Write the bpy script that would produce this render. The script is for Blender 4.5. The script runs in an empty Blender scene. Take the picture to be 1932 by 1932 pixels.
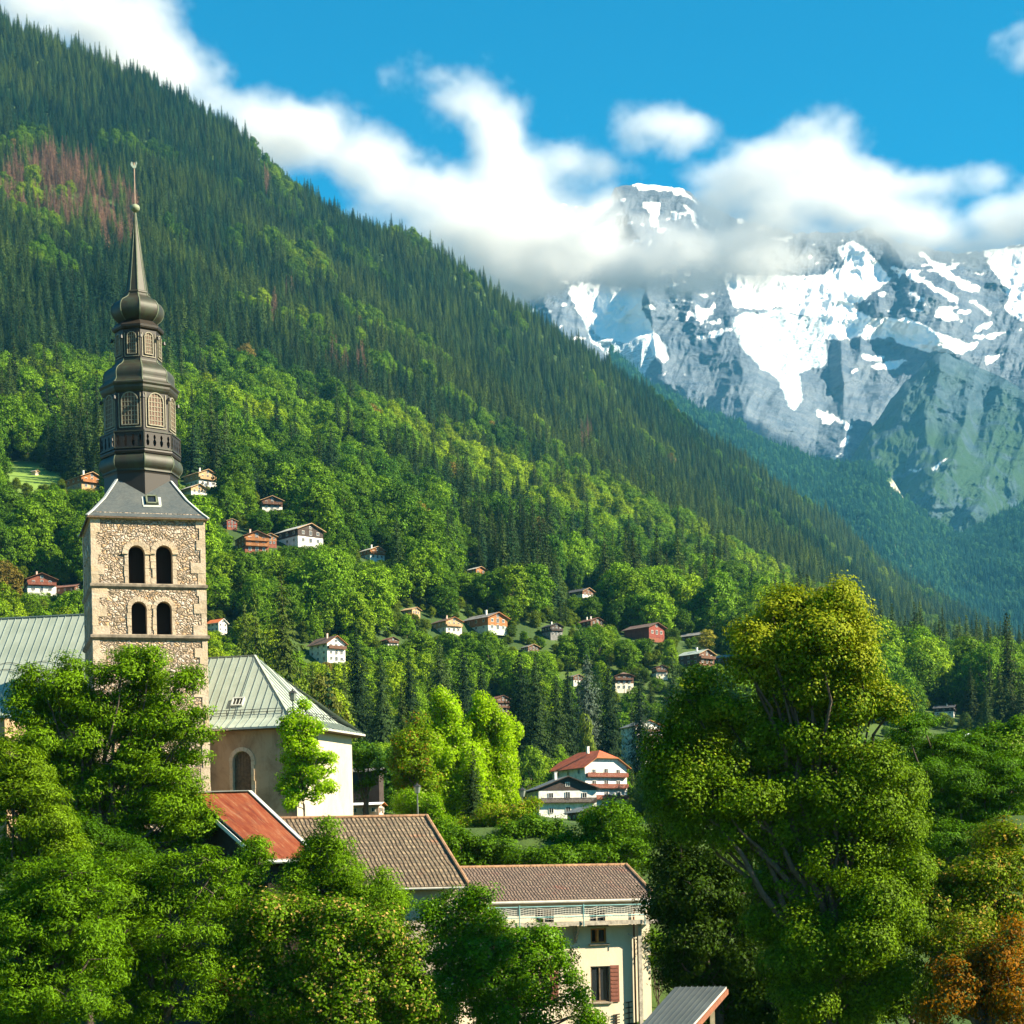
import bpy, bmesh, math, random
import numpy as np
from mathutils import Vector, Matrix, noise as mnoise
from mathutils.geometry import tessellate_polygon

random.seed(7)
rng = np.random.default_rng(11)
scene = bpy.context.scene
COL = scene.collection
R = math.radians

# ------------------------------------------------------------------ picture geometry
F = 2.0              # focal length in picture widths
SH = 0.38            # vertical lens shift
ROLL = R(1.3)
_c, _s = math.cos(ROLL), math.sin(ROLL)

def uv(px, py, S=1932.0):
    """direction (x/y, z/y) through a point of the photograph (1932 wide)"""
    a = (px - S / 2) / S
    b = (S / 2 - py) / S + SH
    return (a * _c + b * _s) / F, (b * _c - a * _s) / F

def to_px(u, v, S=1932.0):
    a = F * (u * _c - v * _s)
    b = F * (u * _s + v * _c) - SH
    return S / 2 + a * S, S / 2 - b * S

def at(px, py, d):
    u, v = uv(px, py)
    return Vector((u * d, d, v * d))

# ------------------------------------------------------------------ noise in numpy
def _hash(ix, iy, iz, seed):
    h = (ix.astype(np.uint32) * np.uint32(374761393) + iy.astype(np.uint32) * np.uint32(668265263)
         + iz.astype(np.uint32) * np.uint32(2246822519) + np.uint32((seed * 3266489917) & 0xffffffff))
    h ^= h >> np.uint32(15); h *= np.uint32(2246822519); h ^= h >> np.uint32(13)
    h *= np.uint32(3266489917); h ^= h >> np.uint32(16)
    return h.astype(np.float32) / np.float32(4294967295.0)

def vnoise(x, y, z=None, seed=0):
    x = np.asarray(x, np.float32); y = np.asarray(y, np.float32)
    z = np.zeros_like(x) if z is None else np.asarray(z, np.float32)
    x0, y0, z0 = np.floor(x), np.floor(y), np.floor(z)
    fx, fy, fz = x - x0, y - y0, z - z0
    fx = fx * fx * (3 - 2 * fx); fy = fy * fy * (3 - 2 * fy); fz = fz * fz * (3 - 2 * fz)
    ix, iy, iz = x0.astype(np.int64), y0.astype(np.int64), z0.astype(np.int64)
    r = 0
    for dx in (0, 1):
        wx = fx if dx else 1 - fx
        for dy in (0, 1):
            wy = fy if dy else 1 - fy
            for dz in (0, 1):
                wz = fz if dz else 1 - fz
                r = r + wx * wy * wz * _hash(ix + dx, iy + dy, iz + dz, seed)
    return r

def fbm(x, y, z=None, oct=5, seed=0, gain=.5):
    a, t, r = 1.0, 0.0, 0
    for o in range(oct):
        r = r + a * vnoise(x * 2.03 ** o, y * 2.03 ** o, None if z is None else z * 2.03 ** o, seed + o)
        t += a; a *= gain
    return r / t                               # 0..1

def ridged(x, y, oct=5, seed=0, gain=.5):
    a, t, r = 1.0, 0.0, 0
    for o in range(oct):
        r = r + a * (1 - np.abs(2 * vnoise(x * 2.07 ** o, y * 2.07 ** o, None, seed + o) - 1))
        t += a; a *= gain
    return r / t

def smooth(a, b, x):
    t = np.clip((x - a) / (b - a), 0, 1)
    return t * t * (3 - 2 * t)

# ------------------------------------------------------------------ object helpers
def tag(o, label=None, cat=None, group=None, kind=None):
    if label: o['label'] = label
    if cat: o['category'] = cat
    if group: o['group'] = group
    if kind: o['kind'] = kind
    return o

def link(name, me, parent=None, loc=None, rot=None):
    o = bpy.data.objects.new(name, me)
    COL.objects.link(o)
    if parent is not None: o.parent = parent
    if loc is not None: o.location = loc
    if rot is not None: o.rotation_euler = rot
    return o

def empty(name, label, cat, loc=(0, 0, 0), rz=0, group=None):
    o = link(name, None, None, loc, (0, 0, rz))
    o.empty_display_size = .5
    return tag(o, label, cat, group)

def mesh_np(name, V, faces_idx, nper, mats, mat_index=None, smooth_sh=False, attrs=None):
    """mesh from numpy: faces_idx flat loop indices, nper vertices per face"""
    me = bpy.data.meshes.new(name)
    V = np.asarray(V, np.float32)
    fi = np.asarray(faces_idx, np.int32).ravel()
    nf = len(fi) // nper
    me.vertices.add(len(V)); me.vertices.foreach_set('co', V.ravel())
    me.loops.add(len(fi)); me.loops.foreach_set('vertex_index', fi)
    me.polygons.add(nf)
    me.polygons.foreach_set('loop_start', np.arange(0, nf * nper, nper, dtype=np.int32))
    if mat_index is not None: me.polygons.foreach_set('material_index', np.asarray(mat_index, np.int32))
    for m in mats: me.materials.append(m)
    for nm, (dom, typ, data) in (attrs or {}).items():
        a = me.attributes.new(nm, typ, dom)
        a.data.foreach_set('vector' if typ == 'FLOAT_VECTOR' else 'value', np.asarray(data, np.float32).ravel())
    me.update(calc_edges=True)
    if smooth_sh: me.polygons.foreach_set('use_smooth', np.ones(nf, bool))
    me.validate()
    return me

def grid_mesh(name, P, mats, attrs=None):
    """P: (n, m, 3) grid of points"""
    n, m = P.shape[:2]
    i = np.arange(n * m).reshape(n, m)
    q = np.stack([i[:-1, :-1], i[1:, :-1], i[1:, 1:], i[:-1, 1:]], -1).reshape(-1, 4)
    return mesh_np(name, P.reshape(-1, 3), q, 4, mats, smooth_sh=True, attrs=attrs)

# ------------------------------------------------------------------ material helpers
class NT:
    def __init__(s, name, world=False):
        s.mat = bpy.data.materials.new(name); s.mat.use_nodes = True
        s.t = s.mat.node_tree; s.t.nodes.clear()
        s.out = s.n('ShaderNodeOutputMaterial')
    def n(s, typ, props=None, **inp):
        nd = s.t.nodes.new(typ)
        for k, v in (props or {}).items(): setattr(nd, k, v)
        for k, v in inp.items():
            key = k.replace('_', ' ') if k.replace('_', ' ') in nd.inputs else k
            s.set(nd.inputs[key], v)
        return nd
    def set(s, sock, v):
        if hasattr(v, 'is_output'): s.t.links.new(v, sock)
        elif hasattr(v, 'outputs'): s.t.links.new(v.outputs[0], sock)
        else:
            if sock.type == 'RGBA' and len(v) == 3: v = (*v, 1)
            sock.default_value = v
    def l(s, a, b): s.t.links.new(a, b)
    def coord(s, which='Object'): return s.n('ShaderNodeTexCoord').outputs[which]
    def mapping(s, vec, scale=(1, 1, 1), rot=(0, 0, 0), loc=(0, 0, 0)):
        m = s.n('ShaderNodeMapping'); s.l(vec, m.inputs['Vector'])
        m.inputs['Scale'].default_value = scale; m.inputs['Rotation'].default_value = rot; m.inputs['Location'].default_value = loc
        return m.outputs[0]
    def noise(s, vec, scale, detail=5, rough=.55, dist=0):
        n = s.n('ShaderNodeTexNoise'); s.l(vec, n.inputs['Vector'])
        n.inputs['Scale'].default_value = scale; n.inputs['Detail'].default_value = detail
        n.inputs['Roughness'].default_value = rough; n.inputs['Distortion'].default_value = dist
        return n.outputs[0]
    def ramp(s, fac, stops, interp='LINEAR'):
        r = s.n('ShaderNodeValToRGB'); s.l(fac, r.inputs[0]); e = r.color_ramp.elements
        r.color_ramp.interpolation = interp
        while len(e) < len(stops): e.new(.5)
        for x, (p, c) in zip(e, stops):
            x.position = p
            x.color = (c, c, c, 1) if not hasattr(c, '__len__') else (*c, 1)
        return r.outputs[0]
    def mix(s, fac, a, b, mode='MIX'):
        m = s.n('ShaderNodeMix', dict(data_type='RGBA', blend_type=mode))
        s.set(m.inputs[0], fac); s.set(m.inputs[6], a); s.set(m.inputs[7], b)
        return m.outputs[2]
    def math(s, op, a, b=0.0, clamp=False):
        m = s.n('ShaderNodeMath', dict(operation=op, use_clamp=clamp))
        s.set(m.inputs[0], a); s.set(m.inputs[1], b)
        return m.outputs[0]
    def attr(s, name, typ='GEOMETRY', out='Fac'):
        a = s.n('ShaderNodeAttribute', dict(attribute_name=name, attribute_type=typ))
        return a.outputs[out]
    def bump(s, h, strength=.5, dist=.05, normal=None):
        b = s.n('ShaderNodeBump'); s.l(h, b.inputs['Height'])
        b.inputs['Strength'].default_value = strength; b.inputs['Distance'].default_value = dist
        if normal is not None: s.l(normal, b.inputs['Normal'])
        return b.outputs[0]
    def done(s, color, rough=.8, bump=None, metal=0.0, spec=.3):
        p = s.n('ShaderNodeBsdfPrincipled')
        s.set(p.inputs['Base Color'], color); s.set(p.inputs['Roughness'], rough)
        s.set(p.inputs['Metallic'], metal); p.inputs['Specular IOR Level'].default_value = spec
        if bump is not None: s.l(bump, p.inputs['Normal'])
        s.l(p.outputs[0], s.out.inputs['Surface'])
        return s.mat

def plain(name, c, rough=.7, var=.25, scale=1.5, metal=0.0, spec=.3, bump=0.0):
    m = NT(name); co = m.coord('Object')
    f = m.noise(co, scale, 6, .6)
    col = m.mix(m.ramp(f, [(.3, 0), (.7, 1)]), tuple(x * (1 - var) for x in c), tuple(min(1, x * (1 + var)) for x in c))
    b = m.bump(m.noise(co, scale * 8, 4), bump, .03) if bump else None
    return m.done(col, rough, b, metal, spec)

# ------------------------------------------------------------------ camera
cam = bpy.data.cameras.new('camera'); camo = bpy.data.objects.new('camera', cam); COL.objects.link(camo)
cam.sensor_width = 36; cam.lens = 36 * F; cam.shift_y = SH; cam.clip_start = .5; cam.clip_end = 30000
camo.matrix_world = Matrix.Rotation(R(90), 4, 'X') @ Matrix.Rotation(-ROLL, 4, 'Z')
scene.camera = camo

# ------------------------------------------------------------------ light
SUN_AZ, SUN_EL = 76.0, 34.0       # degrees from the direction towards the camera, to the right
sun_dir = Vector((math.cos(R(SUN_EL)) * math.sin(R(SUN_AZ)), -math.cos(R(SUN_EL)) * math.cos(R(SUN_AZ)), math.sin(R(SUN_EL))))
w = bpy.data.worlds.new('World'); scene.world = w; w.use_nodes = True
nt = w.node_tree; nt.nodes.clear()
sky = nt.nodes.new('ShaderNodeTexSky'); sky.sky_type = 'NISHITA'; sky.sun_disc = False
sky.sun_elevation = R(SUN_EL); sky.sun_rotation = math.atan2(sun_dir.x, sun_dir.y)
sky.altitude = 800; sky.air_density = 1.0; sky.dust_density = .3; sky.ozone_density = 1.5
hs = nt.nodes.new('ShaderNodeHueSaturation'); hs.inputs['Saturation'].default_value = 1.9
hs.inputs['Hue'].default_value = .48
bg = nt.nodes.new('ShaderNodeBackground'); bg.inputs['Strength'].default_value = .056
wo = nt.nodes.new('ShaderNodeOutputWorld')
nt.links.new(sky.outputs[0], hs.inputs['Color']); nt.links.new(hs.outputs[0], bg.inputs[0]); nt.links.new(bg.outputs[0], wo.inputs[0])
sl = bpy.data.lights.new('sun', 'SUN'); sl.energy = 5.0; sl.angle = R(.5); sl.color = (1.0, .87, .64)
so = bpy.data.objects.new('sun', sl); COL.objects.link(so)
so.rotation_euler = (-sun_dir).to_track_quat('-Z', 'Y').to_euler()

vs = scene.view_settings
vs.view_transform = 'Standard'; vs.look = 'None'; vs.gamma = 1; vs.use_curve_mapping = False; vs.exposure = 1.72
scene.render.engine = 'CYCLES'
cy = scene.cycles
cy.max_bounces = 12; cy.diffuse_bounces = 2; cy.glossy_bounces = 2; cy.transmission_bounces = 3; cy.transparent_max_bounces = 8
cy.volume_bounces = 10; cy.use_denoising = True; cy.caustics_reflective = False; cy.caustics_refractive = False
cy.volume_max_steps = 256
try: cy.denoising_prefilter = 'ACCURATE'; cy.denoising_input_passes = 'RGB_ALBEDO_NORMAL'
except Exception: pass
scene.render.use_persistent_data = False
# ================================================================== TERRAIN
# hillside: control columns across the valley side; each holds a profile of (distance, height)
_sky = [(0, 38), (280, 148), (520, 328), (700, 436), (900, 540), (1100, 668), (1300, 806), (1500, 944), (1700, 1104), (1932, 1226)]
_Rd = [2900, 2950, 3000, 3050, 3150, 3350, 3600, 3900, 4200, 4500]
_v690 = [.197, .192, .178, .163, .142, .130, .122, .108, .092, .084]
_v550 = [.140, .132, .112, .090, .058, .047, .048, .048, .050, .050]
_v480 = [.110, .104, .085, .066, .046, .040, .040, .040, .040, .040]
_cu, _cd, _cz = [], [], []
for (px, py), Rr, a, b, c in zip(_sky, _Rd, _v690, _v550, _v480):
    u, vr = uv(px, py)
    d = [0, 60, 112, 138, 200, 350, 480, 550, 690]
    z = [-12, -12, -11, 5, 7, 7 + (c * 480 - 7) * .45, c * 480, b * 550, a * 690]
    for s in (.18, .38, .6, .82):
        dd = 690 + (Rr - 690) * s
        vv = a + (vr - a) * s ** .92
        d.append(dd); z.append(vv * dd)
    d += [Rr, Rr + 250, Rr + 900, Rr + 2200]
    z += [vr * Rr, vr * Rr - 5, vr * Rr - 190, max(vr * Rr - 900, 0)]
    _cu.append(u); _cd.append(d); _cz.append(z)
_cu = np.array(_cu); _cd = np.array(_cd, float); _cz = np.array(_cz, float)

def hill(x, y, detail=True):
    x = np.asarray(x, float); y = np.maximum(np.asarray(y, float), 1.0)
    u = np.clip(x / y, _cu[0] - .06, _cu[-1] + .06)
    k = np.clip(np.searchsorted(_cu, u) - 1, 0, len(_cu) - 2)
    t = (u - _cu[k]) / (_cu[k + 1] - _cu[k])
    D = _cd[k] * (1 - t)[..., None] + _cd[k + 1] * t[..., None]
    Z = _cz[k] * (1 - t)[..., None] + _cz[k + 1] * t[..., None]
    z = Z[..., 0].copy()
    for j in range(D.shape[-1] - 1):
        m = (y >= D[..., j]) & (y < D[..., j + 1])
        f = (y - D[..., j]) / (D[..., j + 1] - D[..., j])
        z = np.where(m, Z[..., j] + (Z[..., j + 1] - Z[..., j]) * f, z)
    z = np.where(y >= D[..., -1], Z[..., -1], z)
    if detail:
        amp = smooth(650, 1300, y) * 26
        z = z + amp * (ridged(x / 260 + 3, y / 420, 4, 5) - .62) * 2.2 + amp * .5 * (fbm(x / 90, y / 90, None, 3, 9) - .5)
    return z

def hit(px, py):
    """where the ray through a pixel of the photograph meets the hillside"""
    u, v = uv(px, py)
    d = np.linspace(150, 4400, 8501)
    z = hill(u * d, d)
    k = np.argmax(z >= v * d)
    d = d[k] if z[k] >= v * d[k] else 600.0
    return Vector((u * d, d, float(hill(np.array([u * d]), np.array([d]))[0])))

us = np.linspace(-.42, .42, 300)
ds = np.concatenate([np.linspace(20, 700, 110), np.linspace(715, 6600, 190)])
U, Dm = np.meshgrid(us, ds, indexing='ij')
X = U * (Dm + 120 * np.exp(-Dm / 60)); Y = Dm
Zh = hill(X, Y)
m = NT('hillside_ground'); co = m.coord('Object')
n1 = m.noise(co, .02, 6, .6); n2 = m.noise(co, .6, 6, .65)
c = m.mix(m.ramp(n1, [(.4, 0), (.6, 1)]), (.028, .058, .010), (.06, .105, .016))
c = m.mix(m.attr('meadow'), c, m.mix(n2, (.13, .22, .03), (.19, .30, .05)))
m_hill = m.done(c, .95, m.bump(n2, .6, .5))
MEADOWS = [((498, 912), (552, 906), (566, 952), (500, 956)),
           ((0, 868), (60, 872), (118, 900), (110, 930), (0, 925)),
           ((1895, 1196), (1925, 1190), (1925, 1215), (1900, 1212))]
def in_poly(px, py, poly):
    px = np.asarray(px, float); py = np.asarray(py, float)
    r = np.zeros(px.shape, bool)
    n = len(poly)
    for i in range(n):
        x0, y0 = poly[i]; x1, y1 = poly[(i + 1) % n]
        if y0 == y1: continue
        c = ((y0 > py) != (y1 > py)) & (px < (x1 - x0) * (py - y0) / (y1 - y0) + x0)
        r ^= c
    return r
# the meadows are patches of the hill, given by their corners on the ground (x, y)
MEADOW_XY = [[hit(*p).xy for p in poly] for poly in MEADOWS[:2]]
me_attr = np.zeros(X.shape, np.float32)
for poly in MEADOW_XY:
    me_attr = np.maximum(me_attr, in_poly(X, Y, poly).astype(np.float32))
o = link('hillside', grid_mesh('hillside', np.stack([X, Y, Zh], -1), [m_hill], {'meadow': ('POINT', 'FLOAT', me_attr)}))
tag(o, kind='structure')

m = NT('valley_ground'); co = m.coord('Object'); n1 = m.noise(co, .05, 6, .6)
m_ground = m.done(m.mix(n1, (.02, .04, .012), (.06, .075, .03)), .95)
gx = np.linspace(-2900, 2900, 30); gy = np.linspace(-180, 6900, 30)
GX, GY = np.meshgrid(gx, gy, indexing='ij')
o = link('ground', grid_mesh('ground', np.stack([GX, GY, np.full(GX.shape, -12.6)], -1), [m_ground])); tag(o, kind='structure')

# ------------------------------------------------------------------ second, farther wooded ridge
_s2 = [(1150, 660), (1230, 737), (1320, 782), (1400, 806), (1480, 848), (1560, 882), (1640, 880), (1680, 896), (1705, 940),
       (1760, 992), (1805, 1012), (1850, 1000), (1932, 955), (2080, 900)]
_u2 = np.array([uv(*p)[0] for p in _s2]); _v2 = np.array([uv(*p)[1] for p in _s2])
us2 = np.linspace(_u2[0], _u2[-1], 200); t2 = np.linspace(0, 1, 140)
U2, T2 = np.meshgrid(us2, t2, indexing='ij')
def ridge2(U, T):
    vr = np.interp(U, _u2, _v2); dr = np.interp(U, [_u2[0], .1, .2, .3], [6300, 6100, 5900, 6100])
    zr = vr * dr
    dn = 3600 + 0 * U
    back = np.clip((T - .9) / .1, 0, 1); f = np.clip(T / .9, 0, 1)
    zn = np.interp(U, [.0, .1, .25, .3], [500, 420, 180, 150])
    D = dn + (dr - dn) * f + back * 400
    Z = zn + (zr - zn) * f ** 1.15 - back * 120
    x, y = U * D, D
    damp = np.minimum(smooth(0, .25, f), 1 - .75 * smooth(.8, 1, f))
    Z = Z + damp * 120 * (ridged(x / 420 + .4 * y / 900, y / 1300, 4, 21) - .6)
    return x, y, Z
X2, Y2, Z2 = ridge2(U2, T2)
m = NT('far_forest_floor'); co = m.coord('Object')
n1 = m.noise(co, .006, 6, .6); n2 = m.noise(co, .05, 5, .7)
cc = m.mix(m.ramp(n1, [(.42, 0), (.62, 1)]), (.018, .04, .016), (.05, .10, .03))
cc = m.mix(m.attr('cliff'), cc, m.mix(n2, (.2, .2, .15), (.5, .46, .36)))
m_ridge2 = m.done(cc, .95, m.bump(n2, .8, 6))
PX2, PY2 = to_px(X2 / Y2, Z2 / Y2)
cliff = in_poly(PX2 + 14 * (fbm(X2 / 30, Z2 / 30, None, 3, 4) - .5), PY2, [(1672, 918), (1692, 902), (1712, 935), (1722, 955), (1700, 945), (1684, 935)]).astype(np.float32)
o = link('wooded_ridge', grid_mesh('wooded_ridge', np.stack([X2, Y2, Z2], -1), [m_ridge2], {'cliff': ('POINT', 'FLOAT', cliff)}))
tag(o, kind='structure')

# ------------------------------------------------------------------ rocky massif with snow and glaciers
def tent(px, py, line, width, a0, a1):
    """crest along a line: amplitude a0..a1 (metres towards the viewer) falling off sideways"""
    (x0, y0), (x1, y1) = line
    L2 = (x1 - x0) ** 2 + (y1 - y0) ** 2
    t = np.clip(((px - x0) * (x1 - x0) + (py - y0) * (y1 - y0)) / L2, 0, 1)
    dist = np.hypot(px - (x0 + t * (x1 - x0)), py - (y0 + t * (y1 - y0)))
    return (a0 + (a1 - a0) * t) * np.clip(1 - dist / (width * (.5 + t)), 0, 1)

def massif(name, skyline, xs, ybase, nrow, dist, mat, crests, seed, namp, polys=None, ice=None):
    sx, sy = zip(*skyline)
    xs = np.linspace(xs[0], xs[1], xs[2])
    T = np.linspace(0, 1, nrow)
    PX, TT = np.meshgrid(xs, T, indexing='ij')
    top = np.interp(PX, sx, sy) + 10 * (fbm(PX / 14, PX * 0 + seed, None, 4, seed) - .5)
    PY = ybase + (top - ybase) * TT
    D = dist(PX, PY)
    for line, wd, a0, a1 in crests:
        jx = 30 * (fbm(PX / 60, PY / 60, None, 3, seed + 7) - .5); jy = 30 * (fbm(PX / 60, PY / 60, None, 3, seed + 8) - .5)
        D = D - tent(PX + jx, PY + jy, line, wd, a0, a1)
    jx = 50 * (fbm(PX / 80, PY / 80, None, 4, seed + 30) - .5)
    rn = ridged((PX + PY * .35 + jx) / 95, (PY + jx) / 130, 7, seed + 2, .55)
    D = D - namp * 2.0 * (rn - .62) * smooth(1.02, .93, TT)
    a = (PX - 966) / 1932; b = (966 - PY) / 1932 + SH
    U, V = (a * _c + b * _s) / F, (b * _c - a * _s) / F
    P = np.stack([U * D, D, V * D], -1)
    attrs = {}
    wx = PX + 9 * (fbm(PX / 9, PY / 9, None, 4, 71) - .5) + 10 * (fbm(PX / 30, PY / 30, None, 3, 72) - .5)
    wy = PY + 9 * (fbm(PX / 9, PY / 9, None, 4, 73) - .5) + 10 * (fbm(PX / 30, PY / 30, None, 3, 74) - .5)
    for nm, pl in (('snow', polys), ('ice', ice)):
        s = np.zeros(PX.shape, np.float32)
        for poly in pl or []: s = np.maximum(s, in_poly(wx, wy, poly).astype(np.float32))
        if nm == 'snow' and polys:
            dust = (fbm(PX / 26, PY / 7, None, 5, 40) > .70) & (PY < 640)
            s = np.maximum(s, dust.astype(np.float32))
        if pl:                                   # ragged, broken rims
            for _ in range(3):
                q_ = np.pad(s, 1, mode='edge'); s = (q_[:-2, 1:-1] + q_[2:, 1:-1] + q_[1:-1, :-2] + q_[1:-1, 2:] + q_[1:-1, 1:-1]) / 5
            nz_ = fbm(PX / 5 + PY / 30, PY / 9, None, 5, 77, .65) - .5
            s = smooth(.30, .72, s + nz_ * 1.15 * np.clip(1.25 - np.abs(s - .5), .4, 1))
        attrs[nm] = ('POINT', 'FLOAT', s)
    g = smooth(690, 850, PY + 150 * (fbm(PX / 50, PY / 50, None, 4, 3) - .5))
    attrs['green'] = ('POINT', 'FLOAT', g if polys is not SNOW else g * smooth(900, 980, PY))
    o = link(name, grid_mesh(name, P, [mat], attrs))
    return tag(o, kind='structure')

def rock_mat(name, dark, light):
    m = NT(name); co = m.coord('Object')
    st = m.noise(m.mapping(co, (.006, .004, .016), (.3, .4, 0)), 1, 8, .68, .4)
    n2 = m.noise(co, .03, 8, .7)
    c = m.mix(m.ramp(st, [(.35, 0), (.66, 1)]), dark, light)
    c = m.mix(.35, c, m.mix(n2, tuple(.5 * x for x in dark), tuple(1.4 * x for x in light)))
    gr = m.mix(n2, (.012, .034, .016), (.040, .075, .030))
    gm = m.math('MULTIPLY', m.attr('green'), m.ramp(m.noise(co, .008, 6, .6), [(.36, 0), (.5, 1)]))
    c = m.mix(gm, c, gr)
    icen = m.noise(m.mapping(co, (.02, .01, .05)), 1, 8, .75, 1.0)
    c = m.mix(m.attr('ice'), c, m.ramp(icen, [(.3, (.16, .20, .22)), (.52, (.48, .55, .58)), (.7, (.85, .88, .9))]))
    c = m.mix(m.attr('snow'), c, m.mix(m.ramp(icen, [(.28, 1), (.42, 0)]), (.93, .93, .91), (.72, .75, .76)))
    rough = m.bump(m.noise(co, .05, 8, .7), .9, 14)
    return m.done(c, .92, rough, spec=.1)

def C3(*p): return [(966 + x * .5, 471.7 + y * .5) for x, y in p]
def C2(*p): return [(966 + x * .5, y * .5) for x, y in p]
SNOW = [C3((215, 130), (500, 140), (490, 210), (520, 290), (590, 370), (590, 420), (530, 400), (500, 330), (430, 350), (340, 330), (250, 230)),
        C3((805, 90), (1150, 100), (1260, 60), (1230, -10), (1290, -34), (1330, -10), (1430, 120), (1340, 180), (1280, 210), (1330, 250), (1500, 260), (1600, 310),
           (1720, 350), (1780, 345), (1700, 395), (1560, 380), (1400, 330), (1290, 330), (1200, 340), (1180, 300), (1190, 270), (1000, 220), (830, 220)),
        C3((700, 200), (715, 225), (745, 215), (760, 190), (765, 240), (720, 272), (695, 262)), C3((740, 320), (820, 290), (790, 330), (745, 337)),
        C3((655, 265), (672, 235), (678, 250), (662, 272)),
        C3((1430, 58), (1500, 90), (1690, 188), (1680, 204), (1560, 142), (1420, 72)), C3((1515, -5), (1600, 50), (1700, 120), (1700, 152), (1600, 82)),
        C3((1700, 115), (1765, 140), (1755, 160), (1700, 150)),
        C3((1780, 0), (2100, -20), (2100, 300), (1932, 265), (1860, 230), (1870, 180), (1820, 90)), C3((1590, 232), (1640, 220), (1700, 268), (1640, 268)),
        C3((1725, 190), (1745, 190), (1815, 245), (1790, 240)), C3((1510, 170), (1550, 185), (1530, 195)), C3((1510, 225), (1555, 228), (1540, 240), (1505, 235)),
        C3((1740, 300), (1780, 268), (1820, 285), (1750, 310)), C3((1350, 440), (1410, 420), (1500, 418), (1440, 455), (1380, 456)),
        C3((1310, 395), (1420, 400), (1400, 415), (1330, 415)), C3((1280, 460), (1310, 455), (1290, 475)), C3((1780, 395), (1850, 400), (1790, 435)),
        C3((1145, 595), (1165, 600), (1222, 650), (1180, 658)), C3((1175, 598), (1240, 640), (1282, 665), (1262, 685), (1230, 655)),
        C3((1260, 700), (1280, 710), (1250, 745), (1230, 745)), C3((640, 480), (660, 455), (655, 475)), C3((560, 470), (585, 452), (570, 485)),
        C3((1180, 775), (1210, 780), (1260, 755), (1215, 790)),
        C2((440, 705), (490, 688), (560, 698), (650, 710), (700, 770), (655, 742), (600, 720), (520, 718)), C2((490, 757), (555, 770), (550, 852), (520, 850), (515, 800)),
        C2((640, 765), (700, 810), (715, 872), (690, 845)), C2((725, 805), (740, 830), (728, 835)), C2((1295, 880), (1330, 860), (1320, 890)),
        C2((60, 750), (250, 765), (250, 785), (120, 775))]
ICE = [C3((830, 250), (1000, 225), (1180, 265), (1190, 340), (1190, 430), (1080, 460), (1092, 560), (1070, 612), (1040, 590), (1000, 490), (930, 440), (870, 370), (840, 310)),
       C3((250, 215), (340, 320), (500, 330), (540, 400), (500, 480), (480, 490), (400, 430), (290, 330)),
       C3((800, 90), (830, 90), (900, 130), (900, 190), (830, 200))]
_skyM = [(860, 556), (930, 527), (965, 545), (1000, 450), (1060, 386), (1110, 392), (1150, 372), (1160, 353), (1192, 348), (1215, 346), (1250, 352), (1290, 354), (1320, 380), (1400, 415),
         (1500, 440), (1600, 438), (1640, 428), (1700, 458), (1800, 478), (1880, 470), (1932, 462), (2100, 440)]
def dM(px, py):
    v = .44 - py / 3864.0
    return 8900 + (v - .215) * 15500
m_rock = rock_mat('high_mountain_rock', (.034, .062, .108), (.155, .18, .21))  # bluish because part of the distance haze is put into the rock colour
massif('mountain', _skyM, (850, 2100, 640), 990, 330, dM, m_rock,
       [(((1392, 606), (1410, 800)), 130, 150, 900), (((1215, 540), (1262, 720)), 60, 100, 330), (((1660, 760), (1590, 870)), 90, 200, 400),
        (((1290, 500), (1330, 610)), 60, 50, 260), (((1600, 560), (1800, 640)), 70, 80, 220), (((1160, 350), (1230, 520)), 70, 60, 300),
        (((1640, 430), (1760, 560)), 60, 100, 250), (((1585, 640), (1600, 860)), 40, 100, 300), (((1030, 560), (1090, 700)), 50, 50, 250)], 50, 125, SNOW, ICE)

_skyS = [(1540, 930), (1590, 885), (1612, 858), (1640, 810), (1670, 770), (1700, 730), (1735, 695), (1757, 676), (1770, 668), (1785, 663), (1798, 672), (1815, 680), (1840, 690), (1870, 704), (1900, 715), (1932, 738), (2100, 820)]
def dS(px, py):
    return 8950 - (py - 665) * 2.6
m_spur = rock_mat('lower_mountain_rock', (.012, .034, .06), (.07, .105, .125))  # the blue of the hazy distance is partly painted into this rock too
massif('mountain_spur', _skyS, (1540, 2100, 320), 1090, 230, dS, m_spur,
       [(((1785, 660), (1700, 980)), 130, 240, 950), (((1932, 770), (1800, 1010)), 100, 150, 700), (((1740, 700), (1640, 900)), 40, 30, 200),
        (((1860, 700), (1790, 870)), 60, 20, 260), (((2020, 860), (1880, 1020)), 70, 100, 420), (((1850, 695), (1760, 940)), 34, 60, 300), (((1900, 715), (1845, 960)), 36, 60, 300), (((1960, 740), (1905, 900)), 30, 60, 240)], 90, 190,
       [C3((1570, 835), (1600, 810), (1660, 770), (1600, 825)), C3((1495, 830), (1545, 825), (1530, 840))], None)
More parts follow.
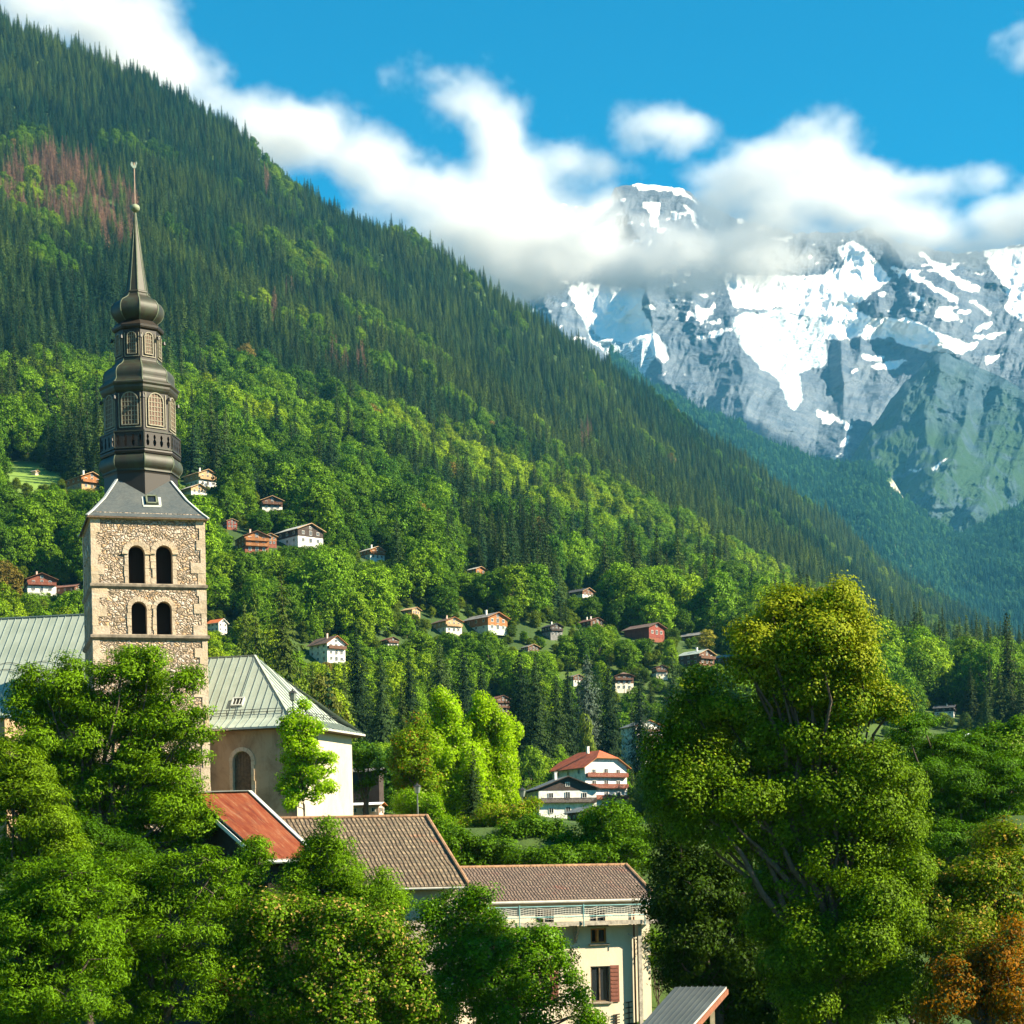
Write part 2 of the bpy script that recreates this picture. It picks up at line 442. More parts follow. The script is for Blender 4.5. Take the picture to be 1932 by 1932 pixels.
# ================================================================== CLOUDS (volumes)
def cloud(name, label, blobs, y0, seed, step=11.0, depth=1.7, dens=.011, kind=None, cat='cloud'):
    """blobs: (cx, cy, rx, ry, strength) as seen in the photograph; built at distance y0 with real depth"""
    k = y0 / F / 1932.0                       # metres per photo pixel at y0
    B = []
    for cx, cy_, rx, ry, st in blobs:
        c = at(cx, cy_, y0)
        B.append((c.x, c.y + random.uniform(-.25, .25) * ry * k, c.z, rx * k, max(min(rx, ry) * k * depth, 150), ry * k, st))
    lo = np.array([min(b[i] - b[i + 3] * 1.45 for b in B) for i in range(3)])
    hi = np.array([max(b[i] + b[i + 3] * 1.45 for b in B) for i in range(3)])
    n = np.maximum(np.ceil((hi - lo) / (step, step * 1.8, step)).astype(int), 4)
    ax = [lo[i] + (hi[i] - lo[i]) * np.arange(n[i]) / (n[i] - 1) for i in range(3)]
    GX, GY, GZ = [a.astype(np.float32) for a in np.meshgrid(*ax, indexing='ij')]
    f = np.full(GX.shape, -3.0, np.float32)
    for bx, by, bz, rx, ry, rz, st in B:
        q = 1 - np.sqrt(((GX - bx) / rx) ** 2 + ((GY - by) / ry) ** 2 + ((GZ - bz) / rz) ** 2)
        f = np.maximum(f, q * st + .12 * np.exp(-np.abs(f - q * st) * 6) * (f > -1))
    near = f > -.75
    nz = np.zeros_like(f)
    nz[near] = fbm(GX[near] / 300, GY[near] / 300, GZ[near] / 220, 7, seed, .65) - .5
    f = f + nz * 2.0 - .06
    rho = np.clip(f * 1.15, 0, 1) ** 1.25
    # an even fade at the grid's rim so nothing ends in a flat face
    for i, A in enumerate((GX, GY, GZ)):
        e = np.minimum(A - lo[i], hi[i] - A) / ((hi[i] - lo[i]) * .06)
        rho *= np.clip(e, 0, 1)
    me = bpy.data.meshes.new(name)
    N = rho.size
    me.vertices.add(N)
    me.vertices.foreach_set('co', np.stack([GX, GY, GZ], -1).ravel())
    a = me.attributes.new('rho', 'FLOAT', 'POINT'); a.data.foreach_set('value', rho.ravel())
    o = link(name, me)
    tag(o, label, cat, None, kind)
    m = NT(name + '_vapour')
    v = m.n('ShaderNodeVolumePrincipled')
    v.inputs['Color'].default_value = (.91, .91, .91, 1); v.inputs['Anisotropy'].default_value = .15
    m.set(v.inputs['Density'], m.math('MULTIPLY', m.attr('density'), dens))
    v.inputs['Density Attribute'].default_value = ''
    m.l(v.outputs[0], m.out.inputs['Volume'])
    g = bpy.data.node_groups.new(name + '_grid', 'GeometryNodeTree')
    g.interface.new_socket('Geometry', in_out='INPUT', socket_type='NodeSocketGeometry')
    g.interface.new_socket('Geometry', in_out='OUTPUT', socket_type='NodeSocketGeometry')
    N_ = g.nodes.new; L = g.links.new
    gi = N_('NodeGroupInput'); go = N_('NodeGroupOutput')
    vc = N_('GeometryNodeVolumeCube')
    vc.inputs['Min'].default_value = lo.tolist(); vc.inputs['Max'].default_value = hi.tolist()
    for i, ax_ in enumerate('XYZ'): vc.inputs['Resolution ' + ax_].default_value = int(n[i])
    si = N_('GeometryNodeSampleIndex'); si.data_type = 'FLOAT'; si.domain = 'POINT'; si.clamp = True
    na = N_('GeometryNodeInputNamedAttribute'); na.data_type = 'FLOAT'; na.inputs['Name'].default_value = 'rho'
    pos = N_('GeometryNodeInputPosition')
    sub = N_('ShaderNodeVectorMath'); sub.operation = 'SUBTRACT'; sub.inputs[1].default_value = lo.tolist(); L(pos.outputs[0], sub.inputs[0])
    mul = N_('ShaderNodeVectorMath'); mul.operation = 'MULTIPLY'; L(sub.outputs[0], mul.inputs[0])
    mul.inputs[1].default_value = ((n - 1) / (hi - lo)).tolist()
    ad = N_('ShaderNodeVectorMath'); ad.operation = 'ADD'; ad.inputs[1].default_value = (.5, .5, .5); L(mul.outputs[0], ad.inputs[0])
    fl = N_('ShaderNodeVectorMath'); fl.operation = 'FLOOR'; L(ad.outputs[0], fl.inputs[0])
    dt = N_('ShaderNodeVectorMath'); dt.operation = 'DOT_PRODUCT'; L(fl.outputs[0], dt.inputs[0])
    dt.inputs[1].default_value = (float(n[1] * n[2]), float(n[2]), 1.0)
    ri = N_('FunctionNodeFloatToInt'); ri.rounding_mode = 'ROUND'; L(dt.outputs['Value'], ri.inputs[0])
    L(gi.outputs[0], si.inputs['Geometry']); L(na.outputs['Attribute'], si.inputs['Value']); L(ri.outputs[0], si.inputs['Index'])
    L(si.outputs[0], vc.inputs['Density'])
    sm = N_('GeometryNodeSetMaterial'); sm.inputs['Material'].default_value = m.mat
    L(vc.outputs[0], sm.inputs[0]); L(sm.outputs[0], go.inputs[0])
    md = o.modifiers.new('grid', 'NODES'); md.node_group = g
    me.materials.append(m.mat)
    print('cloud', name, n, N)
    return o

bank = [(60, 20, 190, 90, 1), (190, 60, 140, 80, 1), (240, 120, 150, 70, .9), (320, 160, 100, 45, .7), (395, 200, 70, 28, .5),
        (500, 250, 90, 70, .9), (580, 270, 130, 65, 1), (660, 300, 120, 60, .9), (720, 330, 110, 70, .9),
        (820, 150, 110, 42, .75), (870, 195, 80, 55, .8), (930, 250, 80, 55, .7), (980, 320, 130, 60, .9), (1080, 305, 90, 36, .8),
        (800, 390, 170, 80, 1), (880, 450, 190, 100, 1.2), (960, 400, 160, 90, 1.1), (1010, 490, 170, 80, 1.6), (1100, 460, 150, 80, 1.5), (1120, 390, 110, 45, .6),
        (1220, 500, 160, 72, 1.9), (1110, 440, 100, 60, 1.6), (1180, 525, 150, 45, 1.8), (1280, 470, 130, 60, 1.9), (1380, 470, 120, 60, 1.7), (1220, 430, 60, 35, 1.2), (1140, 402, 55, 45, 1.7), (1345, 395, 60, 48, 1.7), (1270, 432, 70, 30, 1.4), (1010, 548, 90, 22, 1.0), (1290, 548, 110, 24, 1.0), (1440, 540, 80, 24, .9), (1310, 505, 140, 60, 1.9), (1420, 500, 130, 56, 1.8), (1040, 520, 130, 52, 1.7), (1350, 440, 80, 45, 1.3), (1450, 430, 120, 60, 1.6), (1000, 450, 150, 80, 1.7), (1600, 400, 130, 55, 1.4), (1290, 450, 100, 55, .8), (1370, 470, 150, 70, 1.1), (1460, 500, 110, 50, 1),
        (1420, 340, 120, 60, 1.1), (1500, 315, 140, 72, 1.1), (1540, 245, 80, 40, .6), (1470, 390, 190, 70, 1.1), (1600, 360, 170, 60, 1.0),
        (1560, 440, 90, 50, .7), (1750, 350, 150, 36, .9), (1850, 340, 60, 25, .6), (1700, 405, 150, 60, 1.3), (1760, 445, 150, 55, 1.4), (1840, 465, 130, 42, 1.3), (1900, 425, 120, 60, 1.4), (1990, 430, 130, 75, 1.3), (1660, 440, 90, 36, 1.0)]
cloud('cloud_bank', 'long white cloud bank hiding the snowy mountain top', bank, 8050, 3, kind='stuff', cat='cloud bank')
cloud('cloud', 'small separate puffy white cloud floating above the snowy summit', [(1240, 246, 66, 40, .8), (1290, 258, 56, 30, .62), (1200, 256, 44, 26, .5)], 8000, 14, kind='stuff')
cloud('cloud', 'thin wisp of cloud alone in the blue sky at the upper right corner', [(1925, 52, 36, 20, .42), (1950, 75, 40, 26, .45)], 8000, 17, kind='stuff')

# ================================================================== HAZE
hb = bpy.data.meshes.new('haze'); bm = bmesh.new()
bmesh.ops.create_cube(bm, size=1.0); bm.to_mesh(hb); bm.free()
ho = link('haze', hb); ho.scale = (6000, 7200, 1960); ho.location = (0, 3400, 966)
tag(ho, 'thin blue haze filling the valley', 'haze', None, 'stuff')
m = NT('haze_air'); v = m.n('ShaderNodeVolumePrincipled')
HAZE_D = 2.6e-5
v.inputs['Color'].default_value = (.14, .60, 1.0, 1); v.inputs['Density'].default_value = HAZE_D; v.inputs['Anisotropy'].default_value = 0.0
m.l(v.outputs[0], m.out.inputs['Volume']); hb.materials.append(m.mat)
# ================================================================== FOLIAGE
def leaf_mat(name, rough=.55, trans=.35, hi=1.7, lo=.5, yellow=None, ymix=0.0):
    """leaf colour = tint of the tree (its own species colour), varied leaf by leaf"""
    m = NT(name)
    tint = m.attr('tint', 'INSTANCER', 'Color')
    lv = m.attr('lv')
    a = m.mix(1.0, tint, (lo, lo, lo * 1.05), 'MULTIPLY'); b = m.mix(1.0, tint, (hi * 1.08, hi, hi * .8), 'MULTIPLY')
    c = m.mix(lv, a, b)
    if yellow is not None:
        c = m.mix(m.ramp(m.attr('ly'), [(1 - ymix - .001, 0), (1 - ymix, 1)]), c, yellow)
    d = m.n('ShaderNodeBsdfPrincipled'); m.set(d.inputs['Base Color'], c)
    d.inputs['Roughness'].default_value = rough; d.inputs['Specular IOR Level'].default_value = .06
    t = m.n('ShaderNodeBsdfTranslucent'); m.set(t.inputs['Color'], m.mix(1.0, c, (1.25, 1.3, .5), 'MULTIPLY'))
    mx = m.n('ShaderNodeMixShader'); mx.inputs[0].default_value = trans
    m.l(d.outputs[0], mx.inputs[1]); m.l(t.outputs[0], mx.inputs[2]); m.l(mx.outputs[0], m.out.inputs['Surface'])
    return m.mat
M_LEAF = leaf_mat('broad_leaves', trans=.27)
M_NEEDLE = leaf_mat('conifer_needles', trans=.12, hi=1.35, lo=.65, rough=.7)
M_BARK = plain('bark', (.085, .065, .048), .95, .4, 6, bump=.6)
M_BARKG = plain('grey_bark', (.16, .135, .105), .95, .35, 5, bump=.6)

def unit(v): return v / np.maximum(np.linalg.norm(v, axis=-1, keepdims=True), 1e-9)

def leaves_mesh(name, C, Nrm, size, mat, aspect=.55, droop=None, fold=True, along=None, lyb=None):
    """one small pointed leaf (or spray of leaves) per centre, facing roughly Nrm"""
    n = len(C)
    Nrm = unit(Nrm)
    r = rng.normal(size=(n, 3)) if along is None else along + rng.normal(size=(n, 3)) * .35
    T = unit(r - (r * Nrm).sum(1, keepdims=True) * Nrm)
    if droop is not None:
        T = unit(T + np.array([0, 0, -droop])); Nrm = unit(Nrm - (Nrm * T).sum(1, keepdims=True) * T)
    B = np.cross(Nrm, T)
    s = np.broadcast_to(np.asarray(size, float), (n,))[:, None] * (.65 + .7 * rng.random((n, 1)))
    a = C - T * s * .5; b = C + B * s * aspect * .5 + Nrm * s * .10; c = C + T * s * .5; d = C - B * s * aspect * .5 + Nrm * s * .10
    V = np.stack([a, b, c, d], 1).reshape(-1, 3)
    f = np.arange(4 * n).reshape(n, 4)
    return mesh_np(name, V, f, 4, [mat], attrs={'lv': ('FACE', 'FLOAT', rng.random(n)), 'ly': ('FACE', 'FLOAT', rng.random(n) if lyb is None else lyb)})

def tubes_mesh(name, tubes, mat, sides=6):
    """tubes: list of polylines [(p, r), ...] joined into one branching mesh"""
    V, Fc = [], []
    for tb in tubes:
        prev = None
        P = [Vector(p) for p, _ in tb]
        for i, (p, r) in enumerate(tb):
            d = (P[min(i + 1, len(P) - 1)] - P[max(i - 1, 0)])
            d = d.normalized() if d.length > 1e-6 else Vector((0, 0, 1))
            q = d.to_track_quat('Z', 'Y')
            base = len(V)
            for k in range(sides):
                a = 2 * math.pi * k / sides
                V.append(P[i] + q @ Vector((math.cos(a) * r, math.sin(a) * r, 0)))
            if prev is not None:
                for k in range(sides):
                    Fc.append((prev + k, prev + (k + 1) % sides, base + (k + 1) % sides, base + k))
            prev = base
    return mesh_np(name, np.array([tuple(v) for v in V]), np.array(Fc), 4, [mat], smooth_sh=True)

def bend(a, b, r0, r1, n=5, wob=.12, sag=0.0):
    a, b = Vector(a), Vector(b); L = (b - a).length; out = []
    for i in range(n + 1):
        t = i / n
        p = a.lerp(b, t)
        if 0 < i < n:
            p += Vector((random.gauss(0, 1), random.gauss(0, 1), random.gauss(0, 1))) * L * wob * .4
        p.z += sag * L * math.sin(t * math.pi) * .5
        out.append((p, r0 + (r1 - r0) * t))
    return out

def crown_points(lobes, per_m2, clump_r, leaves_per_clump, flat=.7, inner=.15, size_jit=.55):
    """clumps spread over the shells of the lobes; leaves gathered round every clump.
    returns leaf centres, outward normals, clump centres"""
    Cs, Ns, Cl = [], [], []
    for (cx, cy, cz, rx, ry, rz) in lobes:
        area = 4 * math.pi * ((rx * ry) ** 1.6 / 3 + (rx * rz) ** 1.6 / 3 + (ry * rz) ** 1.6 / 3) ** (1 / 1.6)
        k = max(int(area * per_m2), 3)
        d = unit(rng.normal(size=(k, 3)))
        rad = np.where(rng.random(k) < inner, rng.uniform(.2, .75, k), rng.uniform(.74, 1.06, k))
        c = np.array([cx, cy, cz]) + d * np.array([rx, ry, rz]) * rad[:, None]
        # skip what lies deep inside another lobe
        keep = np.ones(k, bool)
        for (ox, oy, oz, ax, ay, az) in lobes:
            q = ((c - (ox, oy, oz)) / (ax, ay, az)); keep &= (np.linalg.norm(q, axis=1) > .62) | (rng.random(k) < .18)
        c, d = c[keep], d[keep]
        nrm = unit(d / np.array([rx, ry, rz]))
        cr = clump_r * rng.uniform(1 - size_jit, 1 + size_jit, len(c))
        nl = np.maximum((leaves_per_clump * (cr / clump_r) ** 2).astype(int), 4)
        idx = np.repeat(np.arange(len(c)), nl)
        off = unit(rng.normal(size=(len(idx), 3))) * (rng.random((len(idx), 1)) ** .45)
        off[:, 2] *= flat
        Cs.append(c[idx] + off * cr[idx][:, None])
        Ns.append(unit(off * .95 + nrm[idx] * .75 + np.array([0, 0, .45]) + rng.normal(size=off.shape) * .42))
        Cl.append(c)
    return np.concatenate(Cs), np.concatenate(Ns), np.concatenate(Cl)

def random_lobes(h, w, n, seed, low=.22, top=1.0, shape=1.0):
    """lobes filling an upright egg of height h and width w"""
    r = random.Random(seed); L = [(0, 0, h * (low + top) * .5, w * .34, w * .34, h * (top - low) * .44)]
    for i in range(n):
        t = (i + .5) / n
        z = h * (low + (top - low) * (.12 + .8 * t))
        prof = math.sin(math.pi * min(1, (.18 + .82 * t)) ** shape) ** .75
        a = i * 2.4 + r.uniform(-.5, .5); rr = w * .5 * prof * r.uniform(.5, .8)
        s = w * r.uniform(.17, .27)
        L.append((math.cos(a) * rr, math.sin(a) * rr, z, s, s, s * r.uniform(.75, 1.05)))
    return L

# ------------------------------------------------------------------ hillside tree kinds (mesh data shared by all copies)
def make_broadleaf(seed, h, w, lobes, shape=1.0, per=.42, cr=1.0, lpc=16, leaf=.62, low=.16):
    L = random_lobes(h, w, lobes, seed, low=low, shape=shape)
    C, N, cl = crown_points(L, per, cr, lpc, flat=.75)
    crown = leaves_mesh('crown', C, N, leaf, M_LEAF, aspect=.75)
    tb = [bend((0, 0, -1.5), (0, 0, h * .62), h * .017, h * .006, 6, .03)]
    for l in L[1:]:
        tb.append(bend((0, 0, h * random.uniform(.22, .5)), (l[0], l[1], l[2]), h * .007, h * .002, 4))
    trunk = tubes_mesh('trunk', tb, M_BARKG, 5)
    return crown, trunk

def make_conifer(seed, h, w, layers, per_layer=13, needle=.85, dead=False, taper=.85, low=.06):
    """drooping tiers of branches, each a fan of needle sprays"""
    r = np.random.default_rng(seed); C, N, A, S = [], [], [], []
    for i in range(layers):
        t = i / (layers - 1)
        z = h * (low + (1 - low) * t ** .93)
        rad = w * .72 * (1 - t) ** taper * r.uniform(.8, 1.12) + .12
        k = max(int(per_layer * (1 - .62 * t)), 5)
        if dead: k = int(k * .75)
        for j in range(k):
            a = 2 * math.pi * (j + r.random()) / k
            ln = rad * r.uniform(.72, 1.15)
            ns = max(int(ln / (needle * .36)), 2)
            for q in range(ns):
                f = (q + .6) / ns
                x = ln * f
                dz = -x * (.30 + .22 * (1 - t)) + .10 * x * x / max(ln, .1) + r.normal() * .12
                sp = (1 - f * .4) * needle * .34
                for rep in range(2):
                    aa = a + r.normal() * .10
                    C.append((math.cos(aa) * x - math.sin(aa) * r.normal() * sp, math.sin(aa) * x + math.cos(aa) * r.normal() * sp, z + dz + r.normal() * .1))
                    N.append((math.cos(a) * .85 + r.normal() * .25, math.sin(a) * .85 + r.normal() * .25, .50 + r.normal() * .2))
                    A.append((math.cos(a), math.sin(a), -.35)); S.append(needle * (1.0 - .38 * t))
    crown = leaves_mesh('crown', np.array(C), np.array(N), np.array(S), M_NEEDLE, aspect=.42 if not dead else .22, along=np.array(A))
    tb = [bend((0, 0, -1.5), (0, 0, h * .97), h * .013, .03, 7, .006)]
    trunk = tubes_mesh('trunk', tb, M_BARKG if dead else M_BARK, 5)
    return crown, trunk

BROAD = [make_broadleaf(s, h, w, n, sh) for s, h, w, n, sh in
         ((1, 17, 12, 11, 1), (2, 20, 12.5, 13, 1.1), (3, 15, 12.5, 9, .9), (4, 22, 12, 14, 1.2), (5, 14, 9.5, 8, 1), (6, 19, 14.5, 12, .95))]
CONIF = [make_conifer(s, h, w, n, k) for s, h, w, n, k in
         ((11, 25, 7.6, 27, 13), (12, 29, 8.2, 31, 13), (13, 21, 7.2, 24, 12), (14, 27, 6.6, 30, 12), (15, 18, 6.6, 21, 12))]
DEAD = [make_conifer(s, h, w, n, 11, dead=True) for s, h, w, n in ((21, 24, 6.4, 26), (22, 20, 6.0, 22))]
VILL = [make_conifer(31, 30, 9.5, 46, 17, needle=.75, taper=.62, low=.03), make_conifer(32, 28, 8.6, 42, 16, needle=.75, taper=.55, low=.03)]
KIND_H = [17, 20, 15, 22, 14, 19, 25, 29, 21, 27, 18, 24, 20, 30, 28]
KIND_W = [12, 12.5, 12.5, 12, 9.5, 14.5, 7.6, 8.2, 7.2, 6.6, 6.6, 6.4, 6.0, 9.5, 8.6]
KINDS_ = BROAD + CONIF + DEAD + VILL

def joined(i):
    """crown and trunk of kind i as one mesh, for the uncountable forest"""
    me = bpy.data.meshes.new('forest_tree'); bm = bmesh.new()
    cr, tr = KINDS_[i]
    bm.from_mesh(cr); bm.from_mesh(tr)
    bm.to_mesh(me); bm.free()
    for m_ in (cr.materials[0], tr.materials[0]): me.materials.append(m_)
    nc = len(cr.polygons); mi = np.zeros(len(me.polygons), np.int32); mi[nc:] = 1
    me.polygons.foreach_set('material_index', mi)
    return me
KIND_COL = bpy.data.collections.new('forest_tree_kinds')
for i in range(len(KINDS_)):
    KIND_COL.objects.link(bpy.data.objects.new('%02d_forest_tree' % i, joined(i)))

def forest(name, label, P, rotz, scale, kind, tint):
    """thousands of far trees nobody could count: one object"""
    n = len(P)
    me = bpy.data.meshes.new(name)
    me.vertices.add(n); me.vertices.foreach_set('co', np.asarray(P, np.float32).ravel())
    for nm, typ, dat in (('rz', 'FLOAT', rotz), ('sc', 'FLOAT_VECTOR', scale), ('kd', 'INT', kind), ('tint', 'FLOAT_VECTOR', tint)):
        a = me.attributes.new(nm, typ, 'POINT')
        a.data.foreach_set('vector' if typ == 'FLOAT_VECTOR' else 'value', np.asarray(dat, np.int32 if typ == 'INT' else np.float32).ravel())
    for i in (M_LEAF, M_NEEDLE, M_BARKG): me.materials.append(i)
    o = tag(link(name, me), label, 'forest', None, 'stuff')
    g = bpy.data.node_groups.new(name + '_scatter', 'GeometryNodeTree')
    g.interface.new_socket('Geometry', in_out='INPUT', socket_type='NodeSocketGeometry')
    g.interface.new_socket('Geometry', in_out='OUTPUT', socket_type='NodeSocketGeometry')
    N_ = g.nodes.new; L = g.links.new
    gi = N_('NodeGroupInput'); go = N_('NodeGroupOutput')
    ip = N_('GeometryNodeInstanceOnPoints'); ci = N_('GeometryNodeCollectionInfo')
    ci.inputs['Collection'].default_value = KIND_COL; ci.inputs['Separate Children'].default_value = True; ci.inputs['Reset Children'].default_value = True
    def na(nm, typ):
        q = N_('GeometryNodeInputNamedAttribute'); q.data_type = typ; q.inputs['Name'].default_value = nm; return q.outputs['Attribute']
    cx = N_('ShaderNodeCombineXYZ'); L(na('rz', 'FLOAT'), cx.inputs[2])
    L(gi.outputs[0], ip.inputs['Points']); L(ci.outputs[0], ip.inputs['Instance']); ip.inputs['Pick Instance'].default_value = True
    L(na('kd', 'INT'), ip.inputs['Instance Index']); L(cx.outputs[0], ip.inputs['Rotation']); L(na('sc', 'FLOAT_VECTOR'), ip.inputs['Scale'])
    L(ip.outputs[0], go.inputs[0])
    o.modifiers.new('scatter', 'NODES').node_group = g
    return o
# ================================================================== BUILDING HELPERS
def q(px, py, d):                       # photograph pixel (2048 wide) -> point at distance d
    return at(px * 1932 / 2048, py * 1932 / 2048, d)

class MB:
    """collects faces, then links them as ONE mesh object"""
    def __init__(s): s.V, s.F, s.M, s.UV = [], [], [], []
    def face(s, pts, mi=0, uvs=None):
        b = len(s.V); s.V += [Vector(p) for p in pts]
        s.F.append(tuple(range(b, b + len(pts)))); s.M.append(mi); s.UV.append(uvs)
    def box(s, c, size, mi=0, rz=0.0, M=None):
        c = Vector(c); hx, hy, hz = (x / 2 for x in size)
        T = M or Matrix.Rotation(rz, 3, 'Z')
        p = [c + T @ Vector((x * hx, y * hy, z * hz)) for z in (-1, 1) for y in (-1, 1) for x in (-1, 1)]
        for f in ((0, 2, 3, 1), (4, 5, 7, 6), (0, 1, 5, 4), (2, 6, 7, 3), (0, 4, 6, 2), (1, 3, 7, 5)):
            s.face([p[i] for i in f], mi)
    def bar(s, a, b, w, h, mi=0, up=(0, 0, 1)):
        a, b = Vector(a), Vector(b); d = b - a; L = d.length
        if L < 1e-5: return
        x = d / L; upv = Vector(up)
        y = upv.cross(x); y = y.normalized() if y.length > 1e-4 else Vector((0, 1, 0)); z = x.cross(y)
        T = Matrix((x, y, z)).transposed()
        s.box((a + b) / 2, (L, w, h), mi, M=T)
    def slab(s, pts, th, mi=0, mi_edge=None, uvs=None):
        """top polygon given by pts, thickened downwards"""
        pts = [Vector(p) for p in pts]
        n = (pts[1] - pts[0]).cross(pts[-1] - pts[0])
        if n.z < 0: pts = pts[::-1]; uvs = uvs[::-1] if uvs else None
        low = [p - Vector((0, 0, th)) for p in pts]
        s.face(pts, mi, uvs); s.face(low[::-1], mi if mi_edge is None else mi_edge)
        for i in range(len(pts)):
            j = (i + 1) % len(pts)
            s.face([pts[i], low[i], low[j], pts[j]], mi if mi_edge is None else mi_edge)
    def prism(s, poly, z0, z1, mi=0, top=True):
        P = [Vector((p[0], p[1])) for p in poly]; n = len(P)
        for i in range(n):
            a, b = P[i], P[(i + 1) % n]
            s.face([(a.x, a.y, z0), (b.x, b.y, z0), (b.x, b.y, z1), (a.x, a.y, z1)], mi)
        if top:
            s.face([(p.x, p.y, z1) for p in P], mi); s.face([(p.x, p.y, z0) for p in P[::-1]], mi)
    def lathe(s, prof, sides=8, a0=0.0, mi=0, c=(0, 0), cap=True):
        rows = []
        for z, r in prof:
            rows.append([Vector((c[0] + math.cos(a0 + 2 * math.pi * k / sides) * r, c[1] + math.sin(a0 + 2 * math.pi * k / sides) * r, z)) for k in range(sides)])
        up = prof[-1][0] > prof[0][0]
        for i in range(len(rows) - 1):
            for k in range(sides):
                k2 = (k + 1) % sides
                f = [rows[i][k], rows[i][k2], rows[i + 1][k2], rows[i + 1][k]]
                s.face(f if up else f[::-1], mi)
        if cap: s.face(rows[-1] if up else rows[-1][::-1], mi); s.face(rows[0][::-1] if up else rows[0], mi)
    def tube(s, a, b, r, sides=8, mi=0, r1=None):
        a, b = Vector(a), Vector(b); qd = (b - a).to_track_quat('Z', 'Y'); r1 = r if r1 is None else r1
        A = [a + qd @ Vector((math.cos(2 * math.pi * k / sides) * r, math.sin(2 * math.pi * k / sides) * r, 0)) for k in range(sides)]
        B = [b + qd @ Vector((math.cos(2 * math.pi * k / sides) * r1, math.sin(2 * math.pi * k / sides) * r1, 0)) for k in range(sides)]
        for k in range(sides): s.face([A[k], A[(k + 1) % sides], B[(k + 1) % sides], B[k]], mi)
        s.face(A[::-1], mi); s.face(B, mi)
    def wall(s, O, ux, outer, holes, depth, mi=0, mi_rev=None):
        """flat wall in the plane through O along ux and Z; real openings with reveals going inwards"""
        O = Vector(O); ux = Vector(ux).normalized(); nin = Vector((-ux.y, ux.x, 0))     # inwards
        to3 = lambda p, k=0: O + ux * p[0] + Vector((0, 0, p[1])) + nin * k
        rings = [outer] + holes
        flat = [p for r_ in rings for p in r_]
        tris = tessellate_polygon([[Vector((p[0], p[1], 0)) for p in r_] for r_ in rings])
        for t in tris:
            pts = [flat[i] for i in t]
            ar = (pts[1][0] - pts[0][0]) * (pts[2][1] - pts[0][1]) - (pts[2][0] - pts[0][0]) * (pts[1][1] - pts[0][1])
            if ar < 0: pts = pts[::-1]
            s.face([to3(p) for p in pts], mi)
        for h in holes:
            for i in range(len(h)):
                a, b = h[i], h[(i + 1) % len(h)]
                s.face([to3(a), to3(a, depth), to3(b, depth), to3(b)], mi if mi_rev is None else mi_rev)
    def build(s, name, mats, parent=None, loc=None, weld=True, smooth_angle=None):
        me = bpy.data.meshes.new(name)
        me.from_pydata([tuple(v) for v in s.V], [], s.F)
        for m_ in (mats if isinstance(mats, (list, tuple)) else [mats]): me.materials.append(m_)
        me.polygons.foreach_set('material_index', s.M)
        if any(u is not None for u in s.UV):
            ul = me.uv_layers.new(name='slope')
            for p, u in zip(me.polygons, s.UV):
                if u is not None:
                    for li, c in zip(p.loop_indices, u): ul.data[li].uv = c
        if weld:
            bm = bmesh.new(); bm.from_mesh(me)
            bmesh.ops.remove_doubles(bm, verts=bm.verts, dist=.0008); bm.to_mesh(me); bm.free()
        me.update()
        return link(name, me, parent, loc)

def arch(cx, z0, w, h, n=10):
    """outline of a round-headed opening"""
    r = w / 2; zs = z0 + h - r
    return [(cx - r, z0), (cx + r, z0)] + [(cx + r * math.cos(math.pi * i / n), zs + r * math.sin(math.pi * i / n)) for i in range(n + 1)]
def rect(x0, z0, x1, z1): return [(x0, z0), (x1, z0), (x1, z1), (x0, z1)]

KEEP_OUT, CLEAR = [], []

# ------------------------------------------------------------------ materials of the buildings
def stone_mat():
    m = NT('rubble_stone'); co = m.coord('Object')
    wob = m.n('ShaderNodeVectorMath', dict(operation='ADD')); m.l(co, wob.inputs[0])
    nn = m.n('ShaderNodeTexNoise'); m.l(co, nn.inputs['Vector']); nn.inputs['Scale'].default_value = 1.6
    sc = m.n('ShaderNodeVectorMath', dict(operation='SCALE')); m.l(nn.outputs['Color'], sc.inputs[0]); sc.inputs['Scale'].default_value = .75
    m.l(sc.outputs[0], wob.inputs[1])
    vec = m.mapping(wob.outputs[0], (1.0, 1.0, 1.55))
    def vor(feat, scale):
        v = m.n('ShaderNodeTexVoronoi', dict(feature=feat)); m.l(vec, v.inputs['Vector']); v.inputs['Scale'].default_value = scale; return v
    e = vor('DISTANCE_TO_EDGE', 3.5); f = vor('F1', 3.5)
    rnd = m.n('ShaderNodeSeparateColor'); m.l(f.outputs['Color'], rnd.inputs[0])
    fine = m.noise(co, 9, 6, .65)
    stone = m.ramp(rnd.outputs[0], [(0, (.20, .15, .11)), (.22, (.40, .30, .23)), (.42, (.57, .45, .35)), (.58, (.66, .57, .50)), (.72, (.50, .39, .33)), (.86, (.58, .34, .16)), (1, (.33, .30, .29))])
    stone = m.mix(.28, stone, m.mix(fine, (.28, .22, .15), (.68, .56, .40)))
    mort = m.ramp(e.outputs['Distance'], [(.0, .9), (.03, .6), (.075, 0)])
    c = m.mix(mort, stone, m.mix(fine, (.15, .12, .085), (.30, .245, .175)))
    big = m.noise(co, .28, 5, .6)
    c = m.mix(m.ramp(big, [(.42, .0), (.72, .45)]), c, (.33, .25, .16))
    h = m.ramp(e.outputs['Distance'], [(0, 0), (.12, .8), (.35, 1)])
    h2 = m.math('ADD', h, m.math('MULTIPLY', m.math('ADD', fine, rnd.outputs[1]), .4))
    return m.done(c, .93, m.bump(h2, 1.0, .16), spec=.15)
M_STONE = stone_mat()
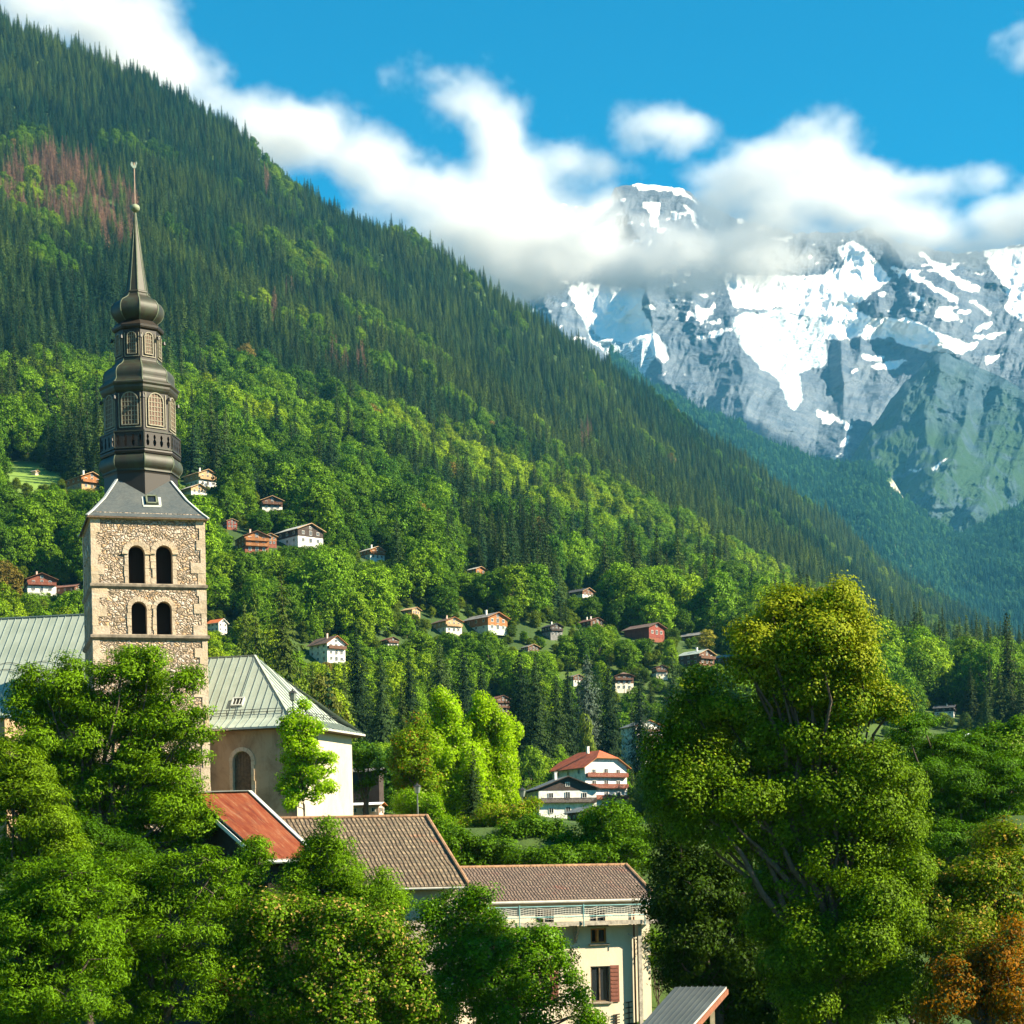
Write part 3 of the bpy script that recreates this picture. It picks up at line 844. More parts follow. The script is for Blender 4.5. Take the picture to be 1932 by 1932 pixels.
def ashlar_mat():
    m = NT('dressed_stone'); co = m.coord('Object')
    n1 = m.noise(co, 1.1, 5, .6); n2 = m.noise(co, 7, 6, .65)
    c = m.ramp(n1, [(.3, (.40, .31, .21)), (.5, (.52, .41, .27)), (.64, (.57, .39, .19)), (.76, (.58, .33, .12))])
    v = m.n('ShaderNodeTexVoronoi'); m.l(m.mapping(co, (1.15, 1.15, 1.7)), v.inputs['Vector']); v.inputs['Scale'].default_value = 1.1
    sp = m.n('ShaderNodeSeparateColor'); m.l(v.outputs['Color'], sp.inputs[0])
    c = m.mix(.55, c, m.ramp(sp.outputs[0], [(0, (.26, .20, .15)), (.3, (.46, .36, .27)), (.6, (.58, .46, .36)), (.85, (.50, .43, .38)), (1, (.56, .34, .16))]))
    c = m.mix(.35, c, m.mix(n2, (.26, .21, .15), (.64, .54, .41)))
    n3 = m.noise(co, 2.6, 8, .75); c = m.mix(m.ramp(n3, [(.55, 0), (.72, .6)]), c, (.20, .155, .105))
    return m.done(c, .9, m.bump(m.math('ADD', n2, n3), .9, .06), spec=.15)
M_ASHLAR = ashlar_mat()
M_CORNICE = plain('weathered_cornice_stone', (.20, .165, .125), .95, .5, 2.2, bump=.7)
def copper(name, brown, green, amt):
    m = NT(name); co = m.coord('Object')
    n = m.noise(m.mapping(co, (1.2, 1.2, .35)), 1.3, 7, .65); f = m.noise(co, 14, 5, .6)
    c = m.mix(m.ramp(n, [(.62 - amt * .5, 0), (.85 - amt * .5, 1)]), brown, green)
    c = m.mix(.35, c, m.mix(f, tuple(.5 * x for x in c_(brown)), tuple(1.5 * x for x in c_(green))))
    return m.done(c, .55, m.bump(f, .25, .02), spec=.4)
def c_(x): return x
M_COP = copper('brown_copper', (.017, .011, .008), (.024, .022, .014), .12)
M_COPG = copper('green_patina_copper', (.024, .015, .010), (.034, .048, .026), .36)
M_COPRIB = plain('pale_patina_edge', (.12, .14, .09), .6, .3, 4)
M_LATT = plain('lantern_lattice_paint', (.24, .22, .155), .6, .3, 6)
M_LPANE = plain('lantern_brown_panel', (.115, .062, .038), .6, .35, 5)
M_DARKIN = plain('interior_darkness', (.006, .005, .005), .95, .3, 3)
M_BLACKW = plain('dark_timber', (.035, .025, .018), .9, .4, 5)
M_SLATE = None
def slate_mat():
    m = NT('slate'); co = m.coord('Object')
    b = m.n('ShaderNodeTexBrick'); m.l(m.mapping(m.coord('UV'), (1, 1, 1)), b.inputs['Vector'])
    b.inputs['Scale'].default_value = 3.2; b.inputs['Color1'].default_value = (.048, .062, .068, 1); b.inputs['Color2'].default_value = (.078, .094, .098, 1)
    b.inputs['Mortar'].default_value = (.04, .05, .055, 1); b.inputs['Mortar Size'].default_value = .025; b.inputs['Row Height'].default_value = .3
    n = m.noise(co, 1.2, 6, .6)
    c = m.mix(m.ramp(n, [(.35, .0), (.75, .6)]), b.outputs[0], (.11, .115, .105))
    return m.done(c, .6, m.bump(b.outputs['Fac'], .4, .02), spec=.3)
M_SLATE = slate_mat()
def zinc_mat(name, c0, c1, stain=(.26, .29, .25)):
    m = NT(name); co = m.coord('Object')
    n = m.noise(m.mapping(co, (1, 1, .25)), .7, 6, .6); f = m.noise(co, 5, 5, .6)
    c = m.mix(m.ramp(n, [(.35, 0), (.68, 1)]), c0, c1)
    c = m.mix(m.ramp(f, [(.55, 0), (.8, .45)]), c, stain)
    return m.done(c, .55, m.bump(n, .1, .02), metal=0.0, spec=.35)
M_ZINC = zinc_mat('grey_green_sheet_roof', (.255, .30, .245), (.35, .395, .33), (.29, .31, .25))
M_ZSEAM = plain('roof_seam', (.19, .235, .215), .6, .2, 4)
M_ZPALE = zinc_mat('pale_sheet_metal', (.36, .38, .35), (.50, .52, .48))
M_SHADESHEET = zinc_mat('shaded_sheet_roof', (.055, .065, .066), (.085, .10, .10), (.05, .055, .05))  # grey sheet metal with the trees' dappled shade put into a darker colour
M_IRON = plain('black_iron', (.03, .03, .03), .5, .3, 6)
def plaster_mat(name, base, stain, dark, amt=.5, scale=.5):
    m = NT(name); co = m.coord('Object')
    n = m.noise(m.mapping(co, (1, 1, .6)), scale, 10, .72, .8); f = m.noise(co, 6, 6, .7)
    st = m.noise(m.mapping(co, (2.2, 2.2, .16)), 1.2, 5, .6)
    c = m.mix(m.ramp(n, [(.44, 0), (.62, amt)]), base, stain)
    c = m.mix(m.ramp(st, [(.55, 0), (.8, amt * .6)]), c, dark)
    c = m.mix(m.ramp(f, [(.6, 0), (.85, .3)]), c, dark)
    return m.done(c, .95, m.bump(f, .35, .03), spec=.1)
M_PLAST_SHADED = plaster_mat('old_shaded_plaster', (.38, .265, .165), (.23, .145, .085), (.17, .125, .085), .9, .45)  # stained church plaster; the choir's shaded side is put into its brown
M_PLAST_CREAM = plaster_mat('sunlit_cream_plaster', (.50, .44, .33), (.42, .34, .24), (.28, .22, .16), .6)  # same plaster on the choir's end wall, sunlight put into the lighter colour
M_PLAST_YEL = plaster_mat('pale_yellow_plaster', (.58, .51, .385), (.48, .39, .28), (.30, .24, .17), .55)
M_PLAST_GREY = plaster_mat('grey_plinth', (.32, .29, .25), (.22, .19, .16), (.15, .13, .11), .7)
M_PLAST_WHITE = plaster_mat('white_plaster', (.74, .73, .69), (.62, .6, .55), (.45, .43, .38), .3)
def tile_mat(name, cols, sx=4.2, sy=3.0, red=.3):
    """rows of interlocking tiles; coordinates in metres up and along the slope"""
    m = NT(name); uv0 = m.coord('UV'); co = m.coord('Object')
    jit = m.n('ShaderNodeTexNoise'); m.l(co, jit.inputs['Vector']); jit.inputs['Scale'].default_value = 1.4; jit.inputs['Detail'].default_value = 4
    js = m.n('ShaderNodeVectorMath', dict(operation='SCALE')); m.l(jit.outputs['Color'], js.inputs[0]); js.inputs['Scale'].default_value = .22
    ja = m.n('ShaderNodeVectorMath', dict(operation='ADD')); m.l(uv0, ja.inputs[0]); m.l(js.outputs[0], ja.inputs[1]); uvc = ja.outputs[0]
    b = m.n('ShaderNodeTexBrick'); m.l(uvc, b.inputs['Vector']); b.inputs['Scale'].default_value = 1.0
    b.inputs['Brick Width'].default_value = 1 / sx; b.inputs['Row Height'].default_value = 1 / sy; b.inputs['Mortar Size'].default_value = .028
    b.inputs['Color1'].default_value = (0, 0, 0, 1); b.inputs['Color2'].default_value = (1, 1, 1, 1); b.inputs['Mortar'].default_value = (.5, .5, .5, 1); b.offset = .5
    n = m.noise(co, .55, 6, .62); f = m.noise(co, 5, 6, .7)
    t = m.math('ADD', m.math('MULTIPLY', b.outputs['Color'], .45), m.math('MULTIPLY', f, .6))
    c = m.ramp(t, [(.1, cols[0]), (.5, cols[1]), (.95, cols[2])])
    c = m.mix(m.ramp(n, [(.58, 0), (.72, red)]), c, cols[3])
    lich = m.noise(co, 2.4, 8, .75)
    c = m.mix(m.ramp(lich, [(.56, 0), (.7, .6)]), c, (.25, .235, .16))
    c = m.mix(m.math('MULTIPLY', b.outputs['Fac'], .75), c, (.035, .028, .022))
    sep = m.n('ShaderNodeSeparateXYZ'); m.l(uvc, sep.inputs[0])
    saw = m.math('FRACT', m.math('MULTIPLY', sep.outputs[1], sy))
    ht = m.math('ADD', m.math('MULTIPLY', m.math('SUBTRACT', 1.0, saw), .6), m.math('MULTIPLY', m.math('SINE', m.math('MULTIPLY', sep.outputs[0], sx * 6.283)), .4))
    return m.done(c, .9, m.bump(ht, 1.0, .07), spec=.2)
M_TILE_BR = tile_mat('old_brown_tiles', ((.075, .055, .038), (.155, .115, .075), (.25, .19, .12), (.30, .115, .055)), 4.0, 3.0, .55)
M_TILE_RD = tile_mat('mossy_red_brown_tiles', ((.07, .055, .042), (.15, .105, .08), (.23, .165, .12), (.25, .085, .06)), 5.0, 4.2, .55)
M_RIDGE = plain('ridge_tile', (.27, .155, .085), .9, .4, 3, bump=.4)
def rust_mat():
    m = NT('rusty_sheet'); uvc = m.coord('UV'); co = m.coord('Object')
    s1 = m.noise(m.mapping(uvc, (2.2, .22, 1)), 1, 6, .65, .3); s2 = m.noise(m.mapping(uvc, (7, .8, 1)), 1, 6, .7); n = m.noise(co, 1.1, 6, .65)
    c = m.ramp(s1, [(.3, (.10, .020, .009)), (.45, (.18, .036, .013)), (.56, (.23, .065, .025)), (.70, (.30, .17, .10)), (.8, (.30, .26, .21))])
    c = m.mix(m.ramp(s2, [(.54, 0), (.70, .65)]), c, (.33, .17, .085))
    c = m.mix(m.ramp(n, [(.3, .7), (.5, 0)]), c, (.15, .04, .022))
    return m.done(c, .75, m.bump(s2, .3, .02), spec=.25)
M_RUST = rust_mat()
M_GUTTER = plain('grey_gutter', (.42, .40, .35), .6, .2, 3)
M_WHITE = plain('white_paint', (.72, .70, .64), .6, .12, 4)
M_PLANKG = plain('weathered_plank', (.30, .27, .22), .9, .4, 5, bump=.4)
M_TEAL = plain('blue_green_tube', (.16, .34, .34), .5, .25, 6)
M_NET = plain('pale_netting', (.62, .58, .50), .8, .15, 3)
M_SHUT = plain('red_brown_shutter', (.16, .055, .035), .7, .25, 4)
M_ORANGE = plain('orange_wood_frame', (.55, .20, .04), .55, .2, 4)
def glass_mat():
    m = NT('window_glass')
    return m.done((.018, .022, .026), .08, None, 0, .6)
M_GLASS = glass_mat()
M_PLANK = plain('oak_planks', (.11, .075, .045), .8, .45, 5, bump=.5)

# ================================================================== BELL TOWER
TD = 153.0
TC = at(268, 974.5, TD)
TX, TY = TC.x, TC.y
TA = R(15.7)
T = empty('bell_tower', 'tall stone bell tower with tiered dark copper lantern and pointed spire', 'bell tower', (TX, TY, 0), TA)
ux_t = Vector((math.cos(TA), math.sin(TA), 0)); nf_t = Vector((math.sin(TA), -math.cos(TA), 0))
HW = 4.08                               # half width
def on_front(px, py, off=HW):
    """(s, z) where the ray through a photo pixel (2048) meets the tower's front plane"""
    u, v = uv(px * 1932 / 2048, py * 1932 / 2048)
    d = Vector((u, 1, v)); p0 = Vector((TX, TY, 0)) + nf_t * off
    t = nf_t.dot(p0) / nf_t.dot(d)
    P = d * t
    return (P - p0).dot(ux_t), P.z
def zt(py): return at(268, py * 1932 / 2048, TD).z
z_top = on_front(300, 1040)[1]; z_c1 = on_front(300, 1173)[1]; z_c2 = on_front(300, 1275)[1]; z_b = 4.6
wins = []
for (xa, xb, ya, yb) in ((258, 289, 1091, 1168), (313, 344, 1091, 1168), (264, 293, 1203, 1271), (314, 343, 1203, 1271)):
    s0, zb_ = on_front(xa, yb); s1, zt_ = on_front(xb, ya)
    wins.append(((s0 + s1) / 2, zb_, s1 - s0, zt_ - zb_))
b = MB()
for k in range(4):
    a = k * math.pi / 2
    O = Vector((math.sin(a), -math.cos(a), 0)) * HW; ux = Vector((math.cos(a), math.sin(a), 0))
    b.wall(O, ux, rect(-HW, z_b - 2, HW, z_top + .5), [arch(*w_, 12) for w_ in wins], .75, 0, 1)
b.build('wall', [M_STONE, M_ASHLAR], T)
b = MB(); b.box((0, 0, (z_b + z_top) / 2), (2 * HW - 1.55, 2 * HW - 1.55, z_top - z_b), 0); b.build('belfry_dark_core', M_DARKIN, T)  # added near-black box: the unlit inside of the belfry as a colour
for k in range(4):                       # the dressed surrounds, one per opening (front and left side are in view)
    if k == 2: continue
    a = k * math.pi / 2
    Mx = Matrix.Rotation(a, 3, 'Z')
    for wi, (cx, z0, w_, h_) in enumerate(wins):
        b = MB(); n = 9; r0 = w_ / 2; tt = .34 if wi < 2 else .28; zs = z0 + h_ - r0
        for sgn in (-1, 1):              # jamb stones, unequal
            zz = z0
            while zz < zs - .05:
                hh = min(random.uniform(.38, .7), zs - zz)
                ww = tt * random.uniform(.8, 1.25)
                b.box((cx + sgn * (r0 + ww / 2), -HW - .005, zz + hh / 2), (ww - .02, .11, hh - .025), 0); zz += hh
        for i in range(n):
            a0, a1 = math.pi * i / n + .012, math.pi * (i + 1) / n - .012
            t2 = tt * random.uniform(1.0, 1.3)
            ring = [(cx + r0 * math.cos(a0), zs + r0 * math.sin(a0)), (cx + (r0 + t2) * math.cos(a0), zs + (r0 + t2) * math.sin(a0)),
                    (cx + (r0 + t2) * math.cos(a1), zs + (r0 + t2) * math.sin(a1)), (cx + r0 * math.cos(a1), zs + r0 * math.sin(a1))]
            f_ = [Vector((x_, -HW - .06, z_)) for x_, z_ in ring]; k_ = [Vector((x_, -HW + .05, z_)) for x_, z_ in ring]
            b.face(f_[::-1] if False else f_, 0)
            for j in range(4): b.face([f_[j], k_[j], k_[(j + 1) % 4], f_[(j + 1) % 4]], 0)
        if wi < 2:
            for sgn in (-1, 1): b.box((cx + sgn * (r0 + tt / 2 + .06), -HW - .03, zs - .02), (tt + .1, .22, .10), 1)
        b.V = [Mx @ v_ for v_ in b.V]
        if wi < 2:                       # the impost band must not cross the opening
            pass
        b.build('belfry_arch', [M_ASHLAR, M_ASHLAR], T)
for (zc, hh, pr, nm) in ((z_c1, .42, .16, 'string_course'), (z_c2, .46, .22, 'string_course'), (z_top + .18, .36, .1, 'cornice')):
    b = MB(); b.lathe([(zc - hh / 2, (HW + .02) * 2 ** .5), (zc - hh * .1, (HW + pr) * 2 ** .5), (zc + hh * .3, (HW + pr) * 2 ** .5), (zc + hh / 2, (HW + .02) * 2 ** .5)], 4, R(45), 0)
    b.build(nm, M_CORNICE if nm != 'cornice' else M_ASHLAR, T)
for sx in (-1, 1):
    for sy in (-1, 1):                   # corner stones
        if (sx, sy) == (1, 1): continue
        alt = 0
        for za_, zb__ in ((z_b - 1.5, z_c2 - .22), (z_c2 + .22, z_c1 - .2), (z_c1 + .2, z_top)):
            b = MB(); zz = za_
            while zz < zb__ - .05:
                hh = random.uniform(.55, .95); hh = hh if zb__ - zz - hh > .4 else zb__ - zz
                la, lb = (random.uniform(.5, 1.25), random.uniform(.3, .6)) if alt else (random.uniform(.3, .6), random.uniform(.5, 1.25))
                e_ = .03 + random.random() * .03
                b.box((sx * (HW + e_ - la / 2), sy * (HW + e_ - lb / 2), zz + hh / 2), (la, lb, hh), 0)
                zz += hh; alt = 1 - alt
            b.build('quoin', M_ASHLAR, T, weld=False)

# roof of the tower: slate pyramid with a slight flare, hips covered in pale copper
ze = on_front(300, 1034, HW + .30)[1]; zr = zt(962) ; EW = HW + .30; RW = 2.75 * .7071 * 1.02
zr = q(288, 962, 151).z
lev = [(ze, EW), (ze + .50, EW - .50), (ze + (zr - ze) * .5, EW - (EW - RW) * .58), (zr + .05, RW), (zr + .9, RW * .55)]
b = MB()
for k in range(4):
    a = k * math.pi / 2; Mx = Matrix.Rotation(a, 3, 'Z'); acc = 0
    for (za, wa), (zb2, wb) in zip(lev[:-1], lev[1:]):
        ln = math.hypot(zb2 - za, wa - wb)
        b.face([Mx @ Vector((-wa, -wa, za)), Mx @ Vector((wa, -wa, za)), Mx @ Vector((wb, -wb, zb2)), Mx @ Vector((-wb, -wb, zb2))], 0,
               [(-wa, acc), (wa, acc), (wb, acc + ln), (-wb, acc + ln)]); acc += ln
b.face([(-EW, -EW, ze - .02), (-EW, EW, ze - .02), (EW, EW, ze - .02), (EW, -EW, ze - .02)], 1)
b.box((0, -EW + .02, ze - .07), (2 * EW, .05, .12), 1); b.box((-EW + .02, 0, ze - .07), (.05, 2 * EW - .1, .12), 1)
roof_t = b.build('roof', [M_SLATE, M_PLANK], T)
for sx, sy in ((-1, -1), (1, -1), (1, 1), (-1, 1)):
    b = MB()
    for (za, wa), (zb2, wb) in zip(lev[:3], lev[1:4]):
        b.bar((sx * wa, sy * wa, za + .02), (sx * wb, sy * wb, zb2 + .02), .22, .08, 0)
    b.build('hip_flashing', M_ZPALE, roof_t)
sx_, sz_ = on_front(304, 1000, HW - .6)
slope = math.atan2(lev[2][0] - lev[1][0], lev[1][1] - lev[2][1])
tt_ = (sz_ - lev[1][0]) / (lev[2][0] - lev[1][0]); yy_ = -(lev[1][1] + (lev[2][1] - lev[1][1]) * tt_)
b = MB(); Mx = Matrix.Rotation(slope, 3, 'X')
for (dx, dz, wx, wz) in ((-.36, 0, .12, .95), (.36, 0, .12, .95), (0, .42, .84, .12), (0, -.42, .84, .12)):
    c0 = Mx @ Vector((dx, dz, .10)); b.box((sx_ + c0.x, yy_ + c0.y, sz_ + c0.z), (wx, wz, .22), 0, M=Mx)
for (dx, dz, wx, wz) in ((0, -.62, 1.3, .22), (.6, 0, .2, 1.2), (-.6, 0, .16, 1.1)):
    c0 = Mx @ Vector((dx, dz, .015)); b.box((sx_ + c0.x, yy_ + c0.y, sz_ + c0.z), (wx, wz, .05), 1, M=Mx)
c0 = Mx @ Vector((0, 0, .08)); b.box((sx_ + c0.x, yy_ + c0.y, sz_ + c0.z), (.64, .74, .06), 2, M=Mx)
b.build('skylight', [M_COPRIB, M_ZPALE, M_GLASS], roof_t)

# octagonal copper tiers; a corner points at each face of the tower
PXM = TD / 4096.0                        # metres per 2048-pixel at the tower's axis
A8 = R(-90)
def prof(pts):
    P = [(zt(y_), w_ * PXM) for y_, w_ in pts]
    if len(P) < 8: return P
    out = []
    for i in range(len(P) - 1):              # rounded profile through the measured points
        p0, p1, p2, p3 = P[max(i - 1, 0)], P[i], P[i + 1], P[min(i + 2, len(P) - 1)]
        for k in range(3):
            t = k / 3; f = lambda a, b, c, d: .5 * (2 * b + (c - a) * t + (2 * a - 5 * b + 4 * c - d) * t * t + (3 * b - a - 3 * c + d) * t ** 3)
            out.append((f(p0[0], p1[0], p2[0], p3[0]), f(p0[1], p1[1], p2[1], p3[1])))
    return out + [P[-1]]
def tier(name, pts, mat, parent, rib=True, ribw=.09):
    b = MB(); pr = prof(pts); b.lathe(pr, 8, A8, 0)
    if rib:
        for k in range(8):
            ca, sa = math.cos(A8 + k * math.pi / 4), math.sin(A8 + k * math.pi / 4)
            for (za, ra), (zb2, rb) in zip(pr[:-1], pr[1:]):
                if abs(za - zb2) < .03 and abs(ra - rb) < .03: continue
                b.bar((ca * ra, sa * ra, za), (ca * rb, sa * rb, zb2), ribw, ribw * .5, 1, up=(ca, sa, .3))
    return b.build(name, [mat, M_COPRIB], parent)
tier('lantern_skirt', [(1022, 73), (960, 73), (957, 74), (953, 75)], M_COP, T, False)
tier('lantern_base_bulge', [(955, 77), (951, 76), (946, 80), (940, 82.5), (933, 82.5), (926, 80), (920, 75), (914, 72)], M_COPG, T, True, .07)
tier('gallery_floor', [(921, 79), (917, 80.5), (914, 80), (911, 76)], M_COP, T, False)
low = tier('lower_lantern', [(915, 71), (797, 71)], M_COP, T, False)
tier('lantern_cornice', [(799, 72), (795, 75), (790, 77), (786, 77), (782, 80), (779, 80), (777, 76)], M_COPG, T, False)
tier('bell_roof', [(780, 79), (775, 73), (768, 70), (758, 70.5), (750, 68), (743, 61), (737, 52), (731, 47), (727, 46.5)], M_COPG, T, True, .08)
up_ = tier('upper_lantern', [(730, 46), (664, 46)], M_COP, T, False)
tier('lantern_cornice', [(669, 46), (667, 50), (664, 51.5), (660, 52), (657, 48), (650, 40), (647, 36)], M_COP, T, False)
tier('onion_dome', [(650, 36), (645, 42), (638, 48.5), (630, 52), (622, 52.5), (615, 50.5), (608, 45), (602, 35), (597, 28), (591, 25)], M_COPG, T, True, .08)
tier('spire_collar', [(592, 25), (589, 26), (587, 25.5), (585, 22)], M_COPG, T, False)
tier('spire', [(587, 22), (540, 15.5), (490, 9.3), (425, 1.4)], M_COPG, T, True, .07)
b = MB(); b.lathe([(zt(424) + math.cos(math.pi * (1 - i / 10)) * .30 + .3, max(.02, math.sin(math.pi * i / 10) * .36)) for i in range(11)], 16, 0, 0)
b.build('finial_ball', plain('verdigris_ball', (.22, .25, .16), .5, .3, 4), T)
b = MB(); b.tube((0, 0, zt(412)), (0, 0, zt(325)), .045, 6); b.build('finial_rod', plain('rod_metal', (.30, .22, .16), .5, .3, 4), T)
# weathercock: body, raised tail, head with comb, as one thick outline
zc = zt(335)
ol = [(-.62, .72), (-.68, .45), (-.55, .15), (-.25, -.12), (.10, -.15), (.36, .05), (.42, .45), (.50, .62), (.62, .60), (.50, .78), (.48, .92), (.36, .98), (.28, .80), (.22, .48), (.05, .28), (-.15, .30), (-.22, .55), (-.35, .82), (-.50, .86)]
b = MB(); wa = R(10)
def wp(p, o_): return Vector((math.cos(wa) * p[0] * .40 - math.sin(wa) * o_, math.sin(wa) * p[0] * .40 + math.cos(wa) * o_, zc + p[1] * .48))
tri = tessellate_polygon([[Vector((p[0], p[1], 0)) for p in ol]])
for t_ in tri:
    b.face([wp(ol[i], -.05) for i in t_]); b.face([wp(ol[i], .05) for i in t_[::-1]])
for i in range(len(ol)):
    j = (i + 1) % len(ol); b.face([wp(ol[i], -.05), wp(ol[i], .05), wp(ol[j], .05), wp(ol[j], -.05)])
cock = b.build('weathercock', plain('pale_verdigris', (.16, .21, .18), .6, .3, 5), T)
# gallery with cut-out panels
b = MB(); Rg = 79 * PXM; zg0, zg1 = zt(911), zt(878)
for k in range(8):
    a0, a1 = A8 + k * math.pi / 4, A8 + (k + 1) * math.pi / 4
    P0 = Vector((math.cos(a0) * Rg, math.sin(a0) * Rg, 0)); P1 = Vector((math.cos(a1) * Rg, math.sin(a1) * Rg, 0))
    L_ = (P1 - P0).length; mid = (P0 + P1) / 2; H_ = zg1 - zg0
    holes = []
    for i in range(4):
        c0 = -L_ / 2 + L_ * (i + .5) / 4 + (.0)
        h_ = [(c0 - .05, .14), (c0 + .05, .14), (c0 + .12, .30), (c0 + .13, .46), (c0 + .05, .58), (c0 + .10, .76), (c0 + .04, .92), (c0 - .04, .92), (c0 - .10, .76), (c0 - .05, .58), (c0 - .13, .46), (c0 - .12, .30)]
        holes.append([(x_, zg0 + z_ * H_ / 1.15) for x_, z_ in h_])
    b.wall(mid, P1 - P0, rect(-L_ / 2, zg0, L_ / 2, zg1), holes, .06, 0, 0)
    b.bar(P0 + Vector((0, 0, zg1)), P1 + Vector((0, 0, zg1)), .12, .10, 1); b.bar(P0 + Vector((0, 0, zg0)), P1 + Vector((0, 0, zg0)), .14, .08, 1)
    b.bar(P0 + Vector((0, 0, zg0)), P0 + Vector((0, 0, zg1)), .09, .09, 1, up=(1, 0, 0))
b.build('gallery_balustrade', [M_COP, M_COPG], T)
def lantern_windows(parent, Rl, z0, z1, ww, nx, nz, bar):
    for k in range(8):
        a0, a1 = A8 + k * math.pi / 4, A8 + (k + 1) * math.pi / 4; am = (a0 + a1) / 2
        nrm = Vector((math.cos(am), math.sin(am), 0)); tx = Vector((-nrm.y, nrm.x, 0)); ap = Rl * math.cos(math.pi / 8)
        P = lambda s_, z_, o_: nrm * (ap + o_) + tx * s_ + Vector((0, 0, z_))
        b = MB(); hw = ww / 2; zs = z1 - hw; n = 8
        outl = [(-hw, z0), (-hw, zs)] + [(-hw * math.cos(math.pi * i / n), zs + hw * math.sin(math.pi * i / n)) for i in range(1, n)] + [(hw, zs), (hw, z0)]
        for p0, p1 in zip(outl, outl[1:] + outl[:1]): b.bar(P(*p0, .05), P(*p1, .05), bar * 1.6, .10, 0, up=nrm)
        ed = hw + .2
        for sg in (-1, 1): b.bar(P(sg * ed, z0 - .18, .03), P(sg * ed, z1 - .05, .03), bar * 1.3, .06, 0, up=nrm)
        b.bar(P(-ed, z0 - .18, .03), P(ed, z0 - .18, .03), bar * 1.6, .07, 0, up=nrm)
        for i in range(1, nx):
            s_ = -hw + ww * i / nx; zt_ = zs + math.sqrt(max(0, hw * hw - s_ * s_)); b.bar(P(s_, z0, .03), P(s_, zt_, .03), bar, .04, 0, up=nrm)
        for j in range(1, nz):
            z_ = z0 + (z1 - z0) * j / nz; hs_ = hw if z_ < zs else math.sqrt(max(0, hw * hw - (z_ - zs) ** 2)); b.bar(P(-hs_, z_, .03), P(hs_, z_, .03), bar, .04, 0, up=nrm)
        wn = b.build('lantern_window', M_LATT, parent)
        b = MB(); b.face([P(*p, .012) for p in outl[::-1]]); b.build('lattice_panel', M_LPANE, wn) if False else None
        b2 = MB(); b2.face([P(*p, .012) for p in outl[::-1]]); pn = b2.build('pane', M_LPANE, wn)
lantern_windows(T, 71 * PXM, zt(864), zt(800), 1.22, 5, 7, .045)
lantern_windows(T, 46 * PXM, zt(718), zt(675), .66, 4, 6, .035)
# small lamps at the corners of the lanterns
for Rl, yy in ((73, 809), (48, 684)):
    for k in range(8):
        if k % 2 == 0 or True:
            a0 = A8 + k * math.pi / 4; c0 = Vector((math.cos(a0), math.sin(a0), 0))
            b = MB(); p = c0 * (Rl * PXM + .13) + Vector((0, 0, zt(yy)))
            b.tube(p - Vector((0, 0, .14)), p + Vector((0, 0, .10)), .13, 8, 0, .08); b.bar(c0 * (Rl * PXM - .1) + Vector((0, 0, zt(yy) + .05)), p + Vector((0, 0, .05)), .06, .06, 0)
            b.build('corner_lamp', M_IRON, T)
# ================================================================== CHURCH (nave to the left of the tower, choir to the right)
CH = empty('church', 'church nave and choir under grey green sheet metal roofs beside the stone tower', 'church', (0, 0, 0))
Q3 = lambda x_, y_, d_: at(x_, y_, d_)
E1 = Q3(401, 1374.5, 152.2); E2 = Q3(569, 1367, 150.5); E3 = Q3(689, 1386, 160.5); AP = Q3(481, 1237.7, 158.0); RB = Q3(394, 1240.5, 158.8)
ze_c = (E1.z + E2.z + E3.z) / 3
for p in (E1, E2, E3): p.z = ze_c
zr_c = (AP.z + RB.z) / 2; AP.z = zr_c; RB.z = zr_c
dA = (E1 - E2).normalized()
E0 = E1 + dA * 5.0; RB = AP + Vector((dA.x, dA.y, 0)) * 9.5
dB = (E3 - E2).normalized()
E4 = E3 + dA * 6.0 + dB * 5.0; E5 = E4 + dA * 6
def seam_roof(mb, a, b_, tops, rise_pts, step, rib=True, gx=(0, .24, 1), gz=(0, .13, 1)):
    """a->b_: eave; tops: top line running from above a to above b_; curved in section by g"""
    e = (b_ - a); e.z = 0; L_ = e.length; e.normalize(); nn = Vector((-e.y, e.x, 0))
    if (tops[0] - a).dot(nn) < 0: nn = -nn
    Hx = max((t - a).dot(nn) for t in tops); Hz = max(t.z for t in tops) - a.z
    ss = sorted(set([0.0, L_] + [min(max((t - a).dot(e), 0), L_) for t in tops] + [i * step for i in range(1, int(L_ / step) + 1)]))
    def top(s_):
        pr = [((t - a).dot(e), (t - a).dot(nn)) for t in tops]
        for (s0, h0), (s1, h1) in zip(pr[:-1], pr[1:]):
            if min(s0, s1) - 1e-4 <= s_ <= max(s0, s1) + 1e-4 and abs(s1 - s0) > 1e-5:
                return h0 + (h1 - h0) * (s_ - s0) / (s1 - s0)
        return pr[0][1] if abs(s_ - pr[0][0]) < abs(s_ - pr[-1][0]) else pr[-1][1]
    def pt(s_, h): 
        x_ = h / Hx
        return a + e * s_ + nn * h + Vector((0, 0, float(np.interp(x_, gx, gz)) * Hz))
    hs = [g * Hx for g in gx]
    cols = []
    for s_ in ss:
        t = max(top(s_), 0.0); cols.append([pt(s_, min(h, t)) for h in hs])
    for c0, c1 in zip(cols[:-1], cols[1:]):
        for i in range(len(hs) - 1):
            f = [c0[i], c1[i], c1[i + 1], c0[i + 1]]
            f2 = [p for k, p in enumerate(f) if (p - f[k - 1]).length > 1e-3]
            if len(f2) > 2: mb.face(f2, 0)
    if rib:
        for s_, c in zip(ss[1:-1], cols[1:-1]):
            for p0, p1 in zip(c[:-1], c[1:]):
                mb.bar(p0, p1, .045, .10, 1, up=nn.cross(e) if nn.cross(e).z > 0 else e.cross(nn))
    return pt
mb = MB()
ptA = seam_roof(mb, E0, E2, [RB, AP, E2], None, .62)
ptB = seam_roof(mb, E2, E3, [E2, AP, E3], None, .52)
seam_roof(mb, E3, E4, [E3, AP, E4], None, 2, False)
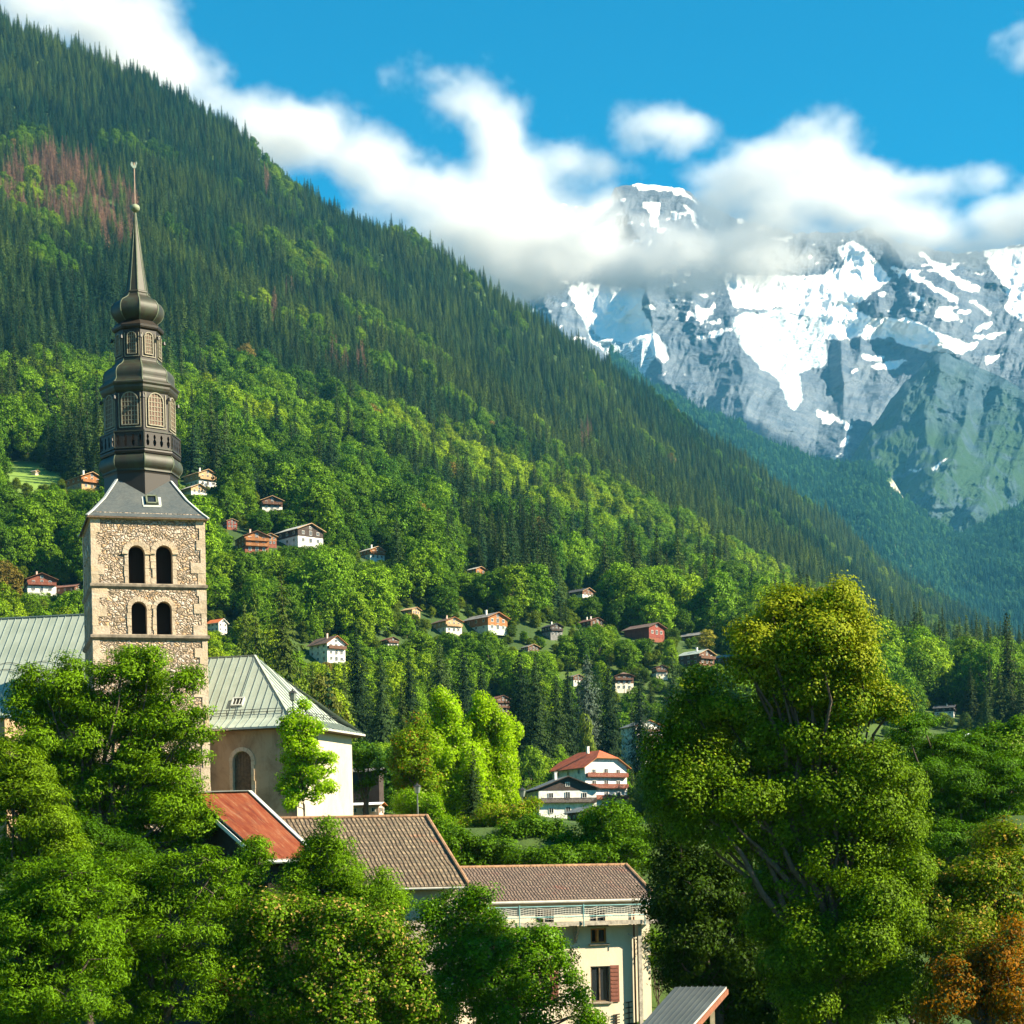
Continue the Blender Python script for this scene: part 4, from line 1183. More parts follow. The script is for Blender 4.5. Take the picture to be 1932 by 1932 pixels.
seam_roof(mb, E4, E5, [E4, AP, RB, E5 + (RB - AP)], None, 2, False)
for a, b_ in ((E0, E2), (E2, E3), (E3, E4)): mb.bar(a - Vector((0, 0, .07)), b_ - Vector((0, 0, .07)), .05, .14, 2)
hipA = [E2, None, AP]
mid = E2 + (AP - E2) * .24; mid.z = ze_c + .13 * (zr_c - ze_c)
for p0, p1 in ((E2, mid), (mid, AP), (AP, RB)): mb.bar(p0 + Vector((0, 0, .03)), p1 + Vector((0, 0, .03)), .16, .08, 0)
choir_roof = mb.build('choir_roof', [M_ZINC, M_ZSEAM, M_GUTTER], CH)
cen = (E0 + E2 + E3 + E4) / 4
def inset(poly, d_):
    out = []; n = len(poly)
    for i in range(n):
        p0, p1, p2 = poly[i - 1], poly[i], poly[(i + 1) % n]
        e0 = (p1 - p0).to_2d().normalized(); e1 = (p2 - p1).to_2d().normalized()
        n0 = Vector((-e0.y, e0.x)); n1 = Vector((-e1.y, e1.x)); m = (n0 + n1).normalized()
        out.append(Vector((*(p1.to_2d() + m * d_ / max(.35, m.dot(n0))), 0)))
    return out
W0, W1, W2, W3, W4 = inset([E0, E2, E3, E4, E5], .95)      # footprint, counter-clockwise
zb_c = 5.6
mb = MB(); mb.face([E0 - Vector((0, 0, .16)), E2 - Vector((0, 0, .16)), E3 - Vector((0, 0, .16)), E4 - Vector((0, 0, .16)), E5 - Vector((0, 0, .16))]); mb.build('eave_soffit', M_PLANK, CH)
def on_plane(px, py, O, ux):
    """(s, z) of a photo pixel (2048) on the vertical plane through O along ux"""
    u, v = uv(px * 1932 / 2048, py * 1932 / 2048); d = Vector((u, 1, v)); n_ = Vector((-ux.y, ux.x, 0))
    t = n_.dot(O) / n_.dot(d); P = d * t
    return (P - O).dot(ux), P.z
uxA = (W1 - W0).normalized(); LA = (W1 - W0).length
s0, zd1 = on_plane(465, 1503, W0, uxA); s1, _ = on_plane(502, 1503, W0, uxA)
dw, dc, zd0 = s1 - s0, (s0 + s1) / 2, zb_c + .2
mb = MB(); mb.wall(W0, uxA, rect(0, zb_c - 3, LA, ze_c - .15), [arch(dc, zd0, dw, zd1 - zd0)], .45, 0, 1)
mb.build('choir_wall', [M_PLAST_SHADED, M_ASHLAR], CH)
mb = MB(); n_in = Vector((-uxA.y, uxA.x, 0))
for sg in (-1, 1):
    zz = zd0
    while zz < zd1 - dw / 2 - .05:
        hh = random.uniform(.35, .6); hh = min(hh, zd1 - dw / 2 - zz); ww = random.uniform(.22, .32)
        c0 = W0 + uxA * (dc + sg * (dw / 2 + ww / 2)) - n_in * .02 + Vector((0, 0, zz + hh / 2)); mb.box(c0, (ww, .1, hh - .02), 0, math.atan2(uxA.y, uxA.x)); zz += hh
for i in range(9):
    a0, a1 = math.pi * i / 9 + .01, math.pi * (i + 1) / 9 - .01; r0, r1 = dw / 2, dw / 2 + .3; zs = zd1 - dw / 2
    ring = [(r0, a0), (r1, a0), (r1, a1), (r0, a1)]
    f_ = [W0 + uxA * (dc + r_ * math.cos(a_)) + Vector((0, 0, zs + r_ * math.sin(a_))) - n_in * .06 for r_, a_ in ring]
    k_ = [p + n_in * .1 for p in f_]; mb.face(f_)
    for j in range(4): mb.face([f_[j], k_[j], k_[(j + 1) % 4], f_[(j + 1) % 4]])
mb.build('door_surround', M_ASHLAR, CH)
mb = MB()
npl = 6
for i in range(npl):
    c_s = dc - dw / 2 + dw * (i + .5) / npl; hh = zd1 - zd0 - dw / 2 + math.sqrt(max(0, (dw / 2) ** 2 - (c_s - dc) ** 2))
    mb.box(W0 + uxA * c_s + n_in * .4 + Vector((0, 0, zd0 + hh / 2)), (dw / npl - .02, .08, hh), 0, math.atan2(uxA.y, uxA.x))
for k in range(5): mb.box(W0 + uxA * dc + n_in * .35 + Vector((0, 0, zd0 + .5 + k * .75)), (dw, .05, .10), 0, math.atan2(uxA.y, uxA.x))
mb.build('door', M_PLANK, CH)
uxB = (W2 - W1).normalized(); LB = (W2 - W1).length
mb = MB(); mb.wall(W1, uxB, rect(.003, zb_c - 3, LB, ze_c - .15), [], .3); mb.wall(W2, (W3 - W2).normalized(), rect(.003, zb_c - 3, (W3 - W2).length, ze_c - .15), [], .3)
o = mb.build('choir_wall', M_PLAST_CREAM, CH); o['label'] = 'sunlit cream end wall of the choir'
mb = MB(); mb.bar(W0 - n_in * .12 + Vector((0, 0, zb_c + .35)), W1 + uxA * .1 - n_in * .12 + Vector((0, 0, zb_c + .35)), .25, 1.3); mb.build('plinth', M_PLAST_GREY, CH)
# roof hatch and snow guard on the choir roof
def roof_frame(pt, e, nn_, s_, h_): 
    p = pt(s_, h_); px_ = pt(s_, h_ + .5) - p; ez = e.cross(px_).normalized(); ez = ez if ez.z > 0 else -ez
    return p, Matrix((e, px_.normalized(), ez)).transposed()
eA = (E2 - E0); eA.z = 0; eA.normalize()
def find_on(pt, px, py):
    best = None
    for s_ in np.linspace(0, 16, 81):
        for h_ in np.linspace(0, 9, 61):
            p = pt(float(s_), float(h_)); a_, b__ = to_px(p.x / p.y, p.z / p.y, 2048)
            dd = (a_ - px) ** 2 + (b__ - py) ** 2
            if best is None or dd < best[0]: best = (dd, float(s_), float(h_))
    return best[1], best[2]
s_, h_ = find_on(ptA, 474, 1405); p, Mr = roof_frame(ptA, eA, None, s_, h_)
mb = MB()
for dx, dy, wx, wy in ((-.42, 0, .1, .8), (.42, 0, .1, .8), (0, .4, .94, .1), (0, -.4, .94, .1)): mb.box(p + Mr @ Vector((dx, dy, .08)), (wx, wy, .18), 0, M=Mr)
for dx in (-.14, .14): mb.box(p + Mr @ Vector((dx, 0, .09)), (.035, .7, .06), 0, M=Mr)
mb.box(p + Mr @ Vector((0, 0, .05)), (.74, .7, .05), 1, M=Mr)
mb.build('skylight', [M_ZPALE, M_GLASS], choir_roof)
mb = MB()
for pt, n_s, L_ in ((ptA, 9, (E2 - E0).length - 2.2), (ptB, 7, (E3 - E2).length - 1.4)):
    s0 = 1.2 if pt is ptB else 0
    ln = []
    for i in range(n_s + 1):
        s_ = s0 + (L_ - s0) * i / n_s; p = pt(s_, 1.75); mb.bar(p, p + Vector((0, 0, .42)), .05, .05); ln.append(p)
    for z_ in (.2, .4):
        for p0, p1 in zip(ln[:-1], ln[1:]): mb.tube(p0 + Vector((0, 0, z_)), p1 + Vector((0, 0, z_)), .025, 5)
mb.build('snow_guard', M_IRON, choir_roof)
# nave
NR0 = Q3(165, 1158.5, 166.0); NR1 = Q3(0, 1167, 167.4); zn = (NR0.z + NR1.z) / 2; dn = (NR1 - NR0); dn.z = 0; dn.normalize()
NA = NR0 - dn * 9; NB = NR0 + dn * 26
for p in (NA, NB): p.z = zn
nperp = Vector((dn.y, -dn.x, 0)); nperp = nperp if nperp.y < 0 else -nperp
EA, EB = NA + nperp * 9.5, NB + nperp * 9.5
for p in (EA, EB): p.z = 14.4
BA, BB = NA - nperp * 9.5, NB - nperp * 9.5
for p in (BA, BB): p.z = 14.4
mb = MB(); pn = seam_roof(mb, EB, EA, [NB, NA], None, .62); seam_roof(mb, BA, BB, [NA, NB], None, 3, False)
mb.bar(NA, NB, .3, .1, 0)
for t in (.30, .34, .27):                  # sagging cables / ladder hooks across the roof
    pass
nave_roof = mb.build('nave_roof', [M_ZINC, M_ZSEAM], CH)
mb = MB()
for hh_ in (5.25, 5.75):
    pr = None
    for i in range(40):
        p = pn(8 + i * .5, hh_ + .12 * math.sin(i * 1.05)) + Vector((0, 0, .12))
        if pr is not None: mb.tube(pr, p, .022, 5)
        pr = p
mb.build('lightning_cable', M_IRON, nave_roof)
mb = MB()
a, b_, c_2, d_ = EA - nperp * .8, EB - nperp * .8, BB + nperp * .8, BA + nperp * .8
mb.prism([(p.x, p.y) for p in (b_, a, d_, c_2)], 2.0, 14.3, 0)
for s_, t_, r_ in ((EA, NA, BA), (EB, NB, BB)): mb.face([s_ - nperp * .8 , t_ - Vector((0, 0, .25)), r_ + nperp * .8])
mb.build('nave_wall', M_PLAST_SHADED, CH)
# low side chapel at the far left
S0 = Q3(-60, 1302, 151); S1 = Q3(2, 1306, 149); z_s = S1.z; sE0 = Q3(-70, 1352, 145); sE1 = Q3(20, 1349, 143)
S0.z = z_s; sE0.z = sE1.z
mb = MB(); seam_roof(mb, sE0, sE1, [S0, S1, sE1], None, .6); 
sB = S1 + (S1 - sE1) * .9; sB.z = sE1.z; mb.face([sE1, sB, S1]); mb.bar(sE0 - Vector((0, 0, .06)), sE1 - Vector((0, 0, .06)), .05, .14, 1)
mb.build('side_chapel_roof', [M_ZINC, M_ZSEAM], CH)
off = Vector((.35, .8, 0))
mb = MB(); mb.prism([((sE0 + Vector((0, .7, 0))).x, (sE0 + Vector((0, .7, 0))).y), (sE1.x - .6, sE1.y + .7), (sE1.x - .4, sE1.y + 9), (sE0.x, sE0.y + 9)], 3, sE1.z - .1, 0); mb.build('side_chapel_wall', M_PLAST_SHADED, CH)

# ================================================================== BARNS AND THE LONG HOUSE
def slope_house(name, label, RL, RR, ER, EL, th, mats_roof, mat_wall, zb, ov=.7, back=None, cat='house', uvscale=1.0, gut=True, rough_ridge=True):
    """front roof slope from four measured corners; the back slope mirrors it; walls stand under it"""
    root = empty(name, label, cat, (0, 0, 0))
    zr = (RL.z + RR.z) / 2; RL.z = RR.z = zr; zee = (ER.z + EL.z) / 2; ER.z = EL.z = zee
    BL, BR = RL * 2 - EL, RR * 2 - ER; BL.z = BR.z = zee
    Lr, Ls = (RR - RL).length, (RL - EL).length
    mb = MB()
    mb.slab([EL, ER, RR, RL], th, 0, 1, [(0, 0), (Lr, 0), (Lr, Ls), (0, Ls)]); mb.slab([RL, RR, BR, BL], th, 0, 1, [(0, Ls), (Lr, Ls), (Lr, 0), (0, 0)])
    roof = mb.build('roof', mats_roof, root)
    wl = lambda a, b_, t: a.lerp(b_, t)
    er = (RR - RL).normalized()
    def ins(p, toward, along): 
        d_ = (toward - p); d_.z = 0; d_.normalize(); return p + d_ * ov + er * along
    a, b_, c_3, d_ = ins(EL, RL, ov * .6), ins(ER, RR, -ov * .6), ins(BR, RR, -ov * .6), ins(BL, RL, ov * .6)
    k = (ov / max((RL - EL).to_2d().length, .1)) * (zr - zee); zw = zee + k - th - .03
    return root, roof, (a, b_, c_3, d_), zw, (RL + er * ov * .6, RR - er * ov * .6, zr - th - .05)
def house_walls(root, foot, zw, gab, zb, mat, holes=None, name='wall'):
    a, b_, c_3, d_ = foot; mb = MB(); ux = (b_ - a); ux.z = 0
    O = Vector((a.x, a.y, 0)); mb.wall(O, ux, rect(0, zb, ux.length, zw), holes or [], .3, 0, 0)
    for p0, p1 in ((c_3, d_),):
        mb.face([(p0.x, p0.y, zb), (p1.x, p1.y, zb), (p1.x, p1.y, zw), (p0.x, p0.y, zw)])
    for p0, p1, g in ((b_, c_3, gab[1]), (d_, a, gab[0])):
        mb.face([(p0.x, p0.y, zb), (p1.x, p1.y, zb), (p1.x, p1.y, zw), (g.x, g.y, gab[2]), (p0.x, p0.y, zw)])
    mb.build(name, mat, root)
    return O, ux.normalized()
def ridge_tiles(roof, a, b_, mat, step=.38):
    mb = MB(); n = int((b_ - a).length / step); d_ = (b_ - a) / n
    for i in range(n):
        p = a + d_ * i; mb.tube(p + Vector((0, 0, -.02)), p + d_ * 1.06 + Vector((0, 0, .0)), .13, 8, 0, .105)
    return mb.build('ridge_cap', mat, roof)
def gutter(roof, a, b_, mat, r=.075, dz=-.12):
    mb = MB(); mb.tube(a + Vector((0, 0, dz)), b_ + Vector((0, 0, dz)), r, 8); return mb.build('gutter', mat, roof)

# rusty shed
RL, RR, ER, EL = q(384, 1585, 116.2), q(498, 1584, 116.2), q(638, 1716, 109.0), q(532, 1718, 108.6)
root, roof, foot, zw, gab = slope_house('rusty_roof_shed', 'old shed with a streaked rusty red sheet metal roof below the choir', RL, RR, ER, EL, .10, [M_RUST, M_PLANKG], None, -2, .55, cat='shed')
house_walls(root, foot, zw, gab, -10, M_BLACKW)
gutter(roof, EL + Vector((0, -.06, 0)), ER + Vector((0, -.06, 0)), M_WHITE, .10, -.16)
mb = MB(); mb.bar(RL + Vector((0, 0, .05)), RR + Vector((0, 0, .05)), .4, .05); mb.bar(RR + Vector((.05, 0, .04)), ER + Vector((.05, 0, .04)), .22, .06); mb.build('ridge_flashing', M_ZPALE, roof)
mb = MB(); mb.bar(RL.lerp(EL, .36) + Vector((-.1, -.05, -.28)), EL + Vector((-.1, -.05, -.28)), .06, .22); mb.build('bargeboard', M_WHITE, roof)

# barn with brown tiles
RL, RR, ER, EL = q(540, 1637, 118.6), q(853, 1632, 119.6), q(938, 1772, 113.0), q(612, 1777, 112.3)
root, roof, foot, zw, gab = slope_house('tiled_barn', 'old house with a steep brown tiled roof below the choir', RL, RR, ER, EL, .16, [M_TILE_BR, M_PLANK], None, -11, .8)
Ob, uxb = house_walls(root, foot, zw, gab, -11.5, M_PLAST_YEL)
ridge_tiles(roof, RL, RR, M_RIDGE); ridge_tiles(roof, RR + Vector((0, 0, .02)), ER + Vector((0, 0, .04)), M_RIDGE, .34)
gutter(roof, EL, ER, M_GUTTER, .07)
mb = MB(); pS = foot[1]
mb.tube((ER.x - .5, ER.y, ER.z - .2), (pS.x - .12, pS.y - .1, ER.z - 1.0), .06, 8); mb.tube((pS.x - .12, pS.y - .1, ER.z - 1.0), (pS.x - .12, pS.y - .1, -8), .06, 8); mb.build('drainpipe', M_GUTTER, root)

# long house with the scaffold
RL, RR, ER, EL = q(850, 1737, 120.3), q(1252, 1729, 124.4), q(1313, 1797, 118.2), q(893, 1802, 114.1)
LH, roof, foot, zw, gab = slope_house('long_house', 'pale yellow house with a mossy red brown tiled roof and red brown shutters', RL, RR, ER, EL, .16, [M_TILE_RD, M_PLANK], None, -12, .5)
a_, b_w, _, _ = foot; uxl = (b_w - a_); uxl.z = 0; Ll = uxl.length; uxl.normalize(); Ol = Vector((a_.x, a_.y, 0))
WIN = []
def wrect(x0, y0, x1, y1):
    s0, z1 = on_plane(x0, y0, Ol, uxl); s1, z0 = on_plane(x1, y1, Ol, uxl); return rect(s0, z0, s1, z1)
holes = [wrect(1070, 1820, 1108, 1849), wrect(1178, 1820, 1211, 1849), wrect(1181, 1857, 1213, 1886), wrect(1070, 1857, 1096, 1886), wrect(1181, 1933, 1220, 2003), wrect(960, 1822, 1000, 1850), wrect(1060, 1933, 1098, 2003)]
house_walls(LH, foot, zw, gab, -12.5, M_PLAST_YEL, holes)
ridge_tiles(roof, RL, RR, M_RIDGE); ridge_tiles(roof, RR + Vector((0, 0, .02)), ER + Vector((0, 0, .04)), M_RIDGE, .34); gutter(roof, EL, ER, M_GUTTER, .085)
ninl = Vector((-uxl.y, uxl.x, 0)); rzl = math.atan2(uxl.y, uxl.x)
PL = lambda s_, z_, o_=0: Ol + uxl * s_ + Vector((0, 0, z_)) - ninl * o_
for i, h in enumerate(holes):
    (s0, z0), (s1, _), (_, z1), _ = h
    mb = MB(); w_, hh = s1 - s0, z1 - z0; fr = .09; mi_f = M_ORANGE if i in (2, 3) else M_PLANK if i >= 4 else M_PLANKG
    for sc_, zc_, sw, sh in ((s0 + fr / 2, (z0 + z1) / 2, fr, hh), (s1 - fr / 2, (z0 + z1) / 2, fr, hh), ((s0 + s1) / 2, z1 - fr / 2, w_ - 2 * fr, fr), ((s0 + s1) / 2, z0 + fr / 2, w_ - 2 * fr, fr), ((s0 + s1) / 2, (z0 + z1) / 2, .08, hh - 2 * fr)):
        mb.box(PL(sc_, zc_, -.12), (sw, .08, sh), 0, rzl)
    if i == 2:                            # casement standing open
        for dz in (-.5, .5): pass
        mb.bar(PL(s0 + .35, z0 + .1, .0), PL(s0 + .35, z1 - .1, .0), .30, .06, 0, up=tuple(uxl))
    wn = mb.build('window', mi_f, LH)
    mb = MB(); mb.box(PL((s0 + s1) / 2, (z0 + z1) / 2, -.17), (w_ - .05, .02, hh - .05), 0, rzl); mb.build('pane', M_GLASS, wn)
    mb = MB(); mb.box(PL((s0 + s1) / 2, z0 - .06, .04), (w_ + .25, .22, .09), 0, rzl); mb.build('sill', M_CORNICE, wn)
for i in (4, 6):
    (s0, z0), (s1, _), (_, z1), _ = holes[i]
    for sg, sc_ in ((1, s1 + .30), (-1, s0 - .30)):
        if i == 4 and sg == -1: continue
        mb = MB(); mb.box(PL(sc_, (z0 + z1) / 2, .05), (.54, .05, z1 - z0 + .06), 0, rzl)
        for k in range(9): mb.box(PL(sc_, z0 + .12 + k * (z1 - z0 - .24) / 8, .085), (.44, .03, .05), 0, rzl)
        mb.build('shutter', M_SHUT, LH)
mb = MB(); s_, _ = on_plane(1271, 1900, Ol, uxl); mb.tube(PL(s_ - .12, -12, .12), PL(s_ - .12, zw - .2, .12), .055, 8); mb.tube(PL(s_ - .12, zw - .2, .12), ER + Vector((-1.0, .1, -.2)), .05, 8)
mb.build('drainpipe', plain('brown_pipe', (.13, .07, .04), .6, .3, 3), LH)
# small iron trellis bars on the wall
mb = MB()
for (cx, ya, yb) in ((1257, 2005, 2048), (1232, 2030, 2052)):
    for j in range(5):
        y_ = ya + (yb - ya) * j / 4; s_, z_ = on_plane(cx, y_, Ol, uxl); mb.bar(PL(s_ - .22, z_, .06), PL(s_ + .2, z_ + .05, .10), .05, .06)
    s_, z0 = on_plane(cx, ya, Ol, uxl); _, z1 = on_plane(cx, yb, Ol, uxl); mb.bar(PL(s_, z0, .05), PL(s_, z1, .05), .04, .04, up=tuple(uxl))
mb.build('trellis', M_BLACKW, LH)

# scaffold hanging on the long house
SC = empty('scaffold', 'timber scaffold deck with blue green rails and pale netting along the yellow house', 'scaffold', (0, 0, 0))
s_l, zdk = on_plane(935, 1850, Ol - ninl * 1.0, uxl); s_r, _ = on_plane(1318, 1852, Ol - ninl * 1.0, uxl)
mb = MB()
for o_ in (.30, .57, .84): mb.box(PL((s_l + s_r) / 2 + random.uniform(-.15, .15), zdk + random.uniform(-.01, .01), o_ + .05), (s_r - s_l, .25, .06), 0, rzl)
mb.box(PL((s_l + s_r) / 2, zdk - .08, 1.04), (s_r - s_l, .05, .24), 0, rzl)
mb.build('deck', M_PLANKG, SC)
_, zr1 = on_plane(1200, 1811, Ol - ninl, uxl); _, zr2 = on_plane(1200, 1832, Ol - ninl, uxl)
for zr_, sa, sb in ((zr1, s_l, on_plane(1302, 1811, Ol - ninl, uxl)[0]), (zr2, s_l, on_plane(1305, 1832, Ol - ninl, uxl)[0])):
    mb = MB(); mb.tube(PL(sa, zr_, 1.15), PL(sb, zr_ + .02, 1.15), .028, 8); mb.build('rail', M_TEAL, SC)
for px_ in (950, 1037, 1165, 1287):
    s_, _ = on_plane(px_, 1830, Ol - ninl, uxl)
    mb = MB(); mb.tube(PL(s_, zdk - .25, 1.18), PL(s_, zr1 + .12, 1.18), .03, 8); mb.build('upright', M_TEAL, SC)
for px_ in (1052, 1156):
    s_, _ = on_plane(px_, 1870, Ol - ninl * .5, uxl); mb = MB()
    mb.bar(PL(s_, zdk - .05, .0), PL(s_, zdk - .10, 1.1), .12, .14); mb.bar(PL(s_, zdk - 1.15, .08), PL(s_, zdk - .12, .95), .09, .1); mb.bar(PL(s_, zdk - 1.2, .1), PL(s_, zdk - .05, .1), .14, .14, up=tuple(uxl))
    mb.build('bracket', M_PLANKG, SC)
s_, _ = on_plane(1279, 1900, Ol - ninl * .4, uxl); mb = MB(); mb.bar(PL(s_, -12, .4), PL(s_, zdk - .05, .4), .22, .22, up=tuple(uxl)); mb.bar(PL(s_, zdk - 1.2, .4), PL(s_ - .7, zdk - .75, .4), .07, .07); mb.build('prop', M_PLANKG, SC)
mb = MB()                                  # net: real cords, sagging between the uprights
ncol = int((s_r - s_l - .9) / .17); zt1, zb1 = zr1 - .02, zr2 - .08
zs_t = lambda s_: zt1 - .10 * abs(math.sin(s_ * 1.45)) - .03 * math.sin(s_ * 4.1)
for i in range(ncol + 1):
    s_ = s_l + i * .17; mb.bar(PL(s_, zb1 + .04 * math.sin(s_ * 3), 1.13), PL(s_ + .03, zs_t(s_), 1.13), .022, .012, up=tuple(uxl))
for j in range(6):
    f = j / 5
    for i in range(0, ncol, 2):
        s0, s1 = s_l + i * .17, s_l + (i + 2) * .17
        z_ = lambda s: zb1 + .04 * math.sin(s * 3) + (zs_t(s) - zb1) * f
        mb.bar(PL(s0, z_(s0), 1.13), PL(s1, z_(s1), 1.13), .012, .022)
mb.build('net', M_NET, SC)

# metal roofed shed in the lower right
ZS = -7.2
def gp(px_, py_, z_):
    u, v = uv(px_ * 1932 / 2048, py_ * 1932 / 2048); d = z_ / v; return Vector((u * d, d, z_))
SH_ = empty('lean_to_shed', 'small open shed with a flat grey sheet metal roof beside the yellow house', 'shed', (0, 0, 0))
A1 = q(1350, 1974, 90); A2 = q(1453, 1973, 89); A3 = q(1345, 2095, 78); A4 = q(1240, 2097, 79)
mb = MB(); mb.slab([A1, A2, A3, A4], .10, 0, 1)
n_sh = 9
for i in range(1, n_sh):
    t = i / n_sh; mb.bar(A1.lerp(A2, t) + Vector((0, 0, .03)), A4.lerp(A3, t) + Vector((0, 0, .01)), .03, .03, 0)
mb.build('roof', [M_SHADESHEET, M_GUTTER], SH_)
mb = MB(); mb.bar(A2 + Vector((.02, 0, -.22)), A3 + Vector((.02, 0, -.22)), .12, .22); mb.build('beam', plain('red_brown_beam', (.20, .08, .045), .8, .3, 4), SH_)
for t in (.25, .5, .72):
    p = A2.lerp(A3, t); mb = MB(); mb.box((p.x - .1, p.y, (p.z - 13) / 2), (.2, .2, 12.6 + p.z), 0); mb.build('post', plain('pale_post', (.42, .33, .22), .9, .3, 4), SH_)

# ================================================================== CHALETS
M_WOODS = {}
def wood(c):
    if c not in M_WOODS:
        base = {'orange': (.30, .125, .045), 'redbrown': (.20, .065, .04), 'brown': (.13, .065, .04), 'dark': (.05, .036, .03), 'pale': (.42, .27, .14), 'red': (.19, .045, .032), 'white': (.66, .64, .59), 'cream': (.74, .66, .52),
                'grey': (.17, .165, .16), 'palegreen': (.50, .55, .46), 'pinkish': (.60, .42, .33)}[c]
        M_WOODS[c] = plain(c + '_wall', base, .85, .3, 1.2)
    return M_WOODS[c]
M_RF = {}
def roofm(c):
    if c not in M_RF:
        base = {'grey': (.20, .195, .185), 'dark': (.065, .07, .08), 'brown': (.15, .10, .08), 'pale': (.46, .45, .41), 'red': (.42, .10, .045), 'redbrown': (.20, .095, .07), 'green': (.36, .41, .36), 'tan': (.42, .29, .16), 'metal': (.62, .66, .68), 'orange': (.55, .15, .05), 'slate': (.13, .15, .155)}[c]
        M_RF[c] = plain(c + '_chalet_roof', base, .8, .3, 1.0, bump=.2)
    return M_RF[c]
def chalet(px, py, wpx, yaw, roof, low, up, label, L=13, W=10, H=5.2, pitch=22, name='chalet', balc=1, chim=1, rake='pale', halfhip=False, d=None, hidden=.25, floors=2, longwin=True, cat='chalet', sink=1.5, frames='white', ov=1.1, ups=.45, win=True):
    if d is None: base = hit(px, py)
    else: base = at(px, py, d)
    base = Vector(base); d_ = base.y
    th = R(yaw); ca, sa = math.cos(th), math.sin(th)
    tw = (L + 1.6) * abs(ca) + (W + 1.8) * abs(sa)
    s = wpx * d_ / 3864.0 / tw
    print('chalet %-46s d=%4.0f scale %.2f L=%.1f' % (label[:46], d_, s, L * s))
    L, W, H = L * s, W * s, H * s; ov = ov * s
    root = empty(name, label, cat, base, th)
    hr = H + W / 2 * math.tan(R(pitch)); tp = math.tan(R(pitch))
    # roof: two slopes (and clipped gables)
    mb = MB(); xr, yw = L / 2 + ov, W / 2 + ov * .9; zr, zev = hr + .12, hr + .12 - yw * tp; t_ = .22 * s
    if not halfhip:
        for sg in (-1, 1): mb.slab([(-xr, 0, zr), (xr, 0, zr), (xr, sg * yw, zev), (-xr, sg * yw, zev)], t_, 0, 1)
    else:
        hx = xr - W * .28; yh = W * .26; zh = zr - yh * tp
        for sg in (-1, 1): mb.slab([(-hx, 0, zr), (hx, 0, zr), (xr, sg * yh, zh), (xr, sg * yw, zev), (-xr, sg * yw, zev), (-xr, sg * yh, zh)], t_, 0, 1)
        for sg in (-1, 1): mb.slab([(sg * hx, 0, zr), (sg * xr, -yh, zh), (sg * xr, yh, zh)], t_, 0, 1)
    rf = mb.build('roof', [roofm(roof), wood(rake)], root)
    mb = MB(); pts = [(-W / 2, H), (0, hr if not halfhip else hr - W * .26 * tp), (W / 2, H)]
    if halfhip: pts = [(-W / 2, H), (-W * .26, hr - W * .26 * tp), (W * .26, hr - W * .26 * tp), (W / 2, H)]
    for x in (-L / 2, L / 2): mb.face([(x, -W / 2, -sink), (x, W / 2, -sink)] + [(x, y_, z_ - .02) for y_, z_ in pts[::-1]])
    for sg in (-1, 1): mb.face([(-L / 2, sg * W / 2, -sink), (L / 2, sg * W / 2, -sink), (L / 2, sg * W / 2, H), (-L / 2, sg * W / 2, H)])
    mb.build('wall', wood(low), root)
    if up != low:
        z0 = H * ups; mb = MB(); e = .06
        for sx in (-1, 1): mb.face([(sx * (L / 2 + e), -W / 2 - e, z0), (sx * (L / 2 + e), W / 2 + e, z0)] + [(sx * (L / 2 + e), y_ * 1.006, z_ - .04) for y_, z_ in pts[::-1]])
        for sg in (-1, 1): mb.face([(-L / 2 - e, sg * (W / 2 + e), z0), (L / 2 + e, sg * (W / 2 + e), z0), (L / 2 + e, sg * (W / 2 + e), H - .05), (-L / 2 - e, sg * (W / 2 + e), H - .05)])
        mb.build('cladding', wood(up), root)
    def window(cx, cz, w_, h_, face):
        mb = MB(); fr = .09 * s
        f2 = (lambda a_, z_, o_: (L / 2 + o_, a_, z_)) if face == 'g' else (lambda a_, z_, o_: (a_, -W / 2 - o_, z_))
        sz = (lambda a_, b_: (.07, a_, b_)) if face == 'g' else (lambda a_, b_: (a_, .07, b_))
        for da, dz, ww, hh in ((-w_ / 2, 0, fr, h_ + fr), (w_ / 2, 0, fr, h_ + fr), (0, h_ / 2, w_ - fr, fr), (0, -h_ / 2, w_ - fr, fr), (0, 0, fr * .8, h_ - fr)):
            mb.box(f2(cx + da, cz + dz, .11), sz(ww, hh), 0)
        wn = mb.build('window', wood(frames), root)
        mb = MB(); mb.box(f2(cx, cz, .08), sz(w_, h_), 0); mb.build('pane', M_GLASS, wn)
    fh = H / floors
    for f in range(floors if win else 0):
        zc = fh * (f + .52)
        for k in (-1, 0, 1) if W > 7 * s else (-1, 1): window(k * W * .29, zc, 1.15 * s, 1.25 * s if k else 1.7 * s, 'g')
        if longwin:
            for k in (-.32, 0, .32): window(k * L, zc, 1.1 * s, 1.15 * s, 'l')
    if win and hr - H > 1.6 * s and not halfhip: window(0, H + (hr - H) * .32, 1.1 * s, 1.0 * s, 'g')
    for f in range(balc):
        z0 = fh * (floors - 1 - f) + .1; mb = MB(); dp = 1.15 * s; bw = W * .96
        mb.box((L / 2 + dp / 2, 0, z0), (dp, bw, .16 * s), 0); n = int(bw / (.24 * s))
        mb.box((L / 2 + dp, 0, z0 + 1.1 * s), (.12 * s, bw, .16 * s), 0)
        for i in range(n + 1): mb.box((L / 2 + dp, -bw / 2 + bw * i / n, z0 + .52 * s), (.05 * s, .20 * s, 1.05 * s), 0)
        for sg in (-1, 1): mb.box((L / 2 + dp / 2, sg * bw / 2, z0 + .52 * s), (dp, .06 * s, .92 * s), 0)
        mb.build('balcony', wood(up if up not in ('white', 'cream', 'palegreen') else 'redbrown' if roof == 'red' else 'brown'), root)
